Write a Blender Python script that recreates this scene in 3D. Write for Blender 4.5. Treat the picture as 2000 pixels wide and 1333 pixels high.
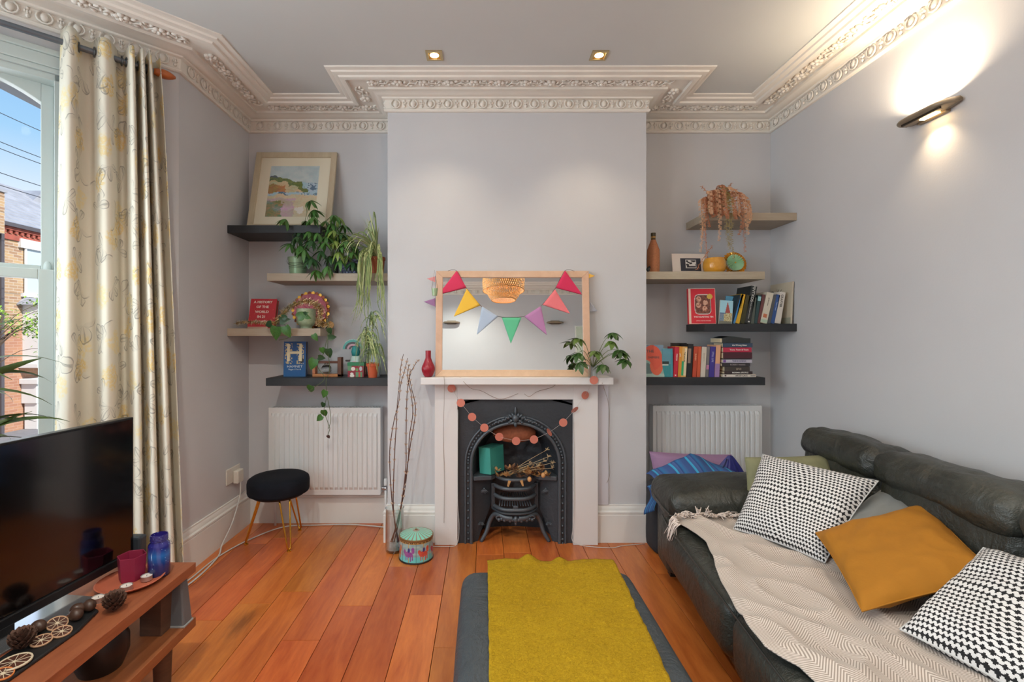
import bpy, bmesh, math, random
from mathutils import Vector, Matrix, noise

for _o in list(bpy.data.objects):
    bpy.data.objects.remove(_o)
SC = bpy.context.scene
COL = SC.collection
R = random.Random(7)
PI = math.pi
H = 1.3            # eye height
F = 930.0          # focal length in pixels of a 2000 px wide frame
CX, CY = 945.0, 655.0

# ------------------------------------------------------------------ camera
cd = bpy.data.cameras.new('camera')
cam = bpy.data.objects.new('camera', cd)
COL.objects.link(cam)
cam.location = (0, 0, H)
cam.rotation_euler = (PI / 2, 0, 0)
cd.sensor_width = 36
cd.lens = F / 2000 * 36
cd.shift_x = 55 / 2000
cd.shift_y = -11.5 / 2000
cd.clip_start = 0.02
cd.clip_end = 300
SC.camera = cam

# ------------------------------------------------------------------ view, world, lights
SC.view_settings.view_transform = 'Standard'
SC.view_settings.look = 'None'
SC.view_settings.gamma = 1
SC.view_settings.use_curve_mapping = False
SC.view_settings.exposure = 0.92
try:
    SC.cycles.use_denoising = True
    SC.cycles.max_bounces = 10
    SC.cycles.transparent_max_bounces = 12
    SC.cycles.sample_clamp_indirect = 4
except Exception:
    pass

W = bpy.data.worlds.new('world')
SC.world = W
W.use_nodes = True
wn, wl = W.node_tree.nodes, W.node_tree.links
bg = wn['Background']
tc = wn.new('ShaderNodeTexCoord')
sx = wn.new('ShaderNodeSeparateXYZ')
wl.new(tc.outputs['Generated'], sx.inputs[0])
rp = wn.new('ShaderNodeValToRGB')
wl.new(sx.outputs['Z'], rp.inputs[0])
rp.color_ramp.elements[0].position = 0.0
rp.color_ramp.elements[0].color = (0.80, 0.86, 0.92, 1)
e = rp.color_ramp.elements.new(0.20); e.color = (0.72, 0.83, 0.95, 1)
e = rp.color_ramp.elements.new(0.30); e.color = (0.36, 0.62, 0.90, 1)
rp.color_ramp.elements[-1].position = 0.55
rp.color_ramp.elements[-1].color = (0.10, 0.33, 0.76, 1)
wl.new(rp.outputs[0], bg.inputs[0])
bg.inputs[1].default_value = 0.58

def light(kind, name, loc, power, color=(1, 1, 1), size=0.1, size_y=None, rot=None, aim=None, **kw):
    l = bpy.data.lights.new(name, kind)
    l.energy = power
    l.color = color
    if kind == 'AREA':
        l.size = size
        if size_y:
            l.shape = 'RECTANGLE'; l.size_y = size_y
    elif kind in ('POINT', 'SPOT'):
        l.shadow_soft_size = size
    for k, v in kw.items():
        setattr(l, k, v)
    o = bpy.data.objects.new(name, l)
    COL.objects.link(o)
    o.location = loc
    if rot:
        o.rotation_euler = rot
    if aim is not None:
        o.rotation_euler = (Vector(aim) - Vector(loc)).to_track_quat('-Z', 'Y').to_euler()
    return o

# sun on the terrace across the street (it comes over this house, none of it enters the room)
light('SUN', 'sun', (10, 5, 20), 3.6, (1.0, 0.95, 0.88), rot=(0, 0, 0), aim=(-9, 12, 3), angle=0.01)
# daylight through the off-frame bay windows (in their openings, facing in)
light('AREA', 'window_daylight', (-2.64, 1.27, 1.55), 20, (0.82, 0.94, 1.0), 0.60, 1.7, aim=(0.5, 1.27, 1.1))
light('AREA', 'window_daylight', (-2.64, 0.42, 1.55), 20, (0.82, 0.94, 1.0), 0.60, 1.7, aim=(0.5, 0.42, 1.1))
light('AREA', 'window_daylight', (-2.14, -0.50, 1.55), 12, (0.82, 0.94, 1.0), 0.55, 1.7, aim=(0.4, 1.9, 1.1))
light('AREA', 'window_portal', (-2.19, 2.24, 1.55), 2.5, (0.9, 0.95, 1.0), 0.55, 1.8, aim=(-1.45, 1.46, 1.5))

# ------------------------------------------------------------------ pixel -> world
def PX(px, D): return (px - CX) / F * D
def PZ(py, D): return H + (CY - py) / F * D
def P(px, py, D): return Vector((PX(px, D), D, PZ(py, D)))

# ------------------------------------------------------------------ materials
def lin(c):
    c = c / 255.0
    return c / 12.92 if c <= 0.04045 else ((c + 0.055) / 1.055) ** 2.4
def rgb(t):
    if isinstance(t, str):
        t = t.lstrip('#'); t = tuple(int(t[i:i + 2], 16) for i in (0, 2, 4))
    return (lin(t[0]), lin(t[1]), lin(t[2]), 1.0)

class NT:
    def __init__(s, m):
        m.use_nodes = True
        s.t = m.node_tree; s.n = s.t.nodes; s.l = s.t.links
        s.b = s.n['Principled BSDF']
    def new(s, t, **kw):
        n = s.n.new(t)
        for k, v in kw.items(): setattr(n, k, v)
        return n
    def put(s, sock, v):
        if hasattr(v, 'is_output') or isinstance(v, bpy.types.NodeSocket): s.l.new(v, sock)
        else: sock.default_value = v
    def m(s, op, a, b=None, c=None):
        n = s.new('ShaderNodeMath', operation=op)
        s.put(n.inputs[0], a)
        if b is not None: s.put(n.inputs[1], b)
        if c is not None: s.put(n.inputs[2], c)
        return n.outputs[0]
    def co(s, kind='Object', scale=None, rot=None):
        o = s.new('ShaderNodeTexCoord').outputs[kind]
        if scale is not None or rot is not None:
            mp = s.new('ShaderNodeMapping')
            s.l.new(o, mp.inputs[0])
            if scale is not None: mp.inputs['Scale'].default_value = scale
            if rot is not None: mp.inputs['Rotation'].default_value = rot
            o = mp.outputs[0]
        return o
    def noise(s, co, scale=5, detail=3, rough=0.5, dist=0):
        n = s.new('ShaderNodeTexNoise')
        s.l.new(co, n.inputs['Vector'])
        n.inputs['Scale'].default_value = scale; n.inputs['Detail'].default_value = detail
        n.inputs['Roughness'].default_value = rough; n.inputs['Distortion'].default_value = dist
        return n.outputs[0]
    def mix(s, f, a, b, mode='MIX'):
        n = s.new('ShaderNodeMix', data_type='RGBA', blend_type=mode)
        s.put(n.inputs['Factor'], f); s.put(n.inputs['A'], a); s.put(n.inputs['B'], b)
        return n.outputs['Result']
    def ramp(s, f, stops):
        n = s.new('ShaderNodeValToRGB'); s.l.new(f, n.inputs[0])
        el = n.color_ramp.elements
        el[0].position, el[0].color = stops[0]; el[1].position, el[1].color = stops[-1]
        for p, c in stops[1:-1]:
            x = el.new(p); x.color = c
        return n.outputs[0]
    def step(s, v, lo, hi):
        n = s.new('ShaderNodeMapRange', interpolation_type='SMOOTHSTEP')
        s.put(n.inputs[0], v); n.inputs[1].default_value = lo; n.inputs[2].default_value = hi
        return n.outputs[0]
    def bump(s, h, strength=0.3, dist=0.01):
        n = s.new('ShaderNodeBump'); n.inputs['Strength'].default_value = strength
        n.inputs['Distance'].default_value = dist
        s.l.new(h, n.inputs['Height']); s.l.new(n.outputs[0], s.b.inputs['Normal'])
    def xyz(s, co):
        n = s.new('ShaderNodeSeparateXYZ'); s.l.new(co, n.inputs[0]); return n.outputs

MATS = {}
def mat(name, c=None, rough=0.6, metal=0.0, var=0.0, vs=8, bump=0.0, bs=40, emit=0, coat=0, sheen=0, alpha=None, trans=0, spec=None, sub=0):
    if name in MATS: return MATS[name]
    m = bpy.data.materials.new(name); MATS[name] = m
    t = NT(m); b = t.b
    col = rgb(c)
    b.inputs['Base Color'].default_value = col
    b.inputs['Roughness'].default_value = rough
    b.inputs['Metallic'].default_value = metal
    if spec is not None: b.inputs['Specular IOR Level'].default_value = spec
    if coat: b.inputs['Coat Weight'].default_value = coat; b.inputs['Coat Roughness'].default_value = 0.15
    if sheen: b.inputs['Sheen Weight'].default_value = sheen
    if trans: b.inputs['Transmission Weight'].default_value = trans
    if sub: b.inputs['Subsurface Weight'].default_value = sub; b.inputs['Subsurface Scale'].default_value = 0.01
    if emit:
        b.inputs['Emission Color'].default_value = col; b.inputs['Emission Strength'].default_value = emit
    co = None
    if var or bump: co = t.co()
    if var:
        n = t.noise(co, vs, 4)
        d = tuple(x * (1 - var) for x in col[:3]) + (1,); l_ = tuple(min(1, x * (1 + var)) for x in col[:3]) + (1,)
        t.l.new(t.ramp(n, [(0.3, d), (0.7, l_)]), b.inputs['Base Color'])
    if bump:
        t.bump(t.noise(co, bs, 4), bump, 0.01)
    return m

def wood(name, c1, c2, rough=0.45, stretch=(14, 1.2, 14), spread=0.22, knots=False, coat=0.0, bumpk=0.12):
    if name in MATS: return MATS[name]
    m = bpy.data.materials.new(name); MATS[name] = m
    t = NT(m)
    oi = t.new('ShaderNodeObjectInfo')
    co = t.co()
    add = t.new('ShaderNodeVectorMath', operation='MULTIPLY_ADD')
    t.l.new(co, add.inputs[0]); add.inputs[1].default_value = stretch
    cmb = t.new('ShaderNodeCombineXYZ')
    rnd = oi.outputs['Random']
    t.l.new(t.m('MULTIPLY', rnd, 37.0), cmb.inputs[0]); t.l.new(t.m('MULTIPLY', rnd, 91.0), cmb.inputs[1])
    t.l.new(cmb.outputs[0], add.inputs[2])
    v = add.outputs[0]
    g = t.noise(v, 1.6, 5, 0.6, 0.8)
    g2 = t.noise(v, 9, 3, 0.6, 0.3)
    f = t.m('ADD', t.m('MULTIPLY', g, 0.7), t.m('MULTIPLY', g2, 0.3))
    base = t.ramp(f, [(0.34, rgb(c2)), (0.66, rgb(c1))])
    if knots:
        vo = t.new('ShaderNodeTexVoronoi'); vo.inputs['Scale'].default_value = 0.55
        mp = t.new('ShaderNodeVectorMath', operation='MULTIPLY'); t.l.new(v, mp.inputs[0]); mp.inputs[1].default_value = (0.55, 1.6, 1)
        t.l.new(mp.outputs[0], vo.inputs['Vector'])
        k = t.step(t.m('ADD', vo.outputs['Distance'], t.m('MULTIPLY', g2, 0.12)), 0.20, 0.07)
        base = t.mix(t.m('MULTIPLY', k, 0.55), base, rgb((70, 40, 22)))
    hs = t.new('ShaderNodeHueSaturation')
    t.l.new(base, hs.inputs['Color'])
    t.l.new(t.m('MULTIPLY_ADD', rnd, spread * 2, 1 - spread), hs.inputs['Value'])
    t.l.new(t.m('MULTIPLY_ADD', t.m('FRACT', t.m('MULTIPLY', rnd, 7.3)), 0.02, 0.49), hs.inputs['Hue'])
    t.l.new(hs.outputs[0], t.b.inputs['Base Color'])
    t.b.inputs['Roughness'].default_value = rough
    if coat: t.b.inputs['Coat Weight'].default_value = coat; t.b.inputs['Coat Roughness'].default_value = 0.25
    t.bump(g2, bumpk, 0.004)
    return m

def vcol_mat(name='printed_surface', rough=0.55, coat=0):
    if name in MATS: return MATS[name]
    m = bpy.data.materials.new(name); MATS[name] = m
    t = NT(m)
    a = t.new('ShaderNodeVertexColor'); a.layer_name = 'Col'
    t.l.new(a.outputs['Color'], t.b.inputs['Base Color'])
    t.b.inputs['Roughness'].default_value = rough
    if coat: t.b.inputs['Coat Weight'].default_value = coat
    return m

# ------------------------------------------------------------------ mesh building
class MB:
    def __init__(s): s.v = []; s.f = []; s.uv = {}; s.fc = {}; s.mi = {}
    def add(s, vs, fs, M=None, col=None, mi=0):
        o = len(s.v)
        for p in vs: s.v.append(tuple(M @ Vector(p)) if M else tuple(p))
        for f in fs:
            if col is not None: s.fc[len(s.f)] = col
            if mi: s.mi[len(s.f)] = mi
            s.f.append(tuple(i + o for i in f))
        return s
    def box(s, x0, x1, y0, y1, z0, z1, M=None, col=None, mi=0):
        v = [(x0, y0, z0), (x1, y0, z0), (x1, y1, z0), (x0, y1, z0), (x0, y0, z1), (x1, y0, z1), (x1, y1, z1), (x0, y1, z1)]
        return s.add(v, [(0, 3, 2, 1), (4, 5, 6, 7), (0, 1, 5, 4), (1, 2, 6, 5), (2, 3, 7, 6), (3, 0, 4, 7)], M, col, mi)
    def tube(s, pts, r, n=8, r2=None, rf=None, M=None, cap=True, col=None, mi=0, flat=1.0):
        pts = [Vector(p) for p in pts]
        L = len(pts)
        t0 = (pts[1] - pts[0]).normalized()
        up = Vector((0, 0, 1)) if abs(t0.z) < 0.9 else Vector((1, 0, 0))
        nrm = (up - t0 * up.dot(t0)).normalized()
        vs, fs = [], []
        for i, p in enumerate(pts):
            t = (pts[min(i + 1, L - 1)] - pts[max(i - 1, 0)])
            if t.length < 1e-9: t = t0
            t.normalize()
            nrm = (nrm - t * nrm.dot(t))
            if nrm.length < 1e-6: nrm = t.orthogonal()
            nrm.normalize()
            bi = t.cross(nrm)
            k = i / (L - 1)
            rr = rf(k) if rf else (r + (r2 - r) * k if r2 is not None else r)
            for j in range(n):
                a = 2 * PI * j / n
                vs.append(p + nrm * (math.cos(a) * rr * flat) + bi * (math.sin(a) * rr))
        for i in range(L - 1):
            for j in range(n):
                a, b = i * n + j, i * n + (j + 1) % n
                fs.append((a, b, b + n, a + n))
        if cap:
            fs.append(tuple(reversed(range(n)))); fs.append(tuple(range((L - 1) * n, L * n)))
        return s.add(vs, fs, M, col, mi)
    def lathe(s, prof, n=24, c=(0, 0, 0), M=None, col=None, mi=0, sxy=(1, 1), rfn=None):
        vs, fs = [], []
        for (r, z) in prof:
            for j in range(n):
                a = 2 * PI * j / n
                q = r * (rfn(a, z) if rfn else 1)
                vs.append((c[0] + q * math.cos(a) * sxy[0], c[1] + q * math.sin(a) * sxy[1], c[2] + z))
        for i in range(len(prof) - 1):
            for j in range(n):
                a, b = i * n + j, i * n + (j + 1) % n
                fs.append((a, b, b + n, a + n))
        if prof[0][0] > 1e-5: fs.append(tuple(reversed(range(n))))
        if prof[-1][0] > 1e-5: fs.append(tuple(range((len(prof) - 1) * n, len(prof) * n)))
        return s.add(vs, fs, M, col, mi)
    def ball(s, c, r, n=8, m=6, M=None, col=None, mi=0):
        if not isinstance(r, (tuple, list, Vector)): r = (r, r, r)
        vs, fs = [], []
        for i in range(m + 1):
            th = PI * i / m
            for j in range(n):
                a = 2 * PI * j / n
                vs.append((c[0] + r[0] * math.sin(th) * math.cos(a), c[1] + r[1] * math.sin(th) * math.sin(a), c[2] - r[2] * math.cos(th)))
        for i in range(m):
            for j in range(n):
                a, b = i * n + j, i * n + (j + 1) % n
                fs.append((a, b, b + n, a + n))
        return s.add(vs, fs, M, col, mi)
    def grid(s, fn, nu, nv, colfn=None, M=None, mi=0, uv=False):
        o = len(s.v)
        for j in range(nv + 1):
            for i in range(nu + 1):
                p = Vector(fn(i / nu, j / nv))
                if M: p = M @ p
                if uv: s.uv[len(s.v)] = (i / nu, j / nv) if uv is True else uv(i / nu, j / nv)
                s.v.append(tuple(p))
        for j in range(nv):
            for i in range(nu):
                a = o + j * (nu + 1) + i
                if colfn: s.fc[len(s.f)] = colfn((i + .5) / nu, (j + .5) / nv)
                if mi: s.mi[len(s.f)] = mi
                s.f.append((a, a + 1, a + nu + 2, a + nu + 1))
        return s
    def poly(s, pts, t, M=None, col=None, mi=0):
        """extruded polygon: pts in the xz plane, thickness t along +y from y=0"""
        n = len(pts)
        v = [(x, 0, z) for x, z in pts] + [(x, t, z) for x, z in pts]
        f = [tuple(range(n)), tuple(reversed(range(n, 2 * n)))]
        f += [(i, i + n, (i + 1) % n + n, (i + 1) % n) for i in range(n)]
        return s.add(v, f, M, col, mi)
    def mesh(s, name, mats, smooth=None):
        me = bpy.data.meshes.new(name)
        me.from_pydata(s.v, [], s.f)
        if not isinstance(mats, (list, tuple)): mats = [mats]
        for m in mats: me.materials.append(m)
        for k, m_ in s.mi.items(): me.polygons[k].material_index = m_
        if s.fc:
            ca = me.color_attributes.new('Col', 'FLOAT_COLOR', 'CORNER')
            last = (1, 1, 1, 1)
            for p in me.polygons:
                c = s.fc.get(p.index)
                if c is not None:
                    last = rgb(c) if (isinstance(c, str) or max(c) > 1.0) else (tuple(c[:3]) + (1,))
                for li in p.loop_indices: ca.data[li].color = last
        if s.uv:
            ul = me.uv_layers.new(name='UVMap')
            for l_ in me.loops:
                ul.data[l_.index].uv = s.uv.get(l_.vertex_index, (0, 0))
        me.update()
        if smooth:
            me.polygons.foreach_set('use_smooth', [True] * len(me.polygons))
            if smooth is not True:
                me.set_sharp_from_angle(angle=math.radians(smooth))
        return me
    def build(s, name, mats, parent=None, smooth=None, bevel=0, subsurf=0, solid=0, fix=False):
        me = s.mesh(name, mats, smooth)
        if fix or bevel:
            bm = bmesh.new(); bm.from_mesh(me)
            bmesh.ops.recalc_face_normals(bm, faces=bm.faces)
            bm.to_mesh(me); bm.free()
        o = bpy.data.objects.new(name, me)
        COL.objects.link(o)
        if parent is not None: o.parent = parent
        if bevel:
            b = o.modifiers.new('bevel', 'BEVEL'); b.width = bevel; b.segments = 2; b.limit_method = 'ANGLE'
            b.angle_limit = math.radians(40)
        if solid:
            b = o.modifiers.new('thick', 'SOLIDIFY'); b.thickness = solid; b.offset = 0
        if subsurf:
            b = o.modifiers.new('sub', 'SUBSURF'); b.levels = subsurf; b.render_levels = subsurf
        return o

def tag(o, label=None, cat=None, group=None, kind=None):
    if label: o['label'] = label
    if cat: o['category'] = cat
    if group: o['group'] = group
    if kind: o['kind'] = kind
    return o
def thing(name, label, cat, loc=(0, 0, 0), rotz=0, group=None, rot=None):
    o = bpy.data.objects.new(name, None)
    o.empty_display_size = 0.05
    COL.objects.link(o)
    o.location = loc
    o.rotation_euler = rot if rot else (0, 0, rotz)
    return tag(o, label, cat, group)
def link_copy(src, parent, M, name=None):
    c = src.copy(); COL.objects.link(c)
    c.parent = parent
    c.matrix_local = M
    return c
def inst(name, me, parent, M):
    o = bpy.data.objects.new(name, me); COL.objects.link(o)
    if parent is not None: o.parent = parent
    o.matrix_local = M
    return o
TEXTS = []
def text(parent, s, size, M, m, name='lettering', align='CENTER', sx=1.0, bold=0.0):
    c = bpy.data.curves.new(name, 'FONT')
    c.body = s; c.size = size; c.align_x = align; c.align_y = 'CENTER'
    c.extrude = 0.0002; c.offset = bold
    c.resolution_u = 2
    c.materials.append(m)
    o = bpy.data.objects.new(name + '_curve', c); COL.objects.link(o)
    TEXTS.append((o, name, parent, M @ Matrix.Diagonal((sx, 1, 1, 1)), m))
# text facing -Y, reading left to right
def TM(x, y, z, rot=0.0):
    return Matrix.Translation((x, y, z)) @ Matrix.Rotation(PI / 2, 4, 'X') @ Matrix.Rotation(rot, 4, 'Z')
def T(x, y, z): return Matrix.Translation((x, y, z))
def RX(a): return Matrix.Rotation(a, 4, 'X')
def RY(a): return Matrix.Rotation(a, 4, 'Y')
def RZ(a): return Matrix.Rotation(a, 4, 'Z')
def S(x, y=None, z=None): return Matrix.Diagonal((x, y if y is not None else x, z if z is not None else x, 1))
def frame(o, x, y, z=None):
    """matrix with given x, y axes"""
    x = Vector(x).normalized(); y = Vector(y); z = x.cross(y).normalized() if z is None else z
    y = z.cross(x).normalized()
    return Matrix(((x.x, y.x, z.x, o[0]), (x.y, y.y, z.y, o[1]), (x.z, y.z, z.z, o[2]), (0, 0, 0, 1)))
def smooth_path(pts, k=4):
    """Catmull-Rom"""
    pts = [Vector(p) for p in pts]
    out = []
    for i in range(len(pts) - 1):
        a = pts[max(i - 1, 0)]; b = pts[i]; c = pts[i + 1]; d = pts[min(i + 2, len(pts) - 1)]
        for j in range(k):
            t = j / k
            out.append(0.5 * ((2 * b) + (c - a) * t + (2 * a - 5 * b + 4 * c - d) * t * t + (3 * b - a - 3 * c + d) * t ** 3))
    out.append(pts[-1])
    return out
def rbox(hx, hy, hz, r, n=12, bulge=(0, 0, 0), wr=0.0, ws=6.0, seed=0.0, M=None, mb=None, wdir=(1, 1, 1)):
    """rounded, softly wrinkled box centred at 0"""
    mb = mb or MB()
    hh = Vector((hx, hy, hz))
    def warp(q):
        p = Vector([q[i] * hh[i] for i in range(3)])
        inn = Vector([max(-(hh[i] - r), min(hh[i] - r, p[i])) for i in range(3)])
        d = p - inn
        nn = d.normalized() if d.length > 1e-9 else Vector((0, 0, 0))
        out = inn + nn * r
        for i in range(3):
            a, b = [j for j in range(3) if j != i]
            out[i] += bulge[i] * q[i] * (1 - q[a] ** 2) * (1 - q[b] ** 2)
        if wr:
            s_ = Vector((out.x * wdir[0], out.y * wdir[1], out.z * wdir[2])) * ws + Vector((seed, seed * 1.7, seed * .3))
            w = noise.noise(s_) * 1.0 + abs(noise.noise(s_ * 2.3)) * 0.5
            out += nn * (w * wr) if nn.length > 0 else Vector((0, 0, 0))
        return out
    ts = []
    for i in range(n + 1):
        x = -1 + 2 * i / n
        ts.append(math.copysign(abs(x) ** 0.75, x))
    for ax in range(3):
        for sg in (-1, 1):
            a, b = [(1, 2), (2, 0), (0, 1)][ax]
            def fn(u, v):
                q = [0, 0, 0]; q[ax] = sg
                iu, iv = int(round(u * n)), int(round(v * n))
                q[a] = ts[iu] * sg; q[b] = ts[iv]
                return warp(q)
            mb.grid(fn, n, n, M=M)
    return mb
def weld(o, d=1e-4):
    bm = bmesh.new(); bm.from_mesh(o.data)
    bmesh.ops.remove_doubles(bm, verts=bm.verts, dist=d)
    bm.to_mesh(o.data); bm.free()
    o.data.polygons.foreach_set('use_smooth', [True] * len(o.data.polygons))
    return o
# ================================================================== STRUCTURE
XL, XR = -1.634, 1.993
YA, YC = 3.31, 3.0           # alcove back wall, chimney breast face
BX0, BX1 = -0.606, 1.023     # chimney breast sides
HC = 2.83
C11 = Vector((-1.634, 2.55, 0))
BD = Vector((-0.725, -0.688, 0)).normalized()      # direction of the splayed bay wall
C10 = C11 + BD * 1.25
C9 = Vector((C10.x, 0.0, 0)); C8 = Vector((-1.634, -0.86, 0))
YR = -1.4

m_wall = mat('lilac_wall_paint', (200, 200, 203), 0.62, var=0.025, vs=1.6, bump=0.04, bs=120)
m_ceil = mat('ceiling_paint', (202, 204, 203), 0.7, var=0.02, vs=1.5, bump=0.03, bs=100)
m_white = mat('white_gloss_paint', (226, 224, 220), 0.35, var=0.03, vs=3)
m_plaster = mat('white_cornice_plaster', (232, 226, 217), 0.6, bump=0.05, bs=200)
m_upvc = mat('window_white', (188, 198, 195), 0.4)

def struct(o): o['kind'] = 'structure'; return o

# floor: dark subfloor with planks as parts
fl = MB(); fl.box(-3.2, 2.3, -1.8, 3.7, -0.06, -0.012)
floor = struct(fl.build('floor', mat('dark_gap', (38, 20, 12), 0.8)))
m_plank = wood('oak_floorboard', (208, 118, 56), (168, 80, 34), 0.33, (7, 1.0, 7), 0.17, knots=True, coat=0.25, bumpk=0.06)
bw = 0.1635
k0 = (931 - CX) / F * 2.98
row = -17
while k0 + row * bw < 2.05:
    x0 = k0 + row * bw
    ends = []
    y = -1.6 + R.random() * 1.2
    while y < 3.45:
        ends.append(y); y += 0.75 + R.random() * 1.1
    ends = [-1.7] + ends + [3.47]
    for a, b in zip(ends[:-1], ends[1:]):
        if b - a < 0.1: continue
        if x0 < -1.9 and a > 2.6: continue
        mb = MB(); L = b - a
        mb.box(0.0012, bw - 0.0012, 0.001, L - 0.001, -0.02, 0)
        o = mb.build('plank', m_plank, floor, bevel=0.0012)
        o.location = (x0, a, 0)
    row += 1

# ceiling
mb = MB(); mb.box(-3.0, 2.3, -1.7, 3.5, HC, HC + 0.1)
ceiling = struct(mb.build('ceiling', m_ceil))

# walls
mb = MB(); mb.box(XL - .12, XR + .12, YA, YA + .12, -0.02, HC)
wall_back = struct(mb.build('wall_back', m_wall))
FX0, FX1, FZ = -0.165, 0.560, 0.90
mb = MB()
mb.box(BX0, FX0, YC, YA, -0.02, HC); mb.box(FX1, BX1, YC, YA, -0.02, HC); mb.box(FX0, FX1, YC, YA, FZ, HC)
wall_ch = struct(mb.build('wall_chimney_breast', m_wall))
mb = MB(); mb.box(XR, XR + .12, YR, YA + .1, -0.02, HC)
struct(mb.build('wall_right', m_wall))
mb = MB(); mb.box(XL - .12, XL, C11.y, YA + .1, -0.02, HC)
struct(mb.build('wall_left', m_wall))
mb = MB(); mb.box(XL - .12, XR + .12, YR - .12, YR, -0.02, HC)
struct(mb.build('wall_rear', m_wall))
mb = MB(); mb.box(XL - .12, XL, YR, C8.y, -0.02, HC)
struct(mb.build('wall_left_near', m_wall))

def wall_frame(p, d):
    d = Vector(d).normalized()
    n = Vector((d.y, -d.x, 0))         # towards the room when walking clockwise
    return Matrix(((d.x, n.x, 0, p[0]), (d.y, n.y, 0, p[1]), (0, 0, 1, 0), (0, 0, 0, 1)))

def wall_with_openings(name, p, q, ops, th=0.22):
    """wall from p to q (room on the right of p->q); ops = (s0, s1, z0, z1)"""
    p, q = Vector(p), Vector(q)
    M = wall_frame(p, q - p); L = (q - p).length
    mb = MB(); s = 0
    for (a, b, z0, z1) in ops:
        mb.box(s, a, -th, 0, -0.02, HC, M); mb.box(a, b, -th, 0, -0.02, z0, M); mb.box(a, b, -th, 0, z1, HC, M)
        s = b
    mb.box(s, L, -th, 0, -0.02, HC, M)
    return struct(mb.build(name, m_wall)), M

# bay walls, walked clockwise: C8 -> C9 -> C10 -> C11
WZ0, WZ1 = 0.50, 2.51
LB = 1.25
opB = (LB - 1.105, LB - 0.465)
_, MBn = wall_with_openings('wall_bay_near', C8, C9, [(0.35, 1.0, WZ0, WZ1)])
_, MBc = wall_with_openings('wall_bay_front', C9, C10, [(0.10, 0.75, WZ0, WZ1), (0.93, 1.58, WZ0, WZ1)])
_, MBf = wall_with_openings('wall_bay_far', C10, C11, [(opB[0], opB[1], WZ0, WZ1)])

m_glass = bpy.data.materials.new('window_glass'); MATS['window_glass'] = m_glass
t = NT(m_glass)
tr = t.new('ShaderNodeBsdfTransparent'); gl = t.new('ShaderNodeBsdfGlossy'); gl.inputs['Roughness'].default_value = 0.02
mx = t.new('ShaderNodeMixShader'); fr = t.new('ShaderNodeFresnel'); fr.inputs[0].default_value = 1.08
t.l.new(fr.outputs[0], mx.inputs[0]); t.l.new(tr.outputs[0], mx.inputs[1]); t.l.new(gl.outputs[0], mx.inputs[2])
t.l.new(mx.outputs[0], t.n['Material Output'].inputs[0])

def sash_window(idx, M, s0, s1):
    root = MB()
    z0, z1 = WZ0, WZ1
    # box frame lining the opening
    for a, b in ((s0, s0 + .03), (s1 - .03, s1)): root.box(a, b, -0.19, 0.0, z0, z1, M)
    root.box(s0, s1, -0.19, 0.0, z1 - .03, z1, M)
    win = struct(root.build('window_%d' % idx, m_upvc, bevel=0.002))
    # architrave: three stepped mouldings round the opening, on the wall face
    ar = MB()
    for o0, o1, th in ((0.0, 0.022, 0.014), (0.022, 0.075, 0.022), (0.075, 0.10, 0.034)):
        ar.box(s0 - o1, s0 - o0, 0, th, z0, z1 + o1, M); ar.box(s1 + o0, s1 + o1, 0, th, z0, z1 + o1, M)
        ar.box(s0 - o0, s1 + o0, 0, th, z1 + o0, z1 + o1, M)
    ar.build('architrave', m_upvc, win, bevel=0.003)
    sl = MB(); sl.box(s0 - .12, s1 + .12, -0.16, 0.05, z0 - .035, z0, M)
    sl.build('window_sill', m_upvc, win, bevel=0.005)
    zm = 1.585; a0, a1 = s0 + .03, s1 - .03
    # upper sash (outer): arched glass opening
    w0, w1 = a0 + .045, a1 - .045
    zs, zp = 2.393, 2.475
    y0, y1 = -0.115, -0.07
    up = MB()
    up.box(a0, w0, y0, y1, zm, z1 - .03, M); up.box(w1, a1, y0, y1, zm, z1 - .03, M)
    up.box(w0, w1, y0, y1, zm, zm + .042, M)
    N = 16
    arc = []
    for i in range(N + 1):
        u = -1 + 2 * i / N
        arc.append((w0 + (w1 - w0) * i / N, zs + (zp - zs) * (1 - u * u)))
    for i in range(N):
        (xa, za), (xb, zb) = arc[i], arc[i + 1]
        v = [(xa, y0, za), (xb, y0, zb), (xb, y0, z1 - .03), (xa, y0, z1 - .03), (xa, y1, za), (xb, y1, zb), (xb, y1, z1 - .03), (xa, y1, z1 - .03)]
        up.add(v, [(0, 1, 2, 3), (7, 6, 5, 4), (0, 4, 5, 1)], M)
    up.build('upper_sash', m_upvc, win, bevel=0.003)
    g = MB(); g.box(w0, w1, -0.095, -0.091, zm + .04, zp, M)
    g.build('upper_pane', m_glass, win)
    y0, y1 = -0.065, -0.02
    lo = MB(); l0, l1 = a0 + .055, a1 - .055
    lo.box(a0, l0, y0, y1, z0, zm + .02, M); lo.box(l1, a1, y0, y1, z0, zm + .02, M)
    lo.box(l0, l1, y0, y1, zm - .025, zm + .02, M); lo.box(l0, l1, y0, y1, z0, z0 + .08, M)
    lo.build('lower_sash', m_upvc, win, bevel=0.003)
    g = MB(); g.box(l0, l1, -0.045, -0.041, z0 + .08, zm - .02, M)
    g.build('lower_pane', m_glass, win)
    # moulded horn where the sashes pass
    hn = MB()
    for xx in (a0 + .005, a1 - .04): hn.ball((xx + .018, -0.075, zm + .03), (.018, .02, .035), 8, 6, M)
    hn.build('sash_horn', m_upvc, win, smooth=True)
    return win
sash_window(1, MBf, *opB)
sash_window(2, MBc, 0.93, 1.58); sash_window(3, MBc, 0.10, 0.75); sash_window(4, MBn, 0.35, 1.0)

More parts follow.
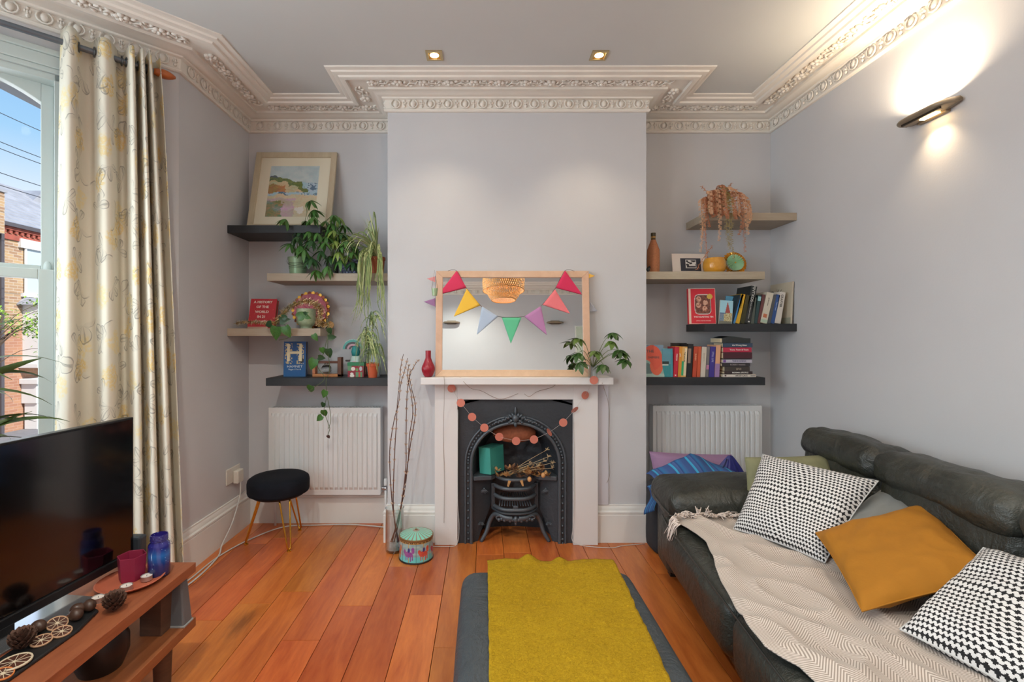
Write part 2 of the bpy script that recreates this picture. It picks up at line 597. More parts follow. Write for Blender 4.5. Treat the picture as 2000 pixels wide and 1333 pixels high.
# ---- cornice
def sweep(name, path, prof, m, closed=False, parent=None, smooth=30):
    path = [Vector((p[0], p[1], 0)) for p in path]; n = len(path)
    def nrm(a, b):
        d = (b - a).normalized(); return Vector((d.y, -d.x, 0))
    mit = []
    for i in range(n):
        if closed or 0 < i < n - 1:
            n0 = nrm(path[i - 1], path[i]); n1 = nrm(path[i], path[(i + 1) % n])
            mit.append((n0 + n1) / (1 + n0.dot(n1)))
        elif i == 0: mit.append(nrm(path[0], path[1]))
        else: mit.append(nrm(path[-2], path[-1]))
    mb = MB(); k = len(prof); vs = []; fs = []
    for i in range(n):
        for (w, z) in prof:
            p = path[i] + mit[i] * w; vs.append((p.x, p.y, z))
    for i in range(n if closed else n - 1):
        j = (i + 1) % n
        for q in range(k - 1):
            fs.append((i * k + q, j * k + q, j * k + q + 1, i * k + q + 1))
    if not closed:
        fs.append(tuple(range(k))); fs.append(tuple(reversed(range((n - 1) * k, n * k))))
    mb.add(vs, fs)
    return mb.build(name, m, parent, smooth=smooth)
prof = [(0, 2.702), (0.014, 2.702), (.020, 2.708), (.020, 2.716), (.012, 2.722), (.016, 2.774), (.030, 2.779), (.033, 2.787), (.046, 2.787), (.062, 2.791), (.074, 2.799),
        (.082, 2.800), (.098, 2.800), (.100, 2.813), (.206, 2.813), (.208, 2.796), (.228, 2.796), (.236, 2.799), (.242, 2.808),
        (.256, 2.809), (.268, 2.812), (.274, 2.820), (.290, 2.821), (.300, 2.824), (.302, 2.832)]
room = [(XL, YA), (BX0, YA), (BX0, YC), (BX1, YC), (BX1, YA), (XR, YA), (XR, YR), (XL, YR), C8[:2], C9[:2], C10[:2], C11[:2]]
cornice = struct(sweep('trim_1', room, prof, m_plaster, closed=True))
cornice['label'] = 'white plaster cornice with egg band and flower soffit'

# ornament: egg, dart, rosette, leaf; copies share mesh data
eg = MB()
eg.ball((0, 0, 0), (.016, .012, .021), 10, 6)
ring = [(.029 * math.sin(a), .004, -.027 * math.cos(a) + .0) for a in [PI * (i / 9.0) * 1.7 - PI * .85 for i in range(10)]]
eg.tube(ring, .0045, 5)
me_egg = eg.mesh('egg', m_plaster, True)
dt = MB()
for (x, z, rx, rz) in ((0, .018, .008, .008), (0, .004, .006, .009), (0, -.014, .009, .010), (-.009, .006, .005, .008), (.009, .006, .005, .008)):
    dt.ball((x, 0.002, z), (rx, .008, rz), 6, 4)
me_dart = dt.mesh('dart', m_plaster, True)
rs = MB()
for i in range(5):
    a = i * 2 * PI / 5 + .3
    rs.ball((.020 * math.cos(a), .020 * math.sin(a), -.004), (.015, .015, .010), 7, 5)
rs.ball((0, 0, -.010), (.010, .010, .012), 7, 5)
me_ros = rs.mesh('rosette', m_plaster, True)
lf = MB()
for i, (x, y, a, l_) in enumerate([(-.030, .018, .5, .026), (-.012, -.026, -.3, .028), (.014, .024, 2.6, .024), (.030, -.016, -2.7, .028), (.0, .002, 1.4, .020), (-.038, -.018, -.9, .020), (.040, .022, .9, .02)]):
    lf.ball((0, 0, 0), (l_ * .62, .0075, .008), 6, 4, T(x, y, -.002) @ RZ(a))
lf.tube(smooth_path([(-.055, .01, -.003), (-.03, -.012, -.005), (0, .006, -.005), (.03, -.01, -.005), (.055, .008, -.003)], 3), .004, 5)
me_leaf = lf.mesh('leaf_scroll', m_plaster, True)

def along(p, q, w, trim0, trim1, step, items, zs, band=True):
    p = Vector((p[0], p[1], 0)); q = Vector((q[0], q[1], 0)); d = (q - p); L = d.length; d.normalize()
    n = Vector((d.y, -d.x, 0))
    a, b = trim0, L - trim1
    cnt = max(1, int(round((b - a) / step))); st = (b - a) / cnt
    for i in range(cnt):
        for (me, off, ww, z) in items:
            s = a + st * (i + off)
            c = p + d * s + n * ww
            if band: M = Matrix(((d.x, n.x, 0, c.x), (d.y, n.y, 0, c.y), (0, 0, 1, z), (0, 0, 0, 1)))
            else: M = Matrix(((d.x, n.x, 0, c.x), (d.y, n.y, 0, c.y), (0, 0, 1, z), (0, 0, 0, 1))) @ RZ(R.random() * .5) @ (S(1, 1, 1) if i % 2 else S(1, -1, 1))
            inst(me.name.split('.')[0], me, cornice, M)
eb = [(me_egg, .5, .018, 2.748), (me_dart, 1.0, .016, 2.748)]
rb = [(me_ros, .25, .152, 2.812), (me_leaf, .75, .152, 2.812)]
# segments in room order with plan corner trims for each band
along((XL, YA), (BX0, YA), 0, .03, .05, .112, eb, 0); along((XL, YA), (BX0, YA), 0, .20, .06, .150, rb, 0, False)
along((BX0, YA), (BX0, YC), 0, .04, .0, .112, eb, 0); along((BX0, YA), (BX0, YC), 0, .22, -.10, .150, rb, 0, False)
along((BX0, YC), (BX1, YC), 0, .0, .0, .112, eb, 0); along((BX0, YC), (BX1, YC), 0, -.10, -.10, .150, rb, 0, False)
along((BX1, YC), (BX1, YA), 0, .0, .04, .112, eb, 0); along((BX1, YC), (BX1, YA), 0, -.10, .22, .150, rb, 0, False)
along((BX1, YA), (XR, YA), 0, .05, .03, .112, eb, 0); along((BX1, YA), (XR, YA), 0, .06, .20, .150, rb, 0, False)
along((XR, YA), (XR, 1.2), 0, .03, .03, .112, eb, 0); along((XR, YA), (XR, 1.2), 0, .20, 0, .150, rb, 0, False)
along(C11[:2], (XL, YA), 0, .02, .03, .112, eb, 0); along(C11[:2], (XL, YA), 0, .0, .20, .150, rb, 0, False)
along(C10[:2], C11[:2], 0, .1, .02, .112, eb, 0); along(C10[:2], C11[:2], 0, .2, .0, .150, rb, 0, False)
along((XR - .3, YR), (XL + .6, YR), 0, .1, .1, .112, eb[:1], 0)

# ---- skirting
sk = [(0, 0), (.022, 0), (.022, .172), (.019, .176), (.024, .182), (.024, .192), (.016, .200), (.014, .214), (.008, .224), (.008, .233), (0, .234)]
struct(sweep('baseboard_left', [C10[:2], C11[:2], (XL, YA), (BX0, YA), (BX0, YC), (-.30, YC)], sk, m_white))
struct(sweep('baseboard_right', [(.71, YC), (BX1, YC), (BX1, YA), (XR, YA), (XR, YR)], sk, m_white))
struct(sweep('baseboard_rear', [(XR, YR), (XL, YR), C8[:2]], sk, m_white))

# ================================================================== DOWNLIGHTS / LAMPS
m_brass = mat('satin_nickel', (200, 180, 140), 0.3, 1.0)
m_bulb = mat('lit_lamp', (255, 214, 150), 0.5, emit=14)
WARM = (1.0, 0.80, 0.55)
def downlight(x, y, label, power=7, grp='square recessed ceiling spotlights', color=WARM, ang=95):
    t_ = thing('ceiling_downlight', label, 'downlight', (x, y, HC), group=grp)
    a = .045; b = .031
    f = MB()
    for (x0, x1, y0, y1) in ((-a, a, -a, -b), (-a, a, b, a), (-a, -b, -b, b), (b, a, -b, b)): f.box(x0, x1, y0, y1, -.006, 0.002)
    f.build('bezel', m_brass, t_, bevel=.001)
    # the ceiling has no hole: a shallow gilt dish with the glowing lamp face hangs flush in the bezel
    d = MB(); d.box(-b, b, -b, b, -.0015, -.0005)
    d.build('reflector', mat('gilt_reflector', (210, 170, 90), 0.3, 0.8), t_)
    l_ = MB(); l_.lathe([(.0, -.006), (.014, -.005), (.024, -.002), (.024, .0)], 16)
    l_.build('lamp_face', m_bulb, t_, smooth=True)
    light('SPOT', 'downlight_beam', (x, y, HC - .03), power, color, 0.025, rot=(0, 0, 0), spot_size=math.radians(ang), spot_blend=0.8)
downlight(PX(848, 2.59), 2.60, 'left square downlight glowing in ceiling above the mantelpiece', 8)
downlight(PX(1171, 2.59), 2.60, 'right square downlight glowing in ceiling above the mantelpiece', 8)
downlight(-.9, .9, 'added fill downlight out of view in the ceiling by the bay', 40, color=(1, .97, .86), ang=150)  # this and the next two: unseen downlights added as wide ambient fill
downlight(1.2, .2, 'added fill downlight out of view in the ceiling by the sofa', 34, color=(1, .97, .86), ang=150)
downlight(-.3, -.6, 'added fill downlight out of view at the rear of the room', 48, color=(1, .97, .86), ang=150)

# wall lamps: half shell with slot
m_lampmetal = mat('brushed_bronze_metal', (146, 132, 112), 0.42, 0.35)
def wall_lamp(M, label, on=True):
    t_ = thing('wall_lamp', label, 'lamp')
    t_.matrix_world = M           # local x along wall, y into the room, z up
    w, r = .130, .085
    vs = []; N = 14
    mb = MB()
    # a shallow scoop: pointed-oval plan, curved section
    def fn(u, v):
        x = -w + 2 * w * u
        e_ = (1 - abs(2 * u - 1) ** 5) ** .5
        a = v * PI
        return (x, .012 + r * e_ * math.sin(a) , -.020 * math.cos(a) * e_ - .012 * math.sin(a))
    mb.grid(fn, 24, 10)
    o = mb.build('shade', m_lampmetal, t_, smooth=True, solid=.003)
    if on:
        s = MB(); s.box(-.055, .02, .030, .055, -.0275, -.0265)
        s.build('slot_glow', m_bulb, t_)
    b = MB(); b.box(-.07, .07, 0, .02, -.03, .03)
    b.build('wall_plate', m_lampmetal, t_, bevel=.004)
    r_ = MB(); r_.box(-.10, .085, .070, .080, -.030, -.022)
    r_.build('trim_strip', mat('dark_bronze', (60, 52, 44), .5, .6), t_, bevel=.002)
    return t_
lp = Vector((XR, PX(0, 1) and 2.09, 2.285))
Mr = Matrix(((0, -1, 0, XR), (1, 0, 0, 2.10), (0, 0, 1, 2.285), (0, 0, 0, 1)))
wall_lamp(Mr, 'bronze uplighter lamp glowing on the right wall above the sofa')
light('AREA', 'uplight', (XR - .06, 2.10, 2.31), 3.6, (1.0, 0.80, 0.56), .20, .05, rot=(PI, 0, PI / 2), spread=math.radians(150))
light('AREA', 'downglow', (XR - .045, 2.08, 2.245), .28, (1.0, 0.74, 0.45), .07, .02, rot=(0, 0, PI / 2), spread=math.radians(100))
for x_, lb in ((-.50, 'bronze wall lamp on the rear wall, reflected left in the mirror'), (1.10, 'bronze wall lamp on the rear wall, reflected right in the mirror')):
    wall_lamp(Matrix(((1, 0, 0, x_), (0, 1, 0, YR), (0, 0, 1, 2.26), (0, 0, 0, 1))), lb, on=False)

# pendant: stacked bamboo shade seen in the mirror
def pendant():
    px, py = .222, .63
    t_ = thing('bamboo_pendant', 'two-tiered woven bamboo ceiling pendant seen in the mirror', 'lamp', (px, py, 0))
    m_b = mat('woven_bamboo', (214, 160, 96), .6, var=.15, vs=60)
    for (zt, zb, rt, rb_, nm) in ((2.52, 2.215, .20, .232, 'upper_shade'), (2.235, 2.105, .185, .135, 'lower_shade')):
        mb = MB(); n = 64; K = 8
        def pt(a, k):
            z = zt + (zb - zt) * k
            r = (rt + (rb_ - rt) * k) + .02 * math.sin(PI * k)
            return (r * math.cos(a), r * math.sin(a), z)
        for sgn in (1, -1):
            for i in range(n):
                a0 = 2 * PI * i / n
                vs = []; fs = []
                for k in range(K + 1):
                    a = a0 + sgn * .55 * k / K
                    for da in (-.019, .019):
                        vs.append(pt(a + da, k / K))
                for k in range(K): fs.append((2 * k, 2 * k + 1, 2 * k + 3, 2 * k + 2))
                mb.add(vs, fs)
        for k in (0, 1):
            ring = [pt(2 * PI * i / 36, k) for i in range(37)]
            mb.tube(ring, .006, 5, cap=False)
        mb.build(nm, m_b, t_)
    mb = MB(); mb.tube([(0, 0, 2.46), (0, 0, HC)], .004, 6); mb.build('cord', mat('black_cord', (30, 30, 30)), t_)
    mb = MB(); mb.ball((0, 0, 2.43), .032, 12, 8); mb.build('bulb', mat('warm_bulb', (255, 205, 140), emit=1.5), t_, smooth=True)
    light('POINT', 'pendant_light', (px, py, 2.43), 54, (1.0, 0.90, 0.76), .036)
pendant()
# pale canvas on the rear wall (lower right in the mirror)
cv = thing('wall_canvas', 'pale green canvas on the rear wall seen in the mirror corner', 'picture', (1.66, YR + .02, 1.83))
mb = MB(); mb.box(-.24, .24, 0, .03, -.36, .36); mb.build('canvas', mat('pale_green_canvas', (196, 205, 186), .8, var=.1, vs=5), cv, bevel=.003)
mb = MB(); mb.box(-.26, .26, -.018, .0, -.38, .38); mb.build('backing', m_white, cv)

# ================================================================== STREET OUTSIDE
def street():
    m_slate = mat('grey_slate', (150, 152, 158), .7, var=.15, vs=3)
    m_red = mat('red_brick_band', (150, 78, 64), .8, var=.2, vs=8)
    m_st = mat('white_painted_stone', (236, 236, 232), .6)
    m_br = bpy.data.materials.new('london_stock_brick'); t = NT(m_br)
    co = t.co()
    s = t.xyz(co)
    cb = t.new('ShaderNodeCombineXYZ'); t.l.new(s[1], cb.inputs[0]); t.l.new(s[2], cb.inputs[1])
    br = t.new('ShaderNodeTexBrick'); t.l.new(cb.outputs[0], br.inputs['Vector'])
    br.inputs['Scale'].default_value = 1; br.inputs['Brick Width'].default_value = .23; br.inputs['Row Height'].default_value = .075
    br.inputs['Mortar Size'].default_value = .006
    br.inputs['Color1'].default_value = rgb((178, 150, 112)); br.inputs['Color2'].default_value = rgb((148, 116, 92)); br.inputs['Mortar'].default_value = rgb((184, 172, 156))
    up_ = t.step(s[2], 1.2, 1.8)
    t.l.new(t.mix(t.m('MULTIPLY', t.m('SUBTRACT', 1.0, up_), .55), br.outputs[0], rgb((160, 104, 84))), t.b.inputs['Base Color'])
    t.b.inputs['Roughness'].default_value = .85
    XF, GZ = -12.5, -1.25
    b = thing('terrace_house', 'stock brick terrace house with slate roof across the street', 'building', (XF, 0, 0))
    ya, yb = 6.0, 22.0
    mb = MB(); mb.box(-5, 0, ya, yb, GZ, 4.15); mb.build('brick_wall', m_br, b)
    st = MB(); n = 16
    for i in range(n):
        z0 = 4.22 + 2.1 * i / n; x0 = .12 - 3.6 * i / n; z1 = 4.22 + 2.1 * (i + 1) / n; x1 = .12 - 3.6 * (i + 1) / n
        st.add([(x0 + .01, ya, z0 + .03), (x0 + .01, yb, z0 + .03), (x1, yb, z1 + .01), (x1, ya, z1 + .01), (x0 + .01, ya, z0 - .03), (x0 + .01, yb, z0 - .03)], [(0, 1, 2, 3), (0, 4, 5, 1)])
    st.build('roof_slates', m_slate, b)
    mb = MB(); mb.box(-.05, .16, ya, yb, 4.15, 4.25); mb.build('gutter', mat('dark_gutter', (78, 74, 78)), b)
    for i in range(16):
        mb = MB(); mb.box(-.02, .07, 12.0 + i * .16, 12.08 + i * .16, 3.98, 4.08); mb.build('dentil', m_red, b)
    mb = MB(); mb.box(-.05, .04, ya, yb, 3.82, 3.97); mb.box(-.05, .09, ya, yb, 4.07, 4.15); mb.build('brick_band', m_red, b)
    mb = MB(); mb.box(-3.6, .22, 11.75, 12.20, 3.9, 4.95); mb.build('party_wall', m_br, b)
    mb = MB(); mb.box(-3.7, .26, 11.70, 12.24, 4.95, 5.02); mb.build('coping', m_slate, b)
    mb = MB(); mb.box(0, .10, 12.24, 12.32, GZ, 4.0); mb.build('downpipe', mat('dark_gutter', (78, 74, 78)), b)
    mb = MB(); mb.poly([(0, 0), (.9, 0), (.45, .5)], .8, T(-2.55, 15.85, 5.75) @ RZ(PI / 2)); mb.build('dormer', m_slate, b)
    m_gl = mat('far_glass', (176, 190, 198), .15, .0)
    def window(y0, y1, z0, z1):
        f = MB(); f.box(-.05, .08, y0 - .08, y1 + .08, z0 - .10, z0); f.box(-.05, .08, y0 - .15, y1 + .15, z1, z1 + .24)
        for yy in (y0, y1 - .05): f.box(-.02, .05, yy, yy + .05, z0, z1)
        f.box(-.02, .06, y0, y1, (z0 + z1) / 2 - .02, (z0 + z1) / 2 + .02)
        w = f.build('window', m_st, b)
        g = MB(); g.box(-.02, .02, y0, y1, z0, z1); g.build('pane', m_gl, w)
    window(12.93, 13.95, 2.44, 3.66); window(10.2, 11.2, 2.44, 3.66)
    bb = MB(); bb.add([(-.02, 12.72, 2.12), (.55, 12.85, 2.12), (.55, 14.2, 2.12), (-.02, 14.3, 2.12), (-.02, 12.95, 2.36), (-.02, 14.1, 2.36)], [(0, 1, 2, 3), (0, 1, 4), (1, 2, 5, 4), (2, 3, 5)])
    bb.build('bay_roof', m_slate, b)
    bb = MB(); bb.box(0, .45, 12.90, 14.1, 1.98, 2.12); bb.box(0, .45, 12.90, 13.10, .52, 1.98); bb.box(0, .45, 13.5, 14.1, .52, 1.98); bb.build('bay_piers', m_st, b)
    g = MB(); g.box(.30, .40, 13.10, 13.5, .55, 1.98); g.build('bay_pane', m_gl, b)
    bb = MB(); bb.box(0, .52, 12.78, 14.2, .42, .52); bb.build('bay_sill', m_st, b)
    bb = MB(); bb.box(0, .5, 12.80, 14.5, -.02, .12); bb.box(0, .42, 12.86, 14.5, -.55, -.02); bb.box(.05, .40, 12.90, 13.12, GZ, -.5); bb.ball((.28, 13.0, -.34), (.15, .15, .09), 10, 6)
    bb.build('porch', m_st, b, bevel=.01)
    bb = MB(); bb.box(.0, .30, 13.125, 14.5, GZ, -.56); bb.build('porch_front', m_st, b)
    lv = MB()
    for i in range(14): lv.box(.42, .46, 13.24, 13.6, -.72 + i * .05, -.69 + i * .05)
    lv.build('shutter_louvres', mat('grey_shutter', (110, 110, 112)), b)
    g = MB(); g.box(-40, -3.4, -20, 60, GZ - .2, GZ)
    gr = g.build('street_ground', mat('street_asphalt', (120, 120, 122), .9, var=.1)); gr['kind'] = 'structure'
    # tree: branches + leaf clumps
    tr_ = thing('street_tree', 'young leafy green tree standing in front of the terrace', 'tree', (-9.3, 8.9, -1.25))
    mb = MB()
    mb.tube(smooth_path([(-.3, -.6, 0), (-.2, -.4, 1.2), (0, .0, 2.1), (.1, .2, 2.9)], 4), .06, 8, .015)
    rr = random.Random(3)
    tips = []
    for i in range(16):
        a = rr.random() * 2 * PI; z = 2.0 + rr.random() * .5
        e_ = Vector((math.cos(a) * (.3 + rr.random() * .6), math.sin(a) * (.3 + rr.random() * .6) + .35, z + .1 + rr.random() * .75))
        mb.tube(smooth_path([(0, .0, z - .15), tuple(Vector((0, .0, z)).lerp(e_, .5) + Vector((0, 0, .1))), tuple(e_)], 3), .010, 5, .003)
        tips.append(e_)
    mb.build('branches', mat('bark', (92, 74, 58), .9), tr_)
    lm = MB()
    for e_ in tips:
        for k in range(70):
            c = e_ + Vector((rr.gauss(0, .13), rr.gauss(0, .13), rr.gauss(0, .09)))
            M = Matrix.Translation(c) @ RZ(rr.random() * 6.28) @ RX(rr.random() * 2 - 1) @ S(.6 + rr.random() * .8)
            lm.add([(0, -.035, 0), (.02, 0, .006), (0, .035, 0), (-.02, 0, .006)], [(0, 1, 2, 3)], M, col=rr.choice([(150, 185, 70), (120, 160, 55), (176, 200, 96), (98, 138, 52)]))
    o = lm.build('foliage', vcol_mat('leaf_colours', .6), tr_); o['kind'] = 'stuff'
    # overhead wires
    for i, (z0, z1) in enumerate([(5.3, 5.3), (5.16, 5.16), (4.66, 4.66), (4.4, 4.4), (6.5, 6.5), (6.9, 6.9), (7.3, 7.3), (5.9, 5.9)]):
        mb = MB(); mb.tube(smooth_path([(-10.2, 3, z0 + .25), (-10, 10.2, z0), (-9.8, 20, z1 + .25)], 6), .008, 4)
        w = mb.build('overhead_wire', mat('black_wire', (70, 72, 78), .7))
        tag(w, ['dark overhead wire, %s of those crossing the sky outside the window' % q for q in ('fifth from the top', 'sixth from the top', 'second from the bottom', 'lowest', 'third from the top', 'second from the top', 'topmost', 'fourth from the top')][i], 'wire', 'overhead wires across the street')
street()
# ================================================================== FIREPLACE
m_iron = mat('black_cast_iron', (60, 64, 70), .5, .3, bump=.25, bs=60)
m_iron2 = mat('cast_iron_detail', (84, 90, 97), .42, .35)
m_surr = mat('mantel_paint', (221, 217, 216), .42)
fp = thing('fireplace', 'black cast iron arched fireplace set in the chimney breast', 'fireplace', (0.197, 2.975, 0))
cx = 0.197
hx0, hx1 = FX0 - cx + .002, FX1 - cx - .002
# front plate with arched opening
mb = MB(); N = 20
rx, zt, zs = .270, .752, .50
arc = [(-rx, 0.0), (-rx, .25)]
for i in range(N + 1):
    a = PI - PI * i / N
    arc.append((rx * math.cos(a), zs + (zt - zs) * math.sin(a)))
arc += [(rx, .25), (rx, 0.0)]
def outer(x, z):
    if z < zs: return (hx0 if x < 0 else hx1, z)
    k = (z - zs) / (zt - zs)
    dx, dz = x, (z - zs) * 1.1
    s_ = min(((hx1) / abs(dx)) if abs(dx) > 1e-6 else 9, ((FZ - .004 - zs) / dz) if dz > 1e-6 else 9)
    return (dx * s_, zs + dz * s_)
for (a, b) in zip(arc[:-1], arc[1:]):
    oa, ob = outer(*a), outer(*b)
    mb.add([(a[0], 0, a[1]), (b[0], 0, b[1]), (ob[0], 0, ob[1]), (oa[0], 0, oa[1]), (a[0], .02, a[1]), (b[0], .02, b[1])], [(0, 1, 2, 3), (0, 4, 5, 1)])
mb.add([(hx0, 0, zs + .36), (hx0, 0, FZ - .004), (hx0 + .15, 0, FZ - .004)], [(0, 1, 2)]); mb.add([(hx1, 0, zs + .36), (hx1, 0, FZ - .004), (hx1 - .15, 0, FZ - .004)], [(0, 1, 2)])
mb.box(hx0, hx1, .004, .008, .80, FZ - .002)
mb.build('front_plate', m_iron, fp, fix=True)
# moulded arch ring and bead rope
mb = MB()
ringp = [(x * 1.02, -.006, z) for x, z in arc]
mb.tube(ringp, .011, 8, cap=False)
ringp = [((x * 1.155), -.004, z if z < zs else zs + (z - zs) * 1.17) for x, z in arc]
mb.tube(ringp, .007, 8, cap=False)
mb.build('arch_moulding', m_iron2, fp, smooth=True)
mb = MB()
bp = smooth_path([((x * 1.09), -.006, z if z < zs else zs + (z - zs) * 1.09) for x, z in arc], 6)
acc = 0; last = bp[0]
for p_ in bp:
    acc += (p_ - last).length; last = p_
    if acc > .0155: mb.ball(p_, .0078, 6, 4); acc = 0
o = mb.build('bead_rope', m_iron2, fp, smooth=True); o['kind'] = 'stuff'
# crest of leaves at the crown
mb = MB()
for sx_ in (-1, 1):
    for (x, z, a, l_) in ((.016, .80, 1.2, .03), (.03, .795, .8, .03), (.05, .785, .4, .03), (.072, .772, .1, .028), (.094, .765, -.1, .026), (.028, .765, -.5, .024), (.118, .757, -.2, .022)):
        mb.ball((0, 0, 0), (l_ * .7, .012, .009), 7, 5, T(sx_ * x, -.012, z) @ RY(-sx_ * a))
        mb.ball((sx_ * (x + .012), -.018, z - .008), .008, 6, 4)
mb.ball((0, -.016, .782), (.022, .020, .026), 9, 6); mb.ball((0, -.012, .825), (.009, .012, .03), 7, 5); mb.ball((0, -.016, .745), (.012, .012, .018), 7, 5)
mb.build('crest', m_iron2, fp, smooth=True)
# splayed inner surround narrowing to the fireback
mb = MB()
bk = [(x * .70, .26 + .0, z if z < zs else zs + (z - zs) * .72) for x, z in arc]
fr_ = [(x, .012, z) for x, z in arc]
n = len(arc)
mb.add(fr_ + bk, [(i, i + 1, n + i + 1, n + i) for i in range(n - 1) if not (9 < i < 15)])
mb.build('splayed_cheek', m_iron, fp)
mb = MB()
def fbk(u, v):
    x = -.20 + .40 * u; z = v * .74
    return (x, .235 + .03 * math.sin(PI * u) + .012 * noise.noise(Vector((x * 22, z * 22, 3))) * (1 if .35 < v < .8 else 0), z)
mb.grid(fbk, 30, 40); mb.build('fireback', m_iron, fp, smooth=True)
mb = MB(); mb.box(-.20, .20, .03, .27, .735, .745); mb.build('flue_plate', mat('soot', (14, 13, 13), .9), fp)
# chimney balloon (brown pillow stopping the flue)
tagp = MB(); tagp.ball((0, 0, 0), (.142, .05, .062), 24, 12)
cb_ = tagp.build('chimney_balloon', mat('brown_wicker', (150, 86, 58), .8, var=.15, vs=70), None, smooth=True)
cb_.location = (cx + .0, 2.975 + .10, .668)
tag(cb_, 'brown oval flue stopper tucked under the fireplace arch', 'draught stopper')
# hobs
for sx_ in (-1, 1):
    mb = MB()
    pts = [(.265, .0), (.255, -.012), (.15, .008), (.125, .04), (.125, .20), (.19, .24), (.265, .06)]
    v = [(sx_ * x, y, .392) for x, y in pts] + [(sx_ * x, y, .418) for x, y in pts]; k = len(pts)
    mb.add(v, [tuple(range(k)), tuple(reversed(range(k, 2 * k)))] + [(i, (i + 1) % k, (i + 1) % k + k, i + k) for i in range(k)])
    mb.build('hob', m_iron2, fp, bevel=.003, fix=True)
    # hob front plate down to the floor, sloping inward, scalloped below
    mb = MB()
    zz = [0, .06, .12, .18, .24, .30, .392]; xe = [.235, .215, .19, .165, .145, .14, .14]
    vs = []
    for z, x in zip(zz, xe):
        vs.append((sx_ * .268, .008, z)); vs.append((sx_ * x, .008 + (.268 - x) * .62, z))
    mb.add(vs, [(2 * i, 2 * i + 1, 2 * i + 3, 2 * i + 2) for i in range(len(zz) - 1)])
    mb.build('hob_front', m_iron, fp)
    mb = MB()       # shell ornament on the hob front
    for i in range(7):
        a = -.9 + i * .3
        mb.ball((0, 0, .018), (.004, .006, .018), 6, 4, T(sx_ * .195, .044, .325) @ RY(a + PI))
        mb.ball((0, 0, .012), (.0035, .006, .012), 6, 4, T(sx_ * .215, .032, .10) @ RY(a * 1.6))
    mb.ball((sx_ * .195, .044, .325), .008, 6, 4)
    mb.build('shell_ornament', m_iron2, fp, smooth=True)
# grate: bowed bars
def bowed(w, z, r, flat, bow=.10, y0=.07):
    pts = []
    for i in range(17):
        u = -1 + 2 * i / 16
        x = w * (abs(u) ** .8) * (1 if u > 0 else -1)
        pts.append((x, y0 - bow * (1 - abs(u) ** 2.6), z))
    return pts
for i, (z, w) in enumerate([(.402, .120), (.345, .132), (.285, .134), (.215, .136)]):
    mb = MB(); mb.tube(bowed(w, z, 1, 1), .0125 if i else .011, 8, flat=1.0)
    mb.build('grate_bar', m_iron2, fp, smooth=True)
for sx_ in (-1, 1):
    mb = MB(); mb.box(sx_ * .137 - .012, sx_ * .137 + .012, .05, .075, .20, .36)
    mb.build('grate_post', m_iron, fp, bevel=.003)
for i in range(13):
    mb = MB(); mb.tube([(-.10 + i * .0167, -.01 + .02, .228), (-.08 + i * .0135, .16, .262)], .004, 5); mb.build('grate_rod', m_iron2, fp, smooth=True)
mb = MB(); mb.box(-.016, .016, -.034, -.02, .218, .243); mb.build('latch', m_iron2, fp, bevel=.004)
mb = MB(); mb.tube(bowed(.140, .197, 1, 1, .11), .014, 8, flat=.5); mb.build('apron', m_iron, fp, smooth=True)
# scrolled fret under the grate
mb = MB()
for sx_ in (-1, 1):
    leg = smooth_path([(sx_ * .02, -.03, .165), (sx_ * .06, -.025, .168), (sx_ * .10, .0, .178), (sx_ * .135, .03, .165), (sx_ * .16, .04, .12), (sx_ * .18, .03, .06), (sx_ * .215, .02, .0)], 4)
    mb.tube(leg, .018, 7, .012)
    for k in range(6):
        a = k * 1.0
        mb.ball((sx_ * (.018 + k * .017), -.035 + k * .004, .158 - .006 * (k % 2)), (.012, .012, .012), 7, 5)
    mb.tube(smooth_path([(sx_ * .085, -.02, .17), (sx_ * .105, -.018, .178), (sx_ * .12, -.012, .165), (sx_ * .108, -.014, .152), (sx_ * .098, -.018, .160)], 3), .006, 6)
mb.ball((0, -.036, .162), (.016, .016, .022), 8, 6); mb.ball((0, -.034, .137), (.008, .01, .014), 6, 4)
mb.build('fret', m_iron2, fp, smooth=True)

# surround
sr = thing('mantelpiece', 'plain white painted mantelpiece around the iron fireplace', 'mantelpiece', (.2, 3.0, 0))
def W2L(x): return x - .2
lx = [PX(849, 2.945), PX(893.5, 2.945), PX(1120, 2.945), PX(1168, 2.945)]
mb = MB(); mb.box(W2L(lx[0]), W2L(lx[1]), -.055, -.002, 0, .995); mb.build('leg', m_surr, sr, bevel=.002)
mb = MB(); mb.box(W2L(lx[2]), W2L(lx[3]), -.055, -.002, 0, .995); mb.build('leg', m_surr, sr, bevel=.002)
mb = MB(); mb.box(W2L(lx[1]), W2L(lx[2]), -.055, -.002, PZ(781, 2.945), .995); mb.build('lintel', m_surr, sr, bevel=.001)
SZ = 1.046
mb = MB(); mb.box(PX(822, 2.85) - .2, PX(1197, 2.85) - .2, -.165, 0.0, SZ - .042, SZ); mb.build('shelf', m_surr, sr, bevel=.003)
mb = MB(); mb.box(PX(1168, 2.99) - .2, PX(1188, 2.99) - .2, -.012, -.001, .235, 1.0); mb.build('side_board', mat('side_board_paint', (206, 204, 212), .6), sr)

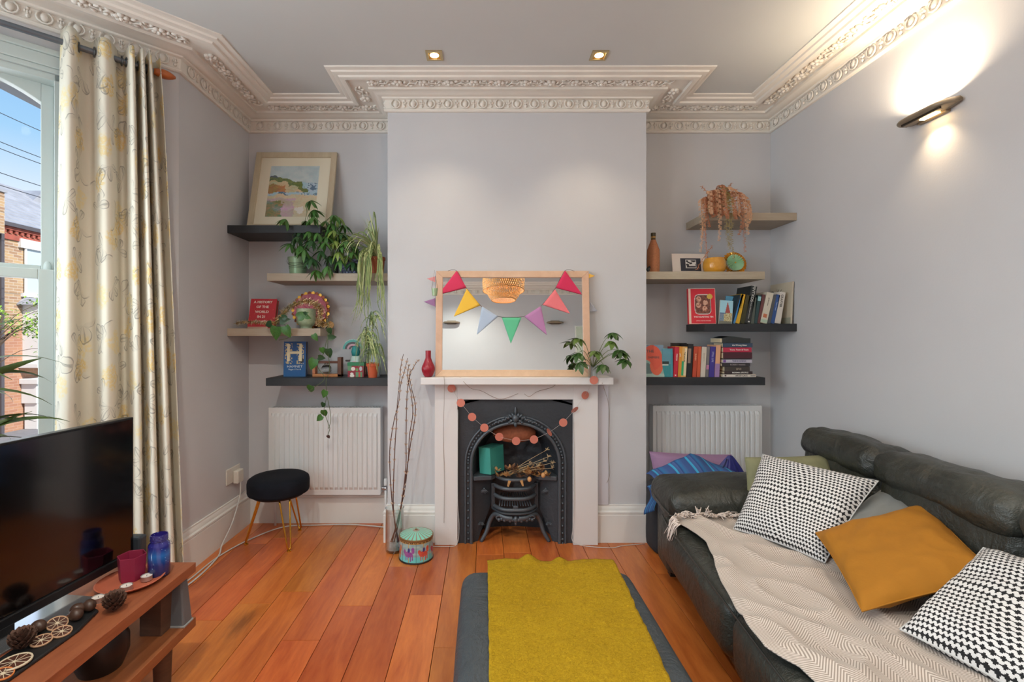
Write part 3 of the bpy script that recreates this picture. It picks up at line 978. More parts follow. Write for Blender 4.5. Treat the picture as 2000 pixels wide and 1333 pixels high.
# ================================================================== SHELVES
m_black = wood('black_stained_wood', (44, 46, 50), (32, 34, 38), .5, (1.5, 10, 10), .05)
m_grey = wood('limed_grey_oak', (176, 163, 144), (160, 146, 126), .55, (1.5, 12, 12), .06)
SF = 3.03
def shelf(x0, x1, zt, m, label, tk=.049):
    mb = MB(); mb.box(0, x1 - x0, 0, YA - SF, -tk, 0)
    o = mb.build('floating_shelf', m, None, bevel=.0015); o.location = (x0, SF, zt)
    return tag(o, label, 'shelf')
L1, L2, L3, L4 = 2.000, 1.694, 1.343, 1.026
e_ = .001
shelf(XL + e_, -1.04, L1, m_black, 'black floating shelf in the left alcove holding the framed seascape')
shelf(-1.381, BX0 - e_, L2, m_grey, 'grey floating shelf in the left alcove holding potted plants')
shelf(XL + e_, -1.04, L3, m_grey, 'grey floating shelf in the left alcove with red book and gold tinsel')
shelf(-1.388, BX0 - e_, L4, m_black, 'black floating shelf above the left radiator')
R1, R2, R3, R4 = 2.080, 1.705, 1.373, 1.030
shelf(1.406, XR - e_, R1, m_grey, 'grey floating shelf, topmost in the right alcove, under the trailing plant')
shelf(BX1 + e_, 1.789, R2, m_grey, 'grey floating shelf in the right alcove with bottle and yellow bowl')
shelf(1.406, XR - e_, R3, m_black, 'black floating shelf against the right wall holding leaning books')
shelf(BX1 + e_, 1.791, R4, m_black, 'black floating shelf above the right radiator holding a book stack')

# ================================================================== RADIATORS
m_rad = mat('radiator_white_enamel', (224, 224, 224), .35)
def radiator(x0, x1, z0, z1, label, valve=True):
    t_ = thing('radiator', label, 'radiator', (x0, YA, 0))
    w = x1 - x0; yf = -.10
    mb = MB(); n = int(w / .0333); st = (w - .03) / n
    # pressed front panel with flutes
    xs = [0, .015]; ys = [0, 0]
    for i in range(n):
        a = .015 + i * st
        for (f, d) in ((.10, 0), (.24, .011), (.76, .011), (.90, 0)):
            xs.append(a + f * st); ys.append(-d + .0)
    xs += [w]; ys += [0]
    zf = [z0, z0 + .035, z0 + .055, z1 - .055, z1 - .035, z1]
    act = [0, 0, 1, 1, 0, 0]
    vs = []
    for z, a in zip(zf, act):
        for x, y in zip(xs, ys): vs.append((x, yf + (y * a) + (0.007 if True else 0), z))
    k = len(xs)
    mb.add(vs, [(j * k + i, j * k + i + 1, (j + 1) * k + i + 1, (j + 1) * k + i) for j in range(5) for i in range(k - 1)])
    mb.build('front_panel', m_rad, t_, smooth=25)
    mb = MB(); mb.box(0.0, w, yf + .0075, yf + .03, z0, z1); mb.box(0.01, w - .01, -.045, -.02, z0 + .01, z1 - .01); mb.build('water_panel', m_rad, t_, bevel=.003)
    mb = MB(); mb.box(-.003, .004, yf + .008, -.02, z0 + .004, z1 + .002); mb.box(w - .004, w + .003, yf + .008, -.02, z0 + .004, z1 + .002); mb.build('side_panel', m_rad, t_, bevel=.002)
    mb = MB()
    mb.box(0, w, yf + .01, yf + .02, z1, z1 + .003); mb.box(0, w, -.03, -.02, z1, z1 + .003)
    for i in range(int(w / .02)): mb.box(.008 + i * .02, .014 + i * .02, yf + .02, -.03, z1 - .002, z1 + .002)
    mb.build('top_grille', m_rad, t_)
    mb = MB(); mb.box(.15, .19, -.02, -.001, z0 + .1, z1 - .1); mb.box(w - .19, w - .15, -.02, -.001, z0 + .1, z1 - .1); mb.build('wall_bracket', m_rad, t_)
    if valve:
        m_chr = mat('chrome', (200, 200, 205), .2, 1)
        v = MB(); v.tube([(w, -.06, z0 + .035), (w + .035, -.06, z0 + .035)], .011, 10); v.ball((w + .03, -.06, z0 + .035), .016, 10, 6)
        vv = v.build('valve', m_chr, t_, smooth=40)
        c = MB(); c.lathe([(.012, 0), (.013, .012), (.013, .04), (.009, .046), (0, .047)], 12, (w + .03, -.06, z0 + .055)); c.build('valve_cap', m_rad, vv, smooth=40)
        c = MB(); c.tube([(w + .03, -.06, z0 + .03), (w + .03, -.06, 0)], .008, 8); c.build('pipe', m_rad, t_, smooth=True)
    c = MB(); c.tube([(-.01 if valve else .03, -.06, z0 + .03), (.03, -.06, z0 + .02), (.03, -.06, 0)], .008, 8); c.build('pipe', m_rad, t_, smooth=True)
    return t_
radiator(PX(524, 3.21), PX(742, 3.21), PZ(968, 3.21), PZ(798, 3.21), 'white panel radiator behind the stool in the left alcove')
radiator(PX(1277, 3.21), PX(1489, 3.21), PZ(966, 3.21), PZ(794, 3.21), 'white panel radiator behind the sofa arm in the right alcove', False)

# ================================================================== CURTAIN + ROD + WINDOW SIDE
RO = C11 + BD * 0 + Vector((-BD.y, BD.x, 0)) * 0
nB = Vector((0.688, -0.725, 0)).normalized()       # into the room from bay wall
def bay(s, off, z): 
    p = C11 + BD * s + nB * off
    return Vector((p.x, p.y, z))
RZ_ = 2.631
rod = thing('curtain_pole', 'grey metal curtain pole with a wooden finial across the bay window', 'curtain pole')
mb = MB(); mb.tube([bay(.118, .09, RZ_), bay(1.22, .09, RZ_)], .0135, 12); mb.build('pole', mat('grey_metal_pole', (105, 112, 120), .4, .6), rod, smooth=40)
mb = MB(); mb.tube([bay(.126 - .095 * k / 8, .09, RZ_) for k in range(9)], .02, 12, rf=lambda k: .006 + .017 * math.sin(PI * min(1, .12 + k * .88)) ** .8)
mb.build('finial', mat('varnished_wood_finial', (178, 96, 44), .35, var=.2, vs=20), rod, smooth=True)
mb = MB(); mb.tube([bay(1.15, 0.0, RZ_), bay(1.15, .09, RZ_)], .008, 8); mb.build('bracket', MATS['grey_metal_pole'], rod, smooth=40)

m_cur = bpy.data.materials.new('floral_linen'); MATS['floral_linen'] = m_cur
t = NT(m_cur)
uv = t.co('UV')
def sprig(scale, seed, kpet, lo, size):
    mp = t.new('ShaderNodeMapping'); t.l.new(uv, mp.inputs[0]); mp.inputs['Location'].default_value = (seed, seed * .7, 0)
    dn = t.new('ShaderNodeTexNoise'); t.l.new(mp.outputs[0], dn.inputs['Vector']); dn.inputs['Scale'].default_value = 14
    dv = t.new('ShaderNodeVectorMath', operation='MULTIPLY_ADD'); t.l.new(dn.outputs['Color'], dv.inputs[0]); dv.inputs[1].default_value = (.035, .035, 0); t.l.new(mp.outputs[0], dv.inputs[2])
    vo = t.new('ShaderNodeTexVoronoi'); vo.voronoi_dimensions = '2D'; vo.inputs['Scale'].default_value = scale; vo.inputs['Randomness'].default_value = .75
    t.l.new(dv.outputs[0], vo.inputs['Vector'])
    sb = t.new('ShaderNodeVectorMath', operation='SUBTRACT')
    t.l.new(dv.outputs[0], sb.inputs[0]); t.l.new(vo.outputs['Position'], sb.inputs[1])
    # position output is in input space
    q = t.xyz(sb.outputs[0]); x, y = q[0], q[1]
    r = t.m('SQRT', t.m('ADD', t.m('MULTIPLY', x, x), t.m('MULTIPLY', y, y)))
    rc = t.xyz(vo.outputs['Color'])
    th = t.m('ADD', t.m('ARCTAN2', y, x), t.m('MULTIPLY', rc[0], 6.28))
    return r, th, rc
# yellow blossom heads
r, th, rc = sprig(4.6, 3.1, 5, 0, 0)
nz = t.noise(uv, 60, 3, .7)
nz2 = t.noise(uv, 18, 3, .6)
edge = t.m('ADD', r, t.m('MULTIPLY', t.m('SUBTRACT', nz2, .5), .07))
blo = t.m('MULTIPLY', t.step(edge, .062, .045), t.step(nz, .38, .55))
yel = t.mix(t.step(rc[1], .3, .7), rgb((222, 190, 110)), rgb((226, 206, 150)))
base = t.mix(t.m('MULTIPLY', blo, .75), rgb((218, 211, 195)), yel)
# grey pencilled leaves
for sd, sc_, kk, amp in ((0.0, 5.2, 2.5, .070), (5.3, 4.4, 1.5, .085)):
    r, th, rc = sprig(sc_, sd, kk, 0, 0)
    co_ = t.m('ABSOLUTE', t.m('COSINE', t.m('MULTIPLY', th, kk)))
    R_ = t.m('MULTIPLY', t.m('POWER', co_, .7), amp)
    ln = t.step(t.m('ABSOLUTE', t.m('SUBTRACT', r, R_)), .0048, .0018)
    vein = t.m('MULTIPLY', t.step(co_, .975, .995), t.step(r, amp * 1.0, amp * .9))
    sector = t.step(t.m('COSINE', th), -.35, -.1)
    allm = t.m('MULTIPLY', t.m('MAXIMUM', ln, t.m('MULTIPLY', vein, .8)), sector)
    fill = t.m('MULTIPLY', t.m('MULTIPLY', t.step(t.m('SUBTRACT', R_, r), 0.0, .01), sector), .14)
    base = t.mix(t.m('MULTIPLY', t.m('MAXIMUM', allm, fill), .66), base, rgb((124, 120, 114)))
t.l.new(base, t.b.inputs['Base Color']); t.b.inputs['Roughness'].default_value = .85
t.bump(t.noise(uv, 400, 2), .06, .002)

cur = thing('curtain', 'cream floral eyelet curtain with yellow blossoms hanging beside the bay window', 'curtain')
def plan_top():
    pts = []
    # from window side (s=.47) to the corner (s=.06)
    ctrl = [(.475, .055), (.455, .13), (.425, .135), (.392, .06), (.352, .045), (.325, .13), (.292, .145), (.262, .10), (.236, .045), (.212, .05), (.197, .150), (.178, .150), (.166, .05), (.156, .05), (.150, .150), (.134, .150), (.127, .05), (.118, .05), (.112, .14), (.10, .14), (.088, .055), (.070, .05), (.055, .12)]
    return ctrl
ct = plan_top()
cb2 = [(.50, .05), (.475, .15), (.43, .16), (.385, .06), (.335, .05), (.300, .16), (.262, .17), (.225, .10), (.205, .05), (.185, .06), (.165, .18), (.135, .19), (.118, .07), (.105, .07), (.090, .20), (.062, .20), (.048, .08), (.036, .08), (.022, .21), (-.008, .21), (-.022, .10), (-.036, .09), (-.055, .20)]
pt_top = smooth_path([(.475 - (.475 - a) * .885, .09 + (b - .09) * .9, 0) for a, b in ct], 6); pt_bot = smooth_path([(.50 - (.50 - a) * .88, b * .9, 0) for a, b in cb2], 6)
NU = len(pt_top) - 1; NV = 60
ulen = [0]
for i in range(NU): ulen.append(ulen[-1] + (pt_bot[i + 1] - pt_bot[i]).length * 1.1)
ZT, ZB = RZ_ + .062, .085
mb = MB()
def cfn(u, v):
    i = int(round(u * NU)); k = v ** .8
    z = ZT + (ZB - ZT) * v
    a, b = pt_top[i], pt_bot[i]
    s_ = a.x + (b.x - a.x) * k; of = a.y + (b.y - a.y) * k
    w = noise.noise(Vector((u * 6, z * 1.3, 1))) * .02 * v
    # the edge nearest the corner flares out towards the hem
    fl_ = max(0, u - .85) / .15 * v ** 1.6 * .0
    return bay(s_ - fl_, of + w, z)
def cuv(u, v): return (ulen[int(round(u * NU))], v * (ZT - ZB))
mb.grid(cfn, NU, NV, uv=cuv)
mb.build('cloth', m_cur, cur, smooth=True, solid=.0015)
m_ey = mat('pewter_eyelet', (95, 98, 102), .35, .9)
for s_ in (.413, .358, .298, .254, .236, .207, .190, .170, .156, .138):
    mb = MB(); c = bay(s_, .09, RZ_)
    ring = [c + Vector((0, 0, 1)) * (.021 * math.sin(a)) + nB * (.021 * math.cos(a)) for a in [2 * PI * i / 16 for i in range(17)]]
    mb.tube(ring, .0035, 6, cap=False); mb.build('eyelet', m_ey, cur, smooth=True)

# socket with cables
so = thing('wall_socket', 'white double wall socket above the skirting beside the left alcove', 'socket', (XL, 3.10, .39))
mb = MB(); mb.box(0, .010, -.09, .075, -.045, .055); mb.build('face_plate', mat('ivory_plastic', (212, 206, 196), .4), so, bevel=.004)
mb = MB(); mb.box(.010, .045, -.02, .055, -.055, .03); mb.build('plug', MATS['ivory_plastic'], so, bevel=.008)
cb3 = MB(); cb3.tube(smooth_path([(XL + .04, 3.12, .34), (XL + .045, 3.10, .25), (XL + .05, 3.0, .12), (XL + .05, 2.88, .03), (XL + .09, 2.75, .008), (XL + .10, 2.45, .006), (XL + .0, 2.2, .006)], 6), .0045, 6)
tag(cb3.build('plug_cable', mat('white_cable', (205, 203, 200), .45), None, smooth=True), 'white cable dropping from the wall socket to the floor', 'cable')
cb3 = MB(); cb3.tube(smooth_path([(-.64, 3.20, .006), (-.9, 3.25, .006), (-1.15, 3.24, .006), (-1.35, 3.21, .006), (-1.48, 3.02, .006), (-1.55, 2.78, .006), (-1.56, 2.5, .006), (-1.6, 2.2, .006)], 6), .004, 6)
tag(cb3.build('floor_cable', MATS['white_cable'], None, smooth=True), 'long white cable lying on the floor along the left skirting', 'cable')

# ================================================================== STOOL
st = thing('velvet_stool', 'round navy velvet stool on gold hairpin legs before the left radiator', 'stool', (-1.285, 2.985, 0))
mb = MB()
mb.lathe([(0, .315), (.165, .315), (.178, .322), (.182, .335), (.183, .385), (.178, .405), (.160, .418), (.12, .424), (.06, .423), (0, .4225)], 48)
mb.build('seat', mat('navy_velvet', (15, 18, 27), .9, var=.3, vs=9, spec=.25), st, smooth=50)
mb = MB(); mb.lathe([(0, .303), (.15, .303), (.16, .316), (0, .316)], 32); mb.build('seat_base', mat('dark_board', (20, 20, 22)), st, smooth=30)
m_gold = mat('brushed_gold', (214, 160, 62), .25, 1.0)
for (fx, fy) in ((-.19, -.03), (.115, -.125), (.06, .185)):
    f = Vector((fx, fy, 0)); tdir = Vector((-fy, fx, 0)).normalized(); top = f * .55
    a = top + tdir * .032; b = top - tdir * .032
    pts = [(a.x, a.y, .305), (fx + tdir.x * .010, fy + tdir.y * .010, .022), (fx, fy, .010), (fx - tdir.x * .010, fy - tdir.y * .010, .022), (b.x, b.y, .305)]
    pts = [Vector(p) for p in pts]
    pp = [pts[0].lerp(pts[1], i / 8) for i in range(8)] + smooth_path(pts[1:4], 4) + [pts[3].lerp(pts[4], i / 8) for i in range(1, 9)]
    mb = MB(); mb.tube(pp, .0052, 8); lg = mb.build('leg', m_gold, st, smooth=True)
    mb = MB(); mb.lathe([(0, 0), (.013, 0), (.013, .005), (.006, .010), (0, .010)], 14, (fx, fy, 0)); mb.build('foot', m_gold, lg, smooth=40)

# ================================================================== TV, BENCH AND WHAT STANDS ON IT
m_bench = wood('bench_wood', (158, 98, 58), (128, 74, 42), .5, (10, 1.0, 10), .1)
BXF, BYE = -1.115, 1.845
bn = thing('media_bench', 'low two-tier plank media bench under the television', 'bench', (BXF, BYE, 0))
for z in (.42, .21):
    mb = MB(); mb.box(-.45, 0, -1.9, 0, z - .036, z); mb.build('plank', m_bench, bn, bevel=.002)
m_blk = wood('dark_block', (98, 70, 50), (74, 50, 34), .6, (3, 3, 12), .1)
for y in (-.125, -1.7):
    for x in (-.13, -.42):
        mb = MB(); mb.box(x, x + .08, y, y + .08, .21, .384); mb.build('block', m_blk, bn, bevel=.003)
        mb = MB(); mb.lathe([(0, 0), (.028, 0), (.034, .174)], 16, (x + .05, y + .05, 0)); mb.build('foot', m_blk, bn, smooth=30)

m_tv = mat('tv_black_glass', (6, 6, 8), .08, coat=1.0)
m_bez = mat('tv_black_plastic', (18, 19, 22), .35)
ta = math.radians(7)
tvd = Vector((math.sin(ta), math.cos(ta), 0))
TVD = 1.80
pc = Vector((PX(262, TVD), TVD, 0))       # far vertical edge
tv = thing('television', 'large black flat screen television on the media bench', 'television', (pc.x, pc.y, 0), -ta)
zb, ztp = PZ(1084, TVD), PZ(815, TVD)
mb = MB(); mb.box(-.035, -.002, -.98, 0, zb, ztp); mb.build('housing', m_bez, tv, bevel=.003)
mb = MB(); mb.box(-.002, .0, -.972, -.008, zb + .022, ztp - .007); mb.build('screen', m_tv, tv)
mb = MB(); mb.box(-.05, .004, -.98, 0, zb - .012, zb + .018); mb.build('speaker_bar', m_bez, tv, bevel=.004)
mb = MB(); mb.box(-.06, .060, -.76, -.205, .4205, .427); mb.build('base_plate', mat('glossy_grey_base', (170, 172, 178), .12, .8), tv, bevel=.002)
mb = MB(); mb.box(-.035, -.012, -.52, -.40, .425, zb + .02); mb.build('neck', m_bez, tv, bevel=.002)

# grey hub standing at the end of the lower plank, black box on the bench behind the screen
hub = thing('wifi_hub', 'grey wedge-shaped router standing on the lower plank end', 'router', (-1.15, 1.80, .21), rotz=.0)
m_hub = mat('grey_router_plastic', (96, 100, 104), .45)
mb = MB()
mb.add([(-.035, -.030, 0), (.035, -.030, 0), (.035, .024, 0), (-.035, .024, 0), (-.018, -.02, .165), (.020, -.02, .165), (.020, .018, .165), (-.018, .018, .165)],
       [(0, 3, 2, 1), (4, 5, 6, 7), (0, 1, 5, 4), (1, 2, 6, 5), (2, 3, 7, 6), (3, 0, 4, 7)])
mb.build('body', m_hub, hub, bevel=.006)
mb = MB(); mb.box(-.038, .038, -.032, .026, -.001, .008); mb.build('rim', mat('pale_rim', (150, 152, 152), .4), hub, bevel=.003)
bx_ = thing('set_top_box', 'small dark box standing upright behind the television edge', 'box', (-1.345, 1.83, .42))
mb = MB(); mb.box(-.05, .045, -.03, .01, 0, .115); mb.build('body', mat('dark_grey_plastic', (50, 56, 62), .4), bx_, bevel=.008)

# blue jar
bj = thing('blue_jar', 'dark blue galaxy painted glass jar at the bench end', 'jar', (PX(309, 1.74), 1.745, .42))
m_bj = bpy.data.materials.new('galaxy_glass'); t = NT(m_bj)
s_ = t.xyz(t.co())
zz = t.m('ADD', s_[2], t.m('MULTIPLY', t.noise(t.co(), 22, 4), .03))
cc = t.ramp(t.m('MULTIPLY', zz, 6.5), [(0.1, rgb((14, 20, 62))), (.4, rgb((20, 50, 120))), (.62, rgb((44, 110, 190))), (.8, rgb((36, 40, 130))), (1.0, rgb((48, 38, 120)))])
vo = t.new('ShaderNodeTexVoronoi'); vo.inputs['Scale'].default_value = 90; t.l.new(t.co(), vo.inputs['Vector'])
cc = t.mix(t.step(vo.outputs['Distance'], .16, .08), cc, rgb((150, 190, 230)))
t.l.new(cc, t.b.inputs['Base Color']); t.b.inputs['Roughness'].default_value = .12; t.b.inputs['Coat Weight'].default_value = .6
mb = MB()
mb.lathe([(0, 0), (.028, 0), (.034, .004), (.035, .012), (.035, .108), (.033, .118), (.027, .125), (.026, .130)], 32)
mb.build('body', m_bj, bj, smooth=40)
mb = MB()
prf = [(.026, .128)]
for i in range(4): prf += [(.029, .131 + i * .005), (.027, .1335 + i * .005)]
prf += [(.028, .150), (.025, .151), (.024, .12)]
mb.lathe(prf, 32); mb.build('threaded_neck', m_bj, bj, smooth=40)

# terracotta dish, hexagonal pot, tealights
dx, dy = PX(256, 1.69), 1.69
dish = thing('terracotta_dish', 'round terracotta dish on the bench holding a magenta pot', 'dish', (dx, dy, .42))
mb = MB(); mb.lathe([(0, 0), (.075, 0), (.096, .010), (.104, .017), (.100, .018), (.090, .011), (.072, .006), (0, .006)], 40)
mb.build('dish_body', mat('terracotta', (180, 96, 70), .6, var=.1, vs=14), dish, smooth=40)
hp = thing('hexagonal_pot', 'magenta hexagonal pot standing in the terracotta dish', 'pot', (dx - .012, dy + .02, .4265), .3)
mb = MB(); mb.lathe([(0, 0), (.040, 0), (.046, .085), (.043, .085), (.037, .008), (0, .008)], 6); mb.build('pot_body', mat('magenta_glaze', (140, 34, 66), .5), hp, bevel=.001)
m_alu = mat('tealight_aluminium', (196, 196, 198), .3, .9); m_wax = mat('white_wax', (226, 218, 212), .5)
def tealight(x, y, z, label):
    t_ = thing('tealight', label, 'candle', (x, y, z), group='tealights on the bench')
    mb = MB(); mb.lathe([(0, 0), (.018, 0), (.019, .016), (.018, .0165), (.0175, .002), (0, .002)], 20); mb.build('cup', m_alu, t_, smooth=40)
    mb = MB(); mb.lathe([(0, .003), (.0172, .003), (.0172, .0135), (.006, .0125), (0, .013)], 20); mb.build('wax', m_wax, t_, smooth=40)
    mb = MB(); mb.tube([(0, 0, .012), (.001, 0, .018)], .0008, 5); mb.build('wick', mat('black_wick', (20, 18, 18)), t_)
tealight(dx + .052, dy + .005, .4285, 'tealight in the terracotta dish, right of the magenta pot')
tealight(dx + .030, dy - .062, .4285, 'tealight at the near edge of the terracotta dish')
tealight(-1.273, 1.572, .42, 'tealight on the bench beside the terracotta dish')

def pinecone_mesh():
    mb = MB()
    n = 60; ga = 2.39996
    for i in range(n):
        k = i / n; z = .006 + .045 * k; r = .026 * math.sin(PI * (.18 + .78 * k)) ** .8
        a = i * ga
        M = T(r * .55 * math.cos(a), r * .55 * math.sin(a), z) @ RZ(a) @ RY(-.5 - .5 * k)
        mb.add([(0, -.005, 0), (r * .9, -.0075, .002), (r * .9 + .004, 0, .006), (r * .9, .0075, .002), (0, .005, 0), (r * .7, 0, .008)], [(0, 1, 5), (1, 2, 5), (2, 3, 5), (3, 4, 5), (4, 0, 5), (0, 4, 3, 2, 1)], M)
    mb.ball((0, 0, .026), (.013, .013, .024), 8, 6)
    return mb.mesh('cone_scales', mat('pinecone_brown', (84, 58, 46), .8, var=.35, vs=60))
me_pc = pinecone_mesh()
def pinecone(x, y, z, s, rot, label):
    t_ = thing('pinecone', label, 'pinecone', (x, y, z), group='pinecones on the bench')
    inst('scales', me_pc, t_, rot @ S(s))
pinecone(-1.176, 1.515, .420, 1.05, RX(0), 'open brown pinecone beside the terracotta dish')
# dark tray runner with dried fruit, nuts and cones
ry = 1.14
tr2 = MB(); tr2.add([(-.055, -.30, 0), (.055, -.30, 0), (.055, .12, 0), (.03, .22, 0), (.0, .235, 0), (-.05, .16, 0), (-.055, -.30, .01), (.055, -.30, .01), (.055, .12, .01), (.03, .22, .01), (.0, .235, .01), (-.05, .16, .01)], [(5, 4, 3, 2, 1, 0), (6, 7, 8, 9, 10, 11)] + [(i, (i + 1) % 6, (i + 1) % 6 + 6, i + 6) for i in range(6)])
tra = tr2.build('dark_tray', mat('dark_slate_tray', (26, 26, 28), .5), None, bevel=.004); tra.location = (-1.255, 1.29, .42); tra.rotation_euler = (0, 0, -.02)
tag(tra, 'long dark tray of dried fruit and cones along the bench front', 'tray')
TZ = .430
pinecone(-1.275, 1.315, TZ, 1.0, RX(.0), 'dark pinecone on the tray between the orange slices')
pinecone(-1.292, 1.235, TZ, .8, RX(.2), 'dark pinecone at the near end of the tray')
m_rind = mat('dried_rind', (190, 150, 118), .6); m_pulp = mat('dried_pulp', (74, 40, 30), .5, var=.4, vs=60); m_pith = mat('dried_pith', (206, 190, 164), .7)
def slice_(x, y, r, label, rind=None, tilt=(0, 0)):
    t_ = thing('dried_orange_slice', label, 'dried fruit', (x, y, TZ + .004), rot=(tilt[0], tilt[1], 0), group='dried orange slices on the tray')
    mb = MB(); mb.lathe([(r, 0), (r * 1.03, .003), (r, .006), (r * .90, .0055), (r * .90, .0005)], 24); mb.build('rind', rind or m_rind, t_, smooth=True)
    mb = MB(); mb.lathe([(0, .001), (r * .90, .001), (r * .90, .0042), (0, .0042)], 24); mb.build('pulp', m_pulp, t_)
    mb = MB()
    for i in range(9):
        mb.box(.003, r * .9, -.0006, .0006, .004, .0052, RZ(i * 2 * PI / 9))
    mb.lathe([(0, .004), (.005, .004), (.004, .0056), (0, .0056)], 10)
    mb.build('segment_skins', m_pith, t_)
slice_(-1.277, 1.425, .026, 'dried orange slice farthest along the tray beside the nuts', tilt=(.2, .3))
slice_(-1.228, 1.385, .024, 'dried orange slice on the tray beside the dark pinecone', tilt=(.1, .15))
slice_(-1.250, 1.345, .025, 'dried orange slice lying nearest the dark pinecone', tilt=(.1, .1))
slice_(-1.238, 1.256, .036, 'large pale-rimmed dried slice at the near end of the tray', m_pith)
slice_(-1.225, 1.212, .022, 'small orange-rimmed dried slice overlapping the large one', mat('orange_rind', (206, 120, 60), .6), tilt=(.0, .25))
me_nut = None
nb = MB(); nb.ball((0, 0, 0), (.021, .018, .018), 14, 10); me_nut = nb.mesh('nut', mat('chestnut_shell', (70, 48, 38), .35, var=.3, vs=30), True)
for (x, y, lb) in ((-1.262, 1.478, 'brown nut at the far end of the tray'), (-1.243, 1.452, 'brown nut in front of the far nut on the tray'), (-1.302, 1.392, 'brown nut beside the dark pinecone on the tray'), (-1.243, 1.500, 'small dark nut lying at the tray tip')):
    o = inst('nut', me_nut, None, T(x, y, TZ + .018) @ RZ(x * 99)); tag(o, lb, 'nut', 'nuts on the tray')
# lower tier: dark round pot, glass tealight holders, bead garland
pt = thing('dark_pot', 'dark round pot on the lower plank under the bench', 'pot', (-1.255, 1.56, .21))
mb = MB(); mb.lathe([(0, 0), (.060, 0), (.078, .045), (.078, .09), (.066, .12), (.060, .12), (.070, .09), (.066, .03), (0, .012)], 32); mb.build('pot_body', mat('dark_brown_glaze', (30, 22, 20), .4), pt, smooth=40)
m_cg = mat('clear_glass', (235, 240, 240), .03, trans=1.0)
for (x, y, lb) in ((-1.165, 1.33, 'clear cut glass on the lower plank nearer the dark pot'), (-1.15, 1.20, 'clear cut glass on the lower plank nearer the camera')):
    g = thing('cut_glass', lb, 'glass', (x, y, .21))
    mb = MB(); mb.lathe([(0, 0), (.026, 0), (.008, .008), (.007, .035), (.026, .055), (.030, .095), (.028, .095), (.024, .058), (0, .040)], 10); mb.build('bowl', m_cg, g)
bd_ = thing('bead_garland', 'dark red and black bead garland on the lower plank', 'garland', (-1.15, 1.06, .215))
rr = random.Random(5)
me_b1 = MB().ball((0, 0, 0), .010, 8, 6).mesh('bead', mat('dark_red_bead', (88, 26, 28), .3), True); me_b2 = MB().ball((0, 0, 0), .012, 8, 6).mesh('bead', mat('black_bead', (22, 24, 28), .25), True)
for i in range(26):
    inst('bead', rr.choice([me_b1, me_b2]), bd_, T(-.02 + .05 * math.sin(i * .8), .12 - i * .013, .009))

# ================================================================== DRACAENA by the window
def blade_mesh(name, L, w, arc_, m, fold=.25, n=12, taper=1.0, twist=0):
    """blade starts at origin going +x at the base angle and bends down; arc_ = (start pitch, end pitch)"""
    mb = MB(); p = Vector((0, 0, 0)); vs = []; fs = []
    for i in range(n + 1):
        k = i / n
        a = arc_[0] + (arc_[1] - arc_[0]) * k ** 1.15
        ww = w * (1 - k ** 3 * taper) * min(1, .35 + k * 4) * .5
        if i == n: ww = w * .03
        up = Vector((-math.sin(a), 0, math.cos(a)))
        vs += [tuple(p + Vector((0, ww, 0)) + up * ww * fold), tuple(p), tuple(p + Vector((0, -ww, 0)) + up * ww * fold)]
        p = p + Vector((math.cos(a), 0, math.sin(a))) * (L / n)
    for i in range(n):
        o = i * 3
        fs += [(o, o + 1, o + 4, o + 3), (o + 1, o + 2, o + 5, o + 4)]
    mb.add(vs, fs)
    return mb.mesh(name, m, True)
m_drac = mat('dracaena_green', (64, 84, 34), .45, var=.3, vs=12)
dr = thing('dracaena_plant', 'spiky dark green potted palm between the television and window', 'plant', (-1.92, 1.52, 0))
mb = MB(); mb.lathe([(0, 0), (.12, 0), (.16, .28), (.15, .28), (.14, .25), (0, .25)], 32); mb.build('pot', mat('white_ceramic', (210, 208, 204), .3), dr, smooth=40)
mb = MB(); mb.tube([(0, 0, .2), (.01, 0, .6), (0, .01, 1.02)], .02, 8, .014); mb.tube([(.03, 0, .2), (.05, .05, .6), (.02, .10, .86)], .015, 8, .012); mb.build('stem', mat('drac_stem', (110, 88, 62), .8), dr, smooth=True)
bm_ = [blade_mesh('leaf', .54, .036, (1.1, -.7), m_drac), blade_mesh('leaf', .48, .034, (.75, -.9), m_drac), blade_mesh('leaf', .46, .032, (1.35, .2), m_drac)]
rr = random.Random(12)
for i in range(34):
    a = i * 2.4
    inst('leaf', bm_[i % 3], dr, T(0, .01, 1.0 + .02 * rr.random()) @ RZ(a) @ RX(rr.uniform(-1.1, 1.1)) @ S(.8 + rr.random() * .35))
for i in range(26):
    a = i * 2.4 + 1
    inst('leaf', bm_[i % 3], dr, T(.02, .10, .84 + .02 * rr.random()) @ RZ(a) @ RX(rr.uniform(-1, 1)) @ S(.62 + rr.random() * .25))
# ================================================================== PRINT HELPER
def print_panel(name, w, h, nx, ny, fn, parent, M, m=None, y=0.0):
    """flat printed panel in local xz plane, x 0..w, z 0..h"""
    mb = MB()
    mb.grid(lambda u, v: (u * w, y, v * h), nx, ny, colfn=fn)
    o = mb.build(name, m or vcol_mat(), parent)
    o.matrix_local = M
    return o
def ell(u, v, cx_, cy_, a, b): return ((u - cx_) / a) ** 2 + ((v - cy_) / b) ** 2 < 1

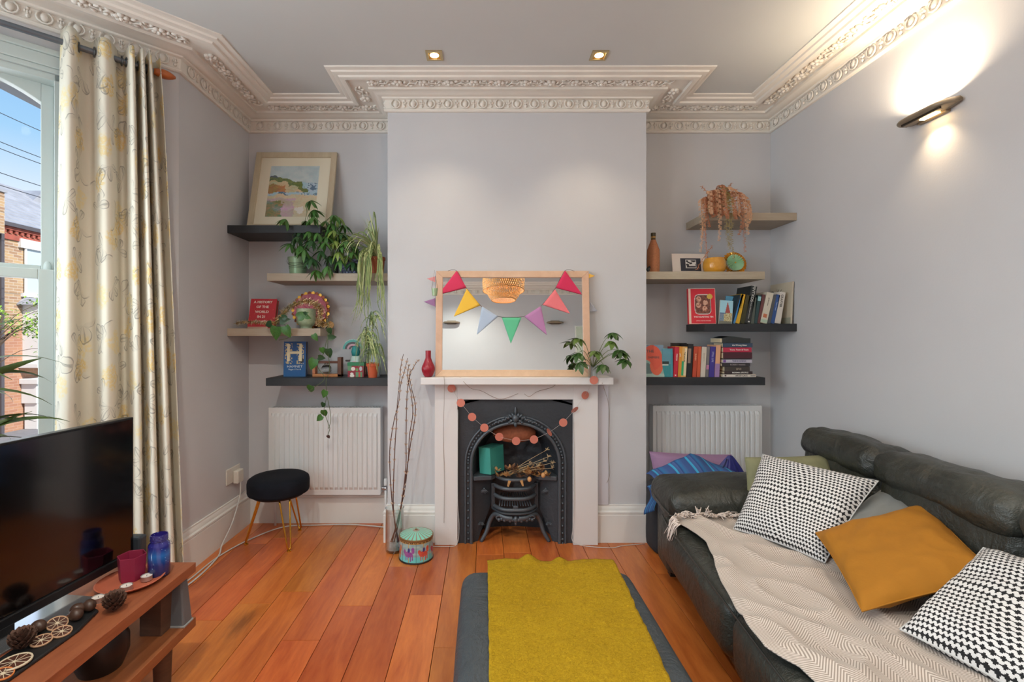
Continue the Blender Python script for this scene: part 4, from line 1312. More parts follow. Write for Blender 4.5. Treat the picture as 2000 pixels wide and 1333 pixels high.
# ================================================================== FRAMED PICTURE
fw, fh = .555, .582
pic = thing('framed_picture', 'framed coastal painting leaning on the black shelf in the left alcove', 'picture', (-1.568, 3.14, L1))
ang = math.asin(.145 / fh)
pic.rotation_euler = (-ang, 0, .0)
m_pf = wood('pale_frame_wood', (200, 186, 160), (184, 168, 142), .5, (10, 10, 2), .03)
for (x0, x1, z0, z1) in ((0, .038, 0, fh), (fw - .038, fw, 0, fh), (.038, fw - .038, 0, .038), (.038, fw - .038, fh - .038, fh)):
    mb = MB(); mb.box(x0, x1, 0, .022, z0, z1); mb.build('frame_bar', m_pf, pic, bevel=.002)
mb = MB(); mb.box(.03, fw - .03, .012, .016, .03, fh - .03); mb.build('mount', mat('cream_mount', (228, 220, 198), .8), pic)
def seascape(u, v):
    uu, vv = u, v
    u += .10 * noise.noise(Vector((uu * 7, vv * 7, 11))) + .05 * noise.noise(Vector((uu * 25, vv * 25, 12))); v += .05 * noise.noise(Vector((uu * 6, vv * 8, 21))) + .015 * noise.noise(Vector((uu * 30, vv * 30, 22)))
    n1 = noise.noise(Vector((u * 5, v * 9, 1))); n2 = noise.noise(Vector((u * 18, v * 30, 4)))
    hill = .80 - .26 * max(0, u - .05) ** 1.4 - (0 if u < .55 else (u - .55) * .35) + .02 * n1
    sea = .66 + .01 * n2
    if v > max(hill, sea):
        return (190 + 20 * n1 + 8 * n2, 205 + 14 * n1, 208 + 10 * n1)
    if u < .17 and .76 < v < .80: return (92, 104, 116)
    if u < .86 and v > .47 and v < hill:
        if v > hill - .10 - .03 * n1: return (112 + 30 * n2, 126 + 20 * n2, 76 + 20 * n1)
        if v < .62 and u < .35: return (170 + 40 * n1, 128 + 30 * n2, 84)
        return (200 + 24 * n1, 186 + 16 * n2, 150 + 20 * n2)
    if v > .42:
        if n2 + n1 * .8 > .28: return (98, 122, 146)
        return (176 + 20 * n1, 200 + 10 * n2, 212)
    if u < .34 - .2 * (v - .0) and v < .3: return (140 + 60 * n2, 140 + 20 * n1, 112 + 60 * n1)
    if u < .55 and v < .36: return (196 + 24 * n1, 172 + 22 * n2, 176 + 40 * n1)
    if ell(u, v, .68, .13, .09, .06): return (222, 216, 208)
    return (208 + 14 * n1, 194 + 14 * n2, 162 + 16 * n2)
print_panel('painting', fw * .60, fh * .66, 70, 80, seascape, pic, T(fw * .195, .0115, fh * .165))

# ================================================================== BOOKS
m_page = mat('book_pages', (214, 200, 168), .9, bump=.1, bs=300)
def cover_mat(c): return mat('cover_%02x%02x%02x' % tuple(int(x) for x in c), c, .45)
def book(label, loc, t_, h, d, c, rot=None, group=None, cat='book', hard=True, pagec=None):
    """spine toward local -y at y=0, thickness x 0..t, height z 0..h"""
    b = thing('book', label, cat, loc, group=group)
    if rot is not None: b.rotation_euler = rot
    m = cover_mat(c); k = .002
    mb = MB(); mb.box(0, k, 0, d, 0, h); mb.box(t_ - k, t_, 0, d, 0, h); mb.box(k, t_ - k, 0, k, 0, h)
    mb.build('cover', m, b)
    mb = MB(); mb.box(k, t_ - k, k, d - .003, .002, h - .002); mb.build('pages', m_page, b)
    return b
def tmat(c): return mat('ink_%02x%02x%02x' % tuple(int(x) for x in c), c, .5)
WHITE, BLACK, GOLD_ = (232, 228, 220), (24, 24, 26), (216, 196, 150)
def spine_text(b, s, size, t_, h, c, z=None, sx=1.0, bold=.0002):
    text(b, s, size, Matrix.Translation((t_ / 2, -.0006, h * .5 if z is None else z)) @ Matrix.Rotation(PI / 2, 4, 'X') @ Matrix.Rotation(-PI / 2, 4, 'Z'), tmat(c), 'spine_lettering', sx=sx, bold=bold)
def spine_band(b, t_, z0, z1, c, name='spine_band', x0=0, x1=None):
    mb = MB(); mb.box(x0 + .0002, (t_ if x1 is None else x1) - .0002, -.0005, .0005, z0, z1); mb.build(name, cover_mat(c), b)

# --- lower right shelf row (R4): leaning slightly to the right; scale of crop
def X4(c): return PX(1255 + c / 8.163, 3.07)
lean = .055
row = [  # x0,x1 (crop px at the bottom), top y, colour, label, text
    (492, 562, 218, (196, 40, 62), 'red paperback beside the teal book on the lower right shelf', 'PRISON', WHITE, .013),
    (556, 612, 212, (222, 148, 56), 'orange-yellow paperback right of the red one on the lower right shelf', '', BLACK, .012),
    (612, 690, 212, (226, 178, 104), 'yellow paperback with a green block low on its spine', 'THE HOUSE', (40, 40, 40), .012),
    (700, 785, 170, (34, 32, 34), 'tall black paperback with a photo panel between yellow and orange books', '', WHITE, .012),
    (795, 858, 215, (190, 74, 48), 'brick-orange paperback right of the tall black one', 'ELEVEN', (232, 190, 150), .013),
    (864, 915, 212, (204, 88, 54), 'orange paperback left of the cream book', '', WHITE, .012),
    (922, 1000, 215, (204, 196, 182), 'cream paperback in the middle of the lower right shelf', 'SECRETS', (168, 158, 142), .014),
    (1006, 1050, 215, (116, 112, 112), 'grey paperback with a pink flower between cream and violet books', '', WHITE, .01),
    (1056, 1142, 212, (62, 52, 138), 'violet-blue paperback with pale lettering on the lower right shelf', 'STILL LIFE', (176, 176, 214), .016),
    (1148, 1222, 188, (226, 168, 130), 'peach and lilac paperback next to the horizontal stack', '', (160, 90, 60), .012),
]
for (x0, x1, yt, c, lb, tx, tcv, ts) in row:
    xa, xb = X4(x0), X4(x1)
    h = (690 - yt) / 8.163 / F * 3.07 * 1.02
    t_ = xb - xa
    b = book(lb, (xa, 3.07, R4), t_ - .0005, h, .125, c, rot=(0, lean, 0), group='paperbacks on the lower right shelf')
    b.location.z += .0
    if tx: spine_text(b, tx, ts, t_, h, tcv, z=h * .66)
    if c == (226, 178, 104): spine_band(b, t_, .01, h * .52, (46, 168, 112), x0=0, x1=t_ * .45); spine_band(b, t_, .01, h - .01, (232, 214, 178), x0=t_ * .47)
    if c == (222, 148, 56): spine_text(b, 'gold', .012, t_, h, WHITE, z=h * .72)
    if c == (34, 32, 34): spine_band(b, t_, h * .42, h * .86, (150, 128, 112), 'spine_photo', x0=.002, x1=t_ * .6)
    if c == (226, 168, 130): spine_band(b, t_, .0, h * .42, (156, 126, 176))
    if c == (116, 112, 112): spine_band(b, t_, h * .25, h * .4, (190, 130, 160))
    if c == (196, 40, 62): spine_band(b, t_, .008, .016, WHITE, x0=t_ * .3, x1=t_ * .6)
# coloured front-facing books at the left end
m_or = (222, 104, 76)
def shipcover(u, v):
    if ell(u, v, .42, .60, .50, .40) and not ell(u, v, .05, .2, .42, .34): return (222, 96, 74)
    if ell(u, v, .62, .35, .32, .30): return (224, 108, 80)
    if v < .10: return (170, 196, 186)
    if v > .82: return (122, 150, 176)
    if ell(u, v, .15, .22, .25, .22): return (104, 128, 128)
    return (142, 176, 168)
b = thing('book', 'teal and coral patterned book facing out, beside the chimney breast on the lower right shelf', 'book', (1.034, 3.07, R4), group='paperbacks on the lower right shelf')
b.rotation_euler = (-.08, 0, .10)
mb = MB(); mb.box(0, .135, 0, .022, 0, .205); mb.build('pages', m_page, b)
mb = MB(); mb.box(-.001, .136, -.002, 0, 0, .206); mb.box(-.001, .136, .022, .024, 0, .206); mb.build('cover', cover_mat((142, 176, 168)), b)
print_panel('cover_print', .135, .205, 44, 60, shipcover, b, T(0, -.0024, 0))
text(b, 'THE', .026, TM(.045, -.003, .165), tmat((60, 84, 84)), 'title_lettering', sx=1.1)
text(b, 'SHIMERE', .020, TM(.068, -.003, .125), tmat((60, 84, 84)), 'title_lettering')
def tealcover(u, v):
    if v < .46: return (52 + 20 * noise.noise(Vector((u * 9, v * 9, 0))), 140, 148) if not (v > .40 and u < .75) else (196, 206, 200)
    if v < .54 and u < .8: return (38, 52, 50)
    return (110 - 20 * v, 150, 168)
b = thing('book', 'teal seascape paperback facing out beside the red spine on the lower right shelf', 'book', (X4(330), 3.085, R4), group='paperbacks on the lower right shelf')
b.rotation_euler = (-.04, 0, -.10)
w_ = X4(490) - X4(330)
mb = MB(); mb.box(0, w_, 0, .02, 0, .182); mb.build('pages', m_page, b)
mb = MB(); mb.box(-.001, w_ + .001, -.002, 0, 0, .183); mb.box(-.001, w_ + .001, .02, .022, 0, .183); mb.build('cover', cover_mat((66, 150, 168)), b)
print_panel('cover_print', w_ * .8, .182, 30, 40, tealcover, b, T(0, -.0024, 0))
# dark book lying behind the row top
b = book('dark hardback standing behind the yellow and orange paperbacks', (X4(598), 3.20, R4), X4(842) - X4(598), .217, .03, (44, 38, 36), group='paperbacks on the lower right shelf')

# horizontal stack, bottom to top
stack = [  # x0,x1,ybot,ytop,colour,label,text
    (1285, 1808, 688, 645, (216, 206, 196), 'white book lettered in black at the bottom of the horizontal stack', 'ARTSY CATS', BLACK),
    (1312, 1765, 640, 597, (58, 44, 46), 'dark maroon paperback second from the bottom of the stack', 'NORMAL PEOPLE', WHITE),
    (1315, 1712, 596, 520, (66, 58, 54), 'dark brown patterned book third from the bottom of the stack', '|||/\\\\|/|', (176, 160, 142)),
    (1272, 1722, 518, 465, (52, 46, 50), 'black paperback with a red end in the middle of the stack', 'ROBERT HARRIS', (150, 140, 140)),
    (1285, 1755, 460, 408, (190, 186, 200), 'pale lilac paperback in the middle of the stack', 'THIS IS GOING', (70, 60, 110)),
    (1300, 1750, 405, 394, (50, 50, 56), 'very thin black paperback above the pale lilac one', '', WHITE),
    (1292, 1752, 392, 292, (74, 32, 42), 'thick plain maroon hardback in the stack', '', WHITE),
    (1292, 1745, 290, 215, (182, 42, 72), 'crimson paperback with white script near the top of the stack', 'Yours, Yours & Yours', WHITE),
    (1288, 1762, 212, 146, (60, 76, 98), 'navy and pale blue paperback second from the top of the stack', 'the Wrong Sister', WHITE),
]
def Z4(y): return R4 + (690 - y) / 8.163 / F * 3.05
for (x0, x1, yb, yt, c, lb, tx, tcv) in stack:
    xa = PX(1255 + x0 / 8.163, 3.05); xb = PX(1255 + x1 / 8.163, 3.05)
    t_ = Z4(yt) - Z4(yb); h = xb - xa
    b = thing('book', lb, 'book', (xa, 3.055, max(R4, Z4(yb))), group='horizontal book stack')
    b.rotation_euler = (0, 0, R.uniform(-.03, .03))
    k = min(.002, t_ * .2); d = .128
    mb = MB(); mb.box(0, h, 0, d, 0, k); mb.box(0, h, 0, d, t_ - k, t_ - .0003); mb.box(0, h, 0, k, k, t_ - k); mb.build('cover', cover_mat(c), b)
    mb = MB(); mb.box(.002, h - .002, k, d - .003, k, t_ - k); mb.build('pages', m_page, b)
    if tx: text(b, tx, min(t_ * .85, .0135), TM(h * .56, -.0006, t_ * .5), tmat(tcv), 'spine_lettering', bold=.0003)
    if tx == 'ARTSY CATS':
        mb = MB(); mb.box(.012, .022, -.0005, .0005, t_ * .25, t_ * .8); mb.build('spine_mark', cover_mat((90, 60, 60)), b)
        mb = MB(); mb.box(h - .035, h - .004, -.0005, .0005, t_ * .3, t_ * .75); mb.build('spine_mark', cover_mat((150, 146, 142)), b)
    if tx.startswith('THIS'):
        mb = MB(); mb.box(.003, .02, -.0005, .0005, t_ * .1, t_ * .9); mb.build('spine_mark', cover_mat((120, 80, 150)), b)
# curled black paperback on top
b = thing('book', 'black curled paperback lying open-edged on top of the stack', 'book', (PX(1255 + 1268 / 8.163, 3.05), 3.05, Z4(144)), group='horizontal book stack')
wv = [(0, 0), (.05, .002), (.10, .001), (.145, .0), (.182, .003)]
mb = MB(); L_ = .182
def curl(u, v, off): 
    return (L_ * u, .0 + .13 * v, off + (.010 * math.sin(PI * u) + .004 * math.sin(2 * PI * u)) * (1 if off > .01 else 0.1) + .003 * v)
mb.grid(lambda u, v: curl(u, v, .030), 14, 4); mb.grid(lambda u, v: curl(u, v, .0), 14, 4)
mb.add([curl(i / 14, 0, .0) for i in range(15)] + [curl(i / 14, 0, .030) for i in range(15)], [(i, i + 1, i + 16, i + 15) for i in range(14)])
mb.add([curl(1, 0, 0), curl(1, 1, 0), curl(1, 1, .03), curl(1, 0, .03)], [(0, 1, 2, 3)])
mb.build('cover', cover_mat((46, 50, 50)), b)
mb = MB(); mb.box(-.012, .17, .004, .13, .003, .029); mb.build('pages', m_page, b)

# --- upper black shelf on the right (R3)
def X3(c, D=3.07): return PX(1340 + c / 9.09, D)
def H3(y, D=3.07): return (745 - y) / 9.09 / F * D
# front-facing red cookery book
b = thing('book', 'red cookery book facing out at the left end of the upper black shelf', 'book', (X3(92), 3.10, R3)); w_ = X3(552) - X3(92); h_ = H3(103)
b.rotation_euler = (-.10, 0, -.12)
mb = MB(); mb.box(-.0, w_, -.0, .003, 0, h_); mb.box(0, w_, .022, .025, 0, h_); mb.box(-.003, 0, 0, .025, 0, h_); mb.build('cover', cover_mat((206, 38, 52)), b)
mb = MB(); mb.box(.0, w_ - .003, .003, .022, .002, h_ - .002); mb.build('pages', m_page, b)
def roast(u, v):
    if u < .085: return (222, 196, 178)
    if u > .985 or v > .985 or v < .018: return (224, 190, 176)
    x = (u - .53) / .31; z = (v - .55) / .285
    q = abs(x) ** 5 + abs(z) ** 5
    if ell(u, v, .79, .77, .105, .075): return (208, 176, 78)
    if q < .72:
        n1 = noise.noise(Vector((u * 16, v * 20, 0)))
        best = min((u - a) ** 2 + ((v - c_) * 1.2) ** 2 for a, c_ in ((.38, .70), (.62, .60), (.37, .53), (.60, .43)))
        if best < .0085: return (206, 160, 136) if n1 > -.15 else (160, 96, 76)
        return (112 + 50 * n1, 66 + 30 * n1, 54 + 20 * n1)
    if q < 1.0: return (206, 196, 192)
    return (208, 38, 54)
print_panel('cover_print', w_, h_, 60, 80, roast, b, T(0, -.0006, 0))
text(b, 'THE ROASTING TIN', .0135, TM(w_ * .54, -.0012, h_ * .195), tmat(WHITE), 'title_lettering', bold=.0003)
text(b, 'SIMPLE ONE DISH DINNERS', .0075, TM(w_ * .54, -.0012, h_ * .085), tmat(WHITE), 'title_lettering')
# leaning group
def lean_book(x0, x1, xt0, yt, c, label, tx='', tcv=WHITE, ts=.012, D=3.07, d=.14, z=None, extra=None):
    xa, xb = X3(x0, D), X3(x1, D)
    H_ = H3(yt, D); dxt = X3(xt0, D) - xa
    a = math.atan2(dxt, H_); h = math.hypot(dxt, H_)
    t_ = (xb - xa) * math.cos(a)
    zl = math.sin(a) * t_      # lift so the lower corner touches the shelf
    b = book(label, (xa, D, R3 + zl), t_ - .0004, h, d, c, rot=(0, a, 0), group='leaning books on the upper black shelf')
    if tx: spine_text(b, tx, ts, t_, h, tcv, z=(z or .6) * h)
    if extra: extra(b, t_, h)
    return b
def ex_boat(b, t_, h): pass
lean_book(785, 830, 955, 235, (40, 52, 60), 'dark slim guidebook between the boat cover and the yellow spine', D=3.075)
lean_book(832, 872, 990, 228, (70, 140, 200), 'blue slim guidebook left of the yellow spine')
lean_book(876, 950, 985, 226, (222, 174, 44), 'yellow slim guidebook on the upper black shelf', 'Lonely roads', (80, 62, 20), .011, z=.66)
lean_book(955, 1035, 1075, 245, (64, 60, 30), 'olive book between the yellow spine and the big black one')
lean_book(1040, 1148, 1160, 85, (42, 46, 46), 'tall black hardback with white lettering on the upper black shelf', 'PINTXOS', (206, 206, 200), .026, d=.17, z=.80,
          extra=lambda b, t_, h: (spine_text(b, 'The Food of Basque Country', .0105, t_, h, (190, 190, 186), z=h * .38), spine_band(b, t_, .008, .016, WHITE, x0=t_ * .5, x1=t_ * .8)))
lean_book(1152, 1205, 1200, 280, (86, 92, 84), 'grey-green slim book right of the tall black hardback')
lean_book(1206, 1262, 1285, 240, (48, 72, 74), 'dark teal book in the leaning row', extra=lambda b, t_, h: spine_band(b, t_, h * .8, h * .95, (150, 196, 200)))
lean_book(1264, 1315, 1360, 232, (104, 62, 62), 'brown-red book in the leaning row')
lean_book(1316, 1440, 1440, 205, (212, 204, 186), 'wide cream book with an orange emblem in the leaning row', 'garden notes', (110, 96, 86), .010, z=.7,
          extra=lambda b, t_, h: (spine_band(b, t_, h * .18, h * .30, (190, 110, 76), x0=t_ * .2, x1=t_ * .75), spine_band(b, t_, h * .02, h * .12, (176, 198, 176))))
lean_book(1444, 1500, 1555, 238, (84, 86, 88), 'charcoal grey book right of the wide cream one')
lean_book(1502, 1568, 1610, 235, (50, 84, 144), 'royal blue book in the leaning row', 'Oxford World', (180, 196, 224), .009)
lean_book(1572, 1680, 1665, 190, (216, 210, 202), 'white book with black lettering at the right of the leaning row', 'GRAFTER', (30, 30, 30), .020, z=.72)
# small front cover with red sailing boat
b = thing('book', 'small pale blue guidebook with a red-sailed boat on its cover', 'book', (X3(568), 3.06, R3), group='leaning books on the upper black shelf')
w_ = X3(775, 3.06) - X3(568, 3.06); h_ = H3(325, 3.06) * 1.02
b.rotation_euler = (-.12, .09, -.20)
mb = MB(); mb.box(0, w_, 0, .012, 0, h_); mb.build('pages', m_page, b)
mb = MB(); mb.box(0, w_ + .002, -.002, 0, 0, h_); mb.box(0, w_ + .002, .012, .014, 0, h_); mb.box(w_, w_ + .002, 0, .012, 0, h_); mb.build('cover', cover_mat((150, 194, 216)), b)
def boat(u, v):
    if v > .48:
        if abs(u - .62 + (v - .7) * .1) < (.95 - v) * .45 and v < .93: return (156, 70, 66)
        return (150, 196, 212)
    if v > .44 and u < .5: return (70, 100, 130)
    n1 = noise.noise(Vector((u * 20, v * 20, 2)))
    if u > .35 and v > .12: return (196, 190, 150) if n1 > 0 else (150, 128, 84)
    return (110, 110, 96) if v < .12 else (110 + 60 * n1, 130, 150)
print_panel('cover_print', w_, h_, 34, 46, boat, b, T(0, -.0024, 0))
b2 = thing('book', 'taller sky blue booklet standing behind the boat guidebook', 'book', (X3(680, 3.13), 3.15, R3), group='leaning books on the upper black shelf')
b2.rotation_euler = (-.04, .12, -.15)
mb = MB(); mb.box(0, .10, 0, .010, 0, H3(235, 3.13)); mb.build('cover', cover_mat((96, 166, 200)), b2); mb = MB(); mb.box(.002, .101, .001, .009, .001, H3(236, 3.13)); mb.build('pages', m_page, b2)
# large beige tree print standing at the wall
b = thing('large_book', 'large beige book with a bare tree drawing standing against the right wall', 'book', (XR - .030, 3.285, R3)); w_ = .235; h_ = .272
b.rotation_euler = (-.05, 0, -PI / 2)
mb = MB(); mb.box(0, w_, 0, .012, 0, h_); mb.build('cover', cover_mat((196, 186, 166)), b, bevel=.002)
mb = MB(); mb.box(w_ * .0, w_, -.0006, 0, .0, h_ * .15); mb.build('cover_band', cover_mat((160, 158, 140)), b)
mb = MB()
for pts in ([(.26, .62), (.27, .74), (.30, .80), (.38, .86)], [(.33, .62), (.33, .76), (.36, .84), (.34, .94)], [(.30, .78), (.20, .82), (.10, .80), (.03, .86)], [(.10, .80), (.03, .76)], [(.27, .76), (.15, .90), (.05, .90)], [(.34, .78), (.46, .84), (.58, .78), (.68, .80)], [(.46, .84), (.56, .92)], [(.36, .86), (.44, .93)], [(.58, .78), (.66, .72)]):
    mb.tube([(x * w_, -.001, z * h_ - .02) for x, z in pts], .0022, 5, .0008)
mb.build('tree_drawing', tmat((40, 34, 30)), b)
# red book on left shelf L3
b = thing('book', 'red hardback with white capitals leaning in the left alcove corner', 'book', (PX(482, 3.12), 3.13, L3)); w_ = .167; h_ = .212
b.rotation_euler = (-.32, 0, .10)
mb = MB(); mb.box(0, w_, 0, .003, 0, h_); mb.box(0, w_, .033, .036, 0, h_); mb.box(-.002, 0.0, 0, .036, 0, h_); mb.build('cover', cover_mat((190, 36, 48)), b)
mb = MB(); mb.box(0, w_ - .004, .003, .033, .002, h_ - .002); mb.build('pages', mat('tan_pages', (168, 112, 80), .9), b)
def redc(u, v):
    if v < .06 and u < .76: return (206, 170, 150)
    if noise.noise(Vector((u * 40, v * 50, 0))) > .62: return (206, 90, 60)
    return (186, 34, 48)
print_panel('cover_print', w_, h_, 40, 50, redc, b, T(0, -.0005, 0))
for i, s in enumerate(['A HISTORY', 'OF THE', 'WORLD', 'IN 21', 'WOMEN']):
    text(b, s, .0235, TM(w_ * .47, -.0012, h_ * (.885 - i * .165)), tmat((236, 222, 210)), 'title_lettering', bold=.0006)
# blue book on L4
b = thing('book', 'blue hardback with a large gilded letter standing on the lower left shelf', 'book', (PX(554, 3.14), 3.14, L4)); w_ = .142; h_ = .232
b.rotation_euler = (-.05, 0, .05)
mb = MB(); mb.box(0, w_, 0, .003, 0, h_); mb.box(0, w_, .03, .033, 0, h_); mb.box(-.002, 0, 0, .033, 0, h_); mb.build('cover', cover_mat((24, 74, 130)), b)
mb = MB(); mb.box(0, w_ - .004, .003, .03, .002, h_ - .002); mb.build('pages', mat('brown_pages', (130, 110, 84), .9), b)
def hamc(u, v):
    if ell(u, v, .80, .46, .105, .075): return (36, 40, 56)
    n1 = noise.noise(Vector((u * 14, v * 22, 0)))
    if .36 < v < .95 and (abs(u - .22) < .17 or abs(u - .74) < .17) and n1 > .05: return (190, 170, 128)
    return (22 + 10 * n1, 70 + 20 * (1 - v), 128 + 20 * (1 - v))
print_panel('cover_print', w_, h_, 50, 70, hamc, b, T(0, -.0005, 0))
text(b, 'H', .165, TM(w_ * .48, -.0012, h_ * .655), tmat((222, 208, 172)), 'title_lettering', sx=1.0, bold=.001)
text(b, 'HAMNET', .022, TM(w_ * .5, -.0014, h_ * .285), tmat((216, 222, 226)), 'title_lettering', sx=1.15)
text(b, "Maggie O'Farrell", .0125, TM(w_ * .5, -.0014, h_ * .205), tmat((216, 222, 226)), 'title_lettering')

# ================================================================== SMALL OBJECTS, RIGHT ALCOVE
bt = thing('wrapped_bottle', 'tall twine-wrapped bottle beside the chimney breast on the right shelf', 'bottle', (PX(1277, 3.1), 3.11, R2))
mb = MB(); prf = []
for i in range(60):
    z = i / 59 * .215
    r = .040 - .003 * (z / .15) if z < .15 else .037
    r = .037 + .002 * math.sin(z * 20) if z < .150 else max(.015, .038 - .023 * ((z - .150) / .065) ** .9)
    prf.append((r + .0007 * math.sin(i * PI), z)); prf.append((r + .0016, z + .0018))
mb.lathe([(0, 0)] + prf, 32); mb.build('twine_body', mat('twine', (186, 128, 92), .85, var=.12, vs=90), bt, smooth=60)
mb = MB(); mb.lathe([(.0145, .21), (.014, .238), (.0155, .24), (.0155, .262), (0, .262)], 24); mb.build('neck', mat('dark_olive_glass', (74, 60, 34), .15), bt, smooth=40)
mb = MB(); mb.lathe([(.0152, .226), (.0152, .240)], 24); mb.build('neck_band', mat('tan_band', (160, 124, 66), .6), bt, smooth=True)
# small black twig cluster ornament by the bottle
bo = thing('black_ornament', 'tiny black ornament at the chimney edge in front of the bottle', 'ornament', (PX(1267, 3.05), 3.06, R2))
mb = MB(); mb.ball((0, 0, .016), (.012, .010, .016), 10, 8); mb.ball((.008, 0, .030), (.008, .007, .009), 8, 6); mb.build('body', mat('black_satin', (24, 24, 24), .4), bo, smooth=True)
# white card with linocut
cdx = thing('card', 'white card with a black and white linocut leaning on the right shelf', 'card', (PX(1312, 3.18), 3.16, R2))
cdx.rotation_euler = (-.16, 0, .04)
mb = MB(); mb.box(0, .228, 0, .002, 0, .142); mb.build('card_sheet', mat('card_white', (222, 210, 200), .8), cdx)
def lino(u, v):
    if not (.24 < u < .78 and .22 < v < .88): return (38, 42, 56)
    n1 = noise.noise(Vector((u * 7, v * 7, 5)))
    if .28 < u < .74 and .28 < v < .83:
        if n1 > .08 or (v < .38 and u > .34): return (32, 30, 40)
    return (216, 212, 208)
print_panel('linocut_print', .138, .088, 48, 36, lino, cdx, T(.056, -.0006, .022))
# yellow pot
yp = thing('yellow_bowl', 'mustard yellow hammered bowl between the card and the paper rosette', 'bowl', (PX(1395, 3.12), 3.12, R2))
mb = MB(); mb.lathe([(0, 0), (.052, 0), (.064, .018), (.070, .045), (.067, .075), (.058, .098), (.055, .098), (.064, .074), (.066, .045), (.06, .02), (0, .006)], 40, rfn=lambda a, z: 1 + .008 * math.sin(a * 13 + z * 300))
mb.build('bowl_body', mat('mustard_glaze', (214, 150, 44), .25, coat=.5, bump=.3, bs=90), yp, smooth=50)
def paper_fan(label, loc, r0, r1, m_in, m_out, rot, n=24, full=True, name='paper_rosette', tips=.0):
    t_ = thing(name, label, 'paper decoration', loc); t_.rotation_euler = rot
    mb = MB(); vs = [(0, 0, 0)]; fs = []
    for i in range(2 * n):
        a = PI * i / n
        d = -.016 if i % 2 else .004
        vs.append((r0 * math.cos(a), d, r0 * math.sin(a)))
    for i in range(2 * n): fs.append((0, 1 + i, 1 + (i + 1) % (2 * n)))
    mb.add(vs, fs); mb.build('pleated_disc', m_in, t_)
    mb = MB(); vs = []; fs = []
    for i in range(2 * n):
        a = PI * i / n
        d = .006 if i % 2 else .018
        rr_ = r1 * (1 - tips * (i % 2))
        vs.append((r0 * .9 * math.cos(a), d, r0 * .9 * math.sin(a))); vs.append((rr_ * math.cos(a), d - .006, rr_ * math.sin(a)))
    k = len(vs)
    for i in range(2 * n): fs.append((2 * i, 2 * i + 1, (2 * i + 3) % k, (2 * i + 2) % k))
    mb.add(vs, fs); mb.build('gold_edge', m_out, t_)
    mb = MB(); mb.ball((0, -.006, 0), (.006, .003, .006), 8, 6); mb.build('centre_button', m_out, t_, smooth=True)
    return t_
m_gf = mat('gold_foil', (222, 164, 62), .28, .6)
paper_fan('mint pleated paper rosette with gold foil edge beside the yellow bowl', (PX(1437, 3.14), 3.15, R2 + .074), .056, .084, mat('mint_paper', (184, 226, 188), .8), m_gf, (-.25, 0, 0), tips=.12)
fan = paper_fan('pink pleated paper fan with scalloped gold edge behind the green pot', (PX(605, 3.2), 3.215, L3 + .125), .112, .124, mat('pink_paper', (218, 132, 152), .8), m_gf, (-.10, 0, 0), n=14)
for i in range(30):
    a = 2 * PI * i / 30
    mb = MB(); mb.lathe([(0, 0), (.011, 0), (.011, .002), (0, .002)], 12, (0, 0, 0), T(.120 * math.cos(a), .004, .120 * math.sin(a)) @ RX(PI / 2))
    mb.build('gold_scallop', m_gf if i % 2 else mat('bronze_foil', (120, 62, 44), .35, .8), fan)

# trailing dried-looking plant on R1
m_t = [mat('copper_leaf_a', (188, 126, 92), .7, var=.2, vs=30), mat('copper_leaf_b', (218, 172, 136), .7), mat('olive_leaf', (164, 146, 92), .7)]
tp = thing('trailing_plant', 'copper-orange trailing plant spilling over the top right shelf', 'plant', (PX(1401, 3.10), 3.13, R1))
mb = MB(); mb.lathe([(0, 0), (.045, 0), (.058, .075), (.053, .075), (.048, .01), (0, .01)], 24); mb.build('pot', mat('tan_pot', (176, 138, 100), .7), tp, smooth=40)
rr = random.Random(21)
def sprigmesh(L, m, name):
    mb = MB()
    for i in range(int(L / .006)):
        z = -i * .006; a = i * 2.0
        mb.add([(0, 0, z), (.010 * math.cos(a), .010 * math.sin(a), z + .003), (.017 * math.cos(a + .3), .017 * math.sin(a + .3), z - .006), (.008 * math.cos(a + .5), .008 * math.sin(a + .5), z - .006)], [(0, 1, 2, 3)])
    return mb
strands = [(-.155, .26), (-.140, .17), (-.12, .10), (-.10, .02), (-.075, .04), (-.045, .19), (-.03, .04), (-.005, .05), (.010, .24), (.028, .22), (.045, .30), (.06, .05), (.085, .03), (.10, .15), (.115, .26), (.128, .15), (.148, .05), (.152, .10), (-.09, .03), (.0, .03), (.06, .02), (-.13, .30), (.11, .02), (-.06, .02), (.02, .02)]
for i, (x, dr_) in enumerate(strands):
    y0 = rr.uniform(-.05, .03); out = -.118 - rr.random() * .025
    top = .055 + .075 * (1 - (x / .17) ** 2) + rr.random() * .05
    path = smooth_path([(x * .15, y0 * .3, .06), (x * .55, y0 - .02, top), (x * .9, out * .8, top - .02), (x, out, .02), (x * .97 + rr.uniform(-.01, .01), out - .008, -dr_ * .5), (x * .95 + rr.uniform(-.02, .02), out - .006, -dr_)], 10)
    mb = MB(); mb.tube(path, .0012, 4)
    for j in range(0, len(path) - 1):
        for q in range(3):
            a = j * 2.1 + q * 2.1 + i; p_ = path[j].lerp(path[j + 1], q / 3); s = .40 + .5 * (1 - j / len(path))
            d1 = Vector((math.cos(a), math.sin(a), .15)) * .015 * s; d2 = Vector((math.cos(a + .5), math.sin(a + .5), -.5)) * .018 * s
            mb.add([p_, p_ + d1, p_ + d1 * .7 + d2, p_ + d2 * .8], [(0, 1, 2, 3)])
    mb.build('strand', m_t[2] if i in (8, 9, 10) else rr.choice(m_t[:2]), tp)
